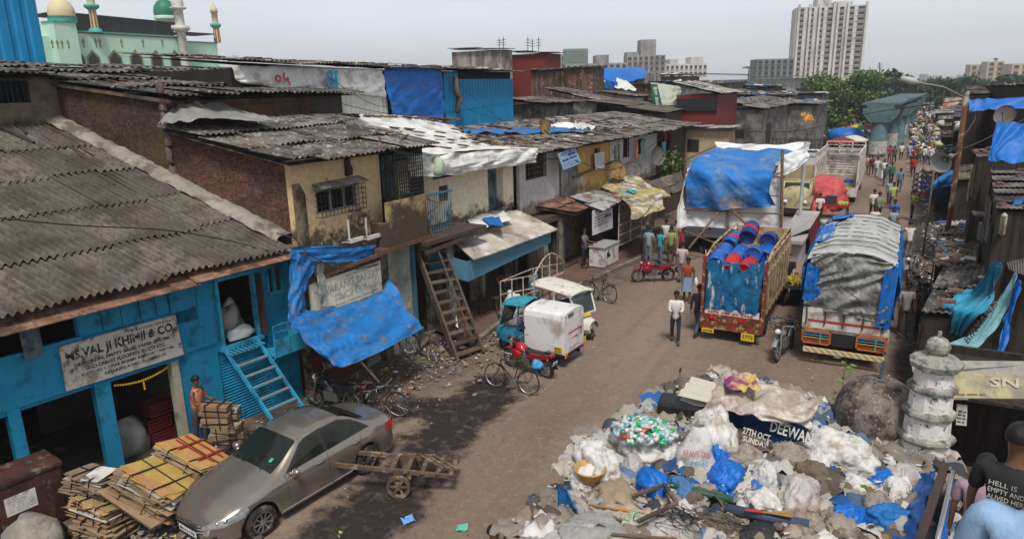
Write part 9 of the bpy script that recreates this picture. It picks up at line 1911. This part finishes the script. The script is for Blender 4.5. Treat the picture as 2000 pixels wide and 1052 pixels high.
# == people
def skin_mesh(name,verts,edges,radii,mat,parent=None,sub=1,root=0):
 me=bpy.data.meshes.new('t'); me.from_pydata([Vector(v) for v in verts],edges,[]); o=bpy.data.objects.new('t',me); COL.objects.link(o)
 sk=o.modifiers.new('s','SKIN');
 for i,r in enumerate(radii): me.skin_vertices[0].data[i].radius=(r,r) if not isinstance(r,tuple) else r
 me.skin_vertices[0].data[root].use_root=True
 sk.use_smooth_shade=True
 sb=o.modifiers.new('b','SUBSURF'); sb.levels=sub; sb.render_levels=sub
 dg=bpy.context.evaluated_depsgraph_get(); m2=bpy.data.meshes.new_from_object(o.evaluated_get(dg)); bpy.data.objects.remove(o); bpy.data.meshes.remove(me)
 m2.name=name; m2.materials.clear(); m2.materials.append(mat); m2.polygons.foreach_set('use_smooth',[True]*len(m2.polygons))
 ob=bpy.data.objects.new(name,m2); COL.objects.link(ob); ob.parent=parent; return ob
skinm=M('skin',(.155,.075,.042),.55,.12,6,.05,spec=.3); skinl=M('skin_light',(.45,.25,.18),.55,.1,6,.05)
hairm=M('hair',(.012,.010,.009),.5,.3,20,.3); shirtm=M('shirt',src='obj',rough=.9,var=.18,scale=4,bump=.3); trm=M('trousers',src='obj',rough=.9,var=.2,scale=4,bump=.3); shoem=M('sandal',(.05,.03,.02),.7,.2,5,0)
def pose(hipL=0,hipR=0,kneeL=0,kneeR=0,armL=(8,0),armR=(8,0),elL=15,elR=15,lean=0,head=0,sit=0):
 "angles in degrees; +hip swings the leg forward (+x); arms (swing, out); elbow bend"
 J={}; H_=.92
 def leg(s,h,k):
  a=R(h); hp=Vector((0,s*.095,H_)); kn=hp+Vector((math.sin(a)*.44,s*.01,-math.cos(a)*.44)); b_=R(h-k); an=kn+Vector((math.sin(b_)*.42,0,-math.cos(b_)*.42)); return hp,kn,an,R(h-k)
 J['L']=leg(1,hipL,kneeL); J['R']=leg(-1,hipR,kneeR)
 l=R(lean); up=Vector((math.sin(l),0,math.cos(l))); pel=Vector((0,0,H_)); ch=pel+up*.36; nk=pel+up*.56; hd=nk+up*.07+Vector((.015,0,.0));
 def arm(s,sw,out,el):
  sh=pel+up*.50+Vector((0,s*.185,0)); a=R(sw);o_=R(out); e=sh+Vector((math.sin(a)*math.cos(o_),s*(math.sin(o_)+.05),-math.cos(a)*math.cos(o_)))*.29
  b_=R(sw+el); w=e+Vector((math.sin(b_),s*(math.sin(o_)*.3-(.35 if el>60 else 0)),-math.cos(b_))).normalized()*.26; return sh,e,w,(w-e).normalized()
 J['l']=arm(1,*armL,elL); J['r']=arm(-1,*armR,elR); J.update(pel=pel,ch=ch,nk=nk,hd=hd,up=up); return J
def person(label,J,shirt,trouser,opts='',sk=None,group=None):
 sk=sk or skinm; o=thing('person',label,'person',(0,0,0),group); mn=min(J['L'][2].z,J['R'][2].z)-.075
 dz=Vector((0,0,-mn)); P=lambda v:v+dz
 V=[P(J['pel']),P(J['ch']),P(J['nk'])-J['up']*.04,P(J['nk'])+J['up']*.03,P(J['hd'])+J['up']*.05,P(J['hd'])+J['up']*.13,P(J['hd'])+J['up']*.20]
 Rr=[.115,.12,.07,.052,.072,.088,.06]; E=[(0,1),(1,2),(2,3),(3,4),(4,5),(5,6)]
 def add(v,r,par): V.append(v); Rr.append(r); E.append((par,len(V)-1)); return len(V)-1
 for s in 'LR':
  hp,kn,an,a=J[s]; i=add(P(hp)-Vector((0,0,.04)),.088,0); i=add(P(hp.lerp(kn,.5)),.076,i); i=add(P(kn),.052,i); i=add(P(kn.lerp(an,.35)),.052,i); i=add(P(an),.035,i); add(P(an)+Vector((.13,0,-.045)),(.045,.025),i)
 for s in 'lr':
  sh,e,w,d=J[s]; i=add(P(sh),.055,1); i=add(P(sh.lerp(e,.5)),.044,i); i=add(P(e),.036,i); i=add(P(w),.026,i); i=add(P(w)+d*.06,(.038,.018),i)
 body=skin_mesh('body',V,E,Rr,sk,o)
 for s in 'lr':
  sh,e,w,d=J[s]; sd=1 if s=='l' else -1; side=Vector((1,0,0)) if abs(d.x)<.7 else Vector((0,0,1)); q=MB()
  for k in range(4):
   b_=P(w)+d*.085+side*(.024-.016*k); q.tube([b_-d*.02,b_+d*(.035+.006*(1-abs(k-1))),b_+d*.065+Vector((0,-sd*.018,0))],[.009,.008,.006],5)
  q.tube([P(w)+d*.03+side*.03,P(w)+d*.065+side*.05],[.010,.008],5); q.build('fingers',sk,o,True)
 hc=P(J['hd'])+J['up']*.12; q=MB(); q.ball(hc+Vector((.088,0,-.012)),.020,8,6,(1,.7,1.2));
 for s in(-1,1): q.ball(hc+Vector((0,s*.082,-.005)),.024,8,6,(.6,.4,1.2))
 q.build('face',sk,o,True)
 q=MB()
 for s in(-1,1): q.ball(hc+Vector((.074,s*.032,.018)),.011,6,5)
 q.ball(hc+Vector((.074,0,-.055)),.02,6,4,(.4,1,.25)); q.build('eyes',hairm,o,True)
 if 'bald' not in opts:
  cc=M('cap_white',(.6,.6,.57),.8) if 'cap' in opts else (M('hair_brown',(.10,.045,.02),.5) if 'brown' in opts else hairm)
  q=MB(); q.grid(lambda u,v:hc+Vector((-.012,0,.022))+Vector((math.cos(2*PI*u)*math.sin(PI*(.02+.55*v))*.102,math.sin(2*PI*u)*math.sin(PI*(.02+.55*v))*.094,math.cos(PI*(.02+.55*v))*.105))+Vector((0,0,.045*max(0,math.cos(2*PI*u))*v)),18,8,True); q.build('hair' if 'cap' not in opts else 'cap',cc,o,True)
 def tube_skin(name,chains,mat,col,sub=1):
  V=[];E=[];Rr=[]
  for ch in chains:
   pi=ch[0]
   for j,(p,r) in enumerate(ch[1]):
    V.append(P(p));Rr.append(r)
    if j or pi is not None: E.append((len(V)-2 if j else pi,len(V)-1))
  ob=skin_mesh(name,V,E,Rr,mat,o,sub); ob.color=(*col,1); return ob
 def leg(s,full):
  hp,kn,an,a=J[s]; c=[(hp-Vector((0,0,.05)),.105),(hp.lerp(kn,.5),.088),(kn,.068 if full else .075)]
  if full: c+=[(kn.lerp(an,.5),.062),(an+Vector((0,0,.02)),.056)]
  return c
 up=J['up']
 if 'lungi' in opts:
  q=MB(); pz=P(J['pel']); kz=min(P(J['L'][1]).z,P(J['R'][1]).z); q.grid(lambda u,v:Vector((pz.x+(.15+.06*v+.012*math.sin(14*PI*u))*math.cos(2*PI*u),(.16+.07*v+.012*math.sin(14*PI*u))*math.sin(2*PI*u),pz.z+.10-(.12+pz.z-kz)*v)),36,8,True); ob=q.build('lungi',trm,o,True); ob.color=(*trouser,1)
 else:
  full='shorts' not in opts; tube_skin('trousers',[(None,[(J['pel']+up*.10,.125),(J['pel']-up*.0,.13)]),(1,leg('L',full)),(1,leg('R',full))],trm,trouser)
 def arm(s,n):
  sh,e,w,d=J[s]; c=[(sh,.072),(sh.lerp(e,.5),.062)]
  if n>0: c+=[(sh.lerp(e,.85),.060)]
  if n>1: c+=[(e,.05),(e.lerp(w,.5),.046),(w-d*.02,.04)]
  return c
 n=2 if 'long' in opts else (1 if 'vest' not in opts else -1)
 ch=[(None,[(J['pel']-up*(.13 if 'vest' not in opts else .03),.142),(J['pel']-up*.02,.142),(J['pel']+up*.18,.132),(J['ch']+up*.03,.142),(J['nk']-up*.06,.108),(J['nk']+up*.005,.068)])]
 if n>=0: ch+=[(3,arm('l',n)),(3,arm('r',n))]
 else: ch+=[(3,[(J['l'][0]+up*.0+Vector((0,-.05,.02)),.05)]),(3,[(J['r'][0]+Vector((0,.05,.02)),.05)])]
 tube_skin('shirt',ch,shirtm,shirt)
 q=MB()
 for s in 'LR': hp,kn,an,a=J[s]; q.cbox(P(an)+Vector((.05,0,-.062)),(.27,.1,.03));
 q.build('sandals' ,shoem,o)
 if 'collar' in opts: pass
 return o
def setp(o,x,y,ang,p=None,h=None):
 o.location=p if p is not None else G(x,y); o.rotation_euler=(0,0,R(ang));
 if h: o.scale=(h,)*3
 return o
Wk=dict(hipL=24,hipR=-20,kneeL=8,kneeR=22,armL=(-18,2),armR=(20,2),elL=12,elR=25); Wk2=dict(hipL=-18,hipR=22,kneeL=26,kneeR=6,armL=(20,2),armR=(-16,2),elL=25,elR=12)
St=dict(hipL=3,hipR=-3,armL=(0,5),armR=(2,5),elL=10,elR=12)
WH=(.62,.60,.54);BK=(.02,.02,.022);NV=(.025,.035,.07);GR=(.16,.17,.17);BR=(.08,.05,.035)
setp(person('man in a cream shirt looking down at his hands on the open road',pose(hipL=14,hipR=-12,kneeL=4,kneeR=12,armL=(18,2),armR=(18,2),elL=75,elR=75,lean=4),WH,NV,'long'),1318,668,-75)
setp(person('man in a rust brown shirt and short checked lungi carrying a white bag',pose(**St),(.27,.065,.025),(.22,.32,.42),'lungi'),1341,590,-80)
q=MB(); p=G(1352,586); q.lump((p.x+.12,p.y,.62),(.16,.14,.32),seed=2); tag(q.build('carrier_bag',clothw,None,True),'small white bag held by the man in the rust brown shirt','bag')
setp(person('man in a black shirt and jeans walking away beside the drum lorry',pose(**Wk),BK,(.05,.08,.14),'long'),1362,652,80)
setp(person('man in a pale pink shirt and grey trousers standing by the crimson motorcycle',pose(**St),(.50,.38,.36),(.17,.17,.17)),1330,552,95)
setp(person('man in an olive shirt with hands behind his back among the men by the stage',pose(hipL=2,hipR=-2,armL=(-20,2),armR=(-20,2),elL=-30,elR=-30),(.25,.25,.10),BR),1309,514,100)
setp(person('man in a khaki shirt beside the olive shirted one near the stage',pose(**St),(.26,.21,.12),(.28,.22,.12)),1319,500,70)
setp(person('man in a white shirt behind the group near the stage',pose(**St),(.55,.55,.52),GR),1299,497,100)
setp(person('boy in a turquoise shirt and jeans at the edge of the group near the stage',pose(**St),(.03,.32,.34),(.10,.14,.20)),1288,515,60,h=.95)
setp(person('man in a bright blue jacket and white cap by the kerb',pose(**St),(.02,.16,.42),GR,'cap'),1262,505,120)
setp(person('man in a grey striped shirt beside the blue jacketed one',pose(**St),(.25,.28,.30),GR),1266,514,90)
setp(person('pale young man in black shirt and dark shorts walking between the lorries',pose(**Wk2),BK,(.06,.055,.05),'shorts brown',sk=skinl),1536,582,-95,h=1.05)
setp(person('person in a dark maroon shirt just behind the pale young man',pose(**St),(.13,.02,.03),BR),1526,560,90)
setp(person('man in a grey shirt standing at the stall behind the white counter',pose(armL=(25,5),armR=(25,5),elL=60,elR=60),(.13,.14,.15),BK),0,0,0,FSt.P(4.8,-.7,.18))
setp(person('young man in an orange vest counting beside the cardboard bale',pose(hipL=2,hipR=-4,armL=(22,2),armR=(22,2),elL=70,elR=70,lean=4),(.62,.21,.11),(.07,.05,.05),'vest'),396,868,15)
o=setp(person('bare armed man on the landing with his arm stretched along the rail',pose(armL=(55,12),armR=(5,5),elL=12,elR=10),(.14,.07,.045),BR,'vest'),0,0,30,F3.P(-2.15,-1.2,3.56)-Vector((0,0,0)),.95)
setp(person('man in a white shirt standing by the red fruit cart',pose(armL=(20,3),armR=(20,3),elL=80,elR=80),WH,BK),1598,436,-80)
setp(person('man in a blue polo shirt on the road beyond the tarpaulin lorry',pose(**St),(.02,.10,.42),NV),1742,452,-85)
setp(person('man in a pale checked shirt just in front of the blue polo shirt',pose(**St),(.28,.34,.32),GR),1740,470,-85)
setp(person('man in a white shirt whose head shows over the tarpaulin lorry',pose(**St),WH,BK),1704,468,-85)
setp(person('man in an olive shirt standing at the gutter by the parked motorcycles',pose(armL=(60,5),armR=(5,5),elL=20),(.22,.24,.06),BK),1779,430,-10)
setp(person('man in a white shirt and shorts cycling behind the tarpaulin lorry',pose(hipL=40,hipR=15,kneeL=50,kneeR=20,armL=(50,5),armR=(50,5),elL=10,elR=10,lean=18),(.50,.48,.44),GR),1772,505,100)
setp(person('man in a loose pale shirt standing in shadow right of the tarpaulin lorry',pose(**St),(.38,.36,.33),(.06,.05,.05)),1762,655,-70,h=1.03)
setp(person('shadowed man in dark clothes beside the shack posts behind the small minaret',pose(**St),(.05,.05,.055),BK),1795,655,-70)
walk=[(1703,425,WH,NV,95,1,'man in a white shirt walking away, left of the pair nearest the lorry'),(1713,432,(.20,.24,.17),BK,95,0,'man in a grey green shirt walking away, right of the pair nearest the lorry'),(1741,408,(.42,.46,.14),GR,-88,1,'man in a yellow green shirt walking toward the camera'),(1735,400,(.25,.34,.38),NV,-80,0,'man in a light blue shirt just behind the yellow green one'),(1755,374,(.10,.20,.27),(.05,.06,.09),88,1,'man in a slate blue shirt with a hand on his head'),(1739,360,(.02,.15,.06),BK,95,0,'man in a dark green shirt walking away'),(1728,364,(.07,.11,.12),GR,95,1,'man in a dark teal shirt beside the dark green one'),(1724,352,(.62,.62,.60),(.6,.6,.6),95,0,'man all in white walking away'),(1711,347,(.60,.60,.58),(.2,.28,.34),90,1,'man in a white shirt and pale jeans beside the open lorry'),(1701,342,(.13,.02,.03),BR,90,0,'man in a dark maroon shirt beside the open lorry'),(1695,341,(.5,.32,.34),GR,90,1,'man in a pink shirt beside the open lorry'),(1736,318,(.38,.02,.03),BR,-90,1,'man in a bright red shirt near the first pier'),(1745,320,(.07,.07,.05),BK,-95,0,'man in a dark olive shirt beside the red shirted one'),(1759,312,WH,BK,90,1,'man in a white shirt with a shoulder bag near the first pier'),(1774,312,(.28,.36,.46),NV,90,0,'man in a light blue striped shirt near the first pier'),(1781,338,BK,GR,100,1,'man in a black shirt by the parked motorcycles'),(1782,345,(.42,.02,.03),BK,-90,0,'man in a red shirt bending at the parked motorcycles')]
pw1=person('walking',pose(**Wk),WH,NV); pw2=person('walking',pose(**Wk2),WH,NV,'long')
for (x,y,c,t,a,k,lab) in walk:
 o=dup(pw1 if k else pw2,loc=G(x,y),rz=R(a),label=lab); setcol(o,'shirt',c); setcol(o,'trousers',t)
for o in (pw1,pw2):
 for ch in kids(o): bpy.data.objects.remove(ch)
 bpy.data.objects.remove(o)
def lite(seed):
 q=MB(); s=.25*(1 if seed%2 else -1)
 q.m=1; q.tube([(s*.5,.09,0),(.0,.08,.45),(0,.07,.9)],[.06,.07,.10],6); q.tube([(-s*.5,-.09,0),(.0,-.08,.45),(0,-.07,.9)],[.06,.07,.10],6)
 q.m=0; q.tube([(0,0,.82),(0,0,1.1),(.01,0,1.35),(.01,0,1.47)],[.15,.15,.2,.07],8); q.tube([(0,.2,1.38),(.02,.25,1.1),(.12,.23,.92)],[.06,.05,.04],5); q.tube([(0,-.2,1.38),(-.02,-.25,1.1),(.05,-.24,.88)],[.06,.05,.04],5)
 q.m=2; q.tube([(.01,0,1.45),(.01,0,1.54)],.05,6); q.ball((.02,0,1.60),.095,8,6); q.m=3; q.ball((-.005,0,1.635),.10,8,5,(1,.95,.85)); return q
cm=[M('crowd_shirt',src='obj',rough=.9,var=.15,scale=3,bump=0),M('crowd_trousers',(.07,.07,.08),.9,.3,2,0),skinm,hairm]
protos=[lite(k).build('person',cm,loc=(0,0,0)) for k in (0,1)]
cn=[('white',(.62,.61,.58)),('pale blue',(.30,.38,.48)),('red',(.35,.03,.04)),('black',(.03,.03,.03)),('dark blue',(.03,.05,.14)),('grey',(.22,.22,.22)),('pink',(.5,.28,.32)),('yellow',(.45,.33,.06)),('green',(.04,.15,.07)),('maroon',(.13,.02,.03)),('cream',(.48,.42,.30)),('brown',(.13,.07,.04))]
wts=[12,3,2,5,3,4,1,1,1,2,3,3]; rr=random.Random(17); pts_=[]
def street(y,t): # street right of the piers, widening to the left
 return (.2+(y-90)*.015)+t
cnt=0
while cnt<285:
 y=78+190*rr.random()**1.25
 if rr.random()<.66: x=rr.uniform(.6 if y<100 else -.4,2.9+(y-80)*.035)
 elif rr.random()<.6: x=rr.uniform(-9.5,-3.6); y=88+rr.random()*35
 else: x=rr.uniform(-3,2.5+(y-80)*.03)
 if any((x-a)**2+(y-b_)**2<.20 for a,b_ in pts_) or abs(x+1.6-(y-88)*.02)<1.3 and y<190: continue
 pts_.append((x,y)); nm,c=rr.choices(cn,wts)[0]; c=tuple(v*rr.uniform(.75,1.15) for v in c)
 where='left of the piers' if x<-3 else ('just right of the first piers' if y<115 else 'far down the packed street')
 o=dup(protos[cnt%2],loc=(x,y,0),rz=rr.choice((1,-1))*PI/2+rr.gauss(0,.5),color=c,scale=rr.uniform(.92,1.08)) if cnt>1 else protos[cnt]
 if cnt<2: o.location=(x,y,0); o.rotation_euler[2]=PI/2; o.color=(*c,1)
 tag(o,f'small distant person in {nm} clothes {where}','person','crowd filling the far street'); cnt+=1
q=MB();
for k in range(900):
 y=165+290*rr.random(); x=rr.uniform(1.6,5.5) if y<210 else rr.uniform(-7,9); b_=Vector((x,y,0)); q.c=tuple(v*rr.uniform(.7,1.1) for v in rr.choices(cn,wts)[0][1]); q.cbox(b_+Vector((0,0,1.1)),(.42,.3,.75)); q.c=(.05,.05,.06); q.cbox(b_+Vector((0,0,.4)),(.3,.25,.8)); q.c=(.02,.015,.012); q.ball(b_+Vector((0,0,1.6)),.12,6,4)
q.c=(1,1,1); tag(q.build('crowd',M('crowd_far',src='fc',rough=.9,var=.1,bump=0)),'mass of people at the very end of the street','crowd',kind='stuff')
bs_=G(1968,1000,.9);
def near(o,hx,hy,dist,ang,s=1.):
 h=fwd(hx,hy,dist); hh=1.63*s; o.location=(h.x,h.y,h.z-hh); o.rotation_euler=(0,0,R(ang)); o.scale=(s,)*3; return o.location
m1=person('man seen from behind in a black lettered T-shirt at the lower right',pose(armL=(8,8),armR=(8,8),elL=20,elR=15),BK,BK); l1=near(m1,1990,872,5.0,75)
for k,s_ in enumerate(('HELL IS','EMPTY AND','ALIVED HERE')): text_mesh('lettering',s_,Vector((-.162,.12,1.36-.055*k)),(0,-1,0),(0,0,1),(.17,.22,.24)[k],.038,whitepaint,None,.0).parent=m1
m2=person('man in a light blue shirt in the extreme lower right corner',pose(armL=(5,8),armR=(5,8),elL=10,elR=10),(.26,.40,.58),NV,'long'); l2=near(m2,2062,935,2.5,80)
m3=person('boy in a small checked shirt squeezed beside the black T-shirt',pose(**St),(.30,.20,.26),BK); near(m3,1925,918,6.4,80,.9)
m4=person('person with black hair whose head shows at the bottom edge',pose(**St),(.1,.1,.1),BK); p=G(963,1046,1.62); m4.location=(p.x,p.y,0)
q=MB(); z1=l1.z; z2=l2.z
for k in range(8): z=z1-1.2+k*(z2-z1+1.2)/5; y=l1.y+1.4-(l1.y+1.4-l2.y+.0)*k/5; q.box(l1.x-.45,y-.42,z-.2,3.2,y+.42,z)
tag(q.build('footbridge_stairs',concrete),'concrete footbridge steps carrying the people at the lower right','stairs')
hz=MB(); hz.box(-1520,-220,-1.2,1520,1520,78)
hm=bpy.data.materials.new('haze_air'); hm.use_nodes=True; N,L,b=nodes_of(hm); N.remove(b); pv=N.new('ShaderNodeVolumePrincipled'); pv.inputs['Color'].default_value=(.86,.89,.93,1); pv.inputs['Density'].default_value=.0005; pv.inputs['Anisotropy'].default_value=.2; L.new(pv.outputs[0],N['Material Output'].inputs['Volume'])
tag(hz.build('haze',hm,loc=(0,0,-1.2)),'pale haze in the air over the whole district','haze',kind='stuff')
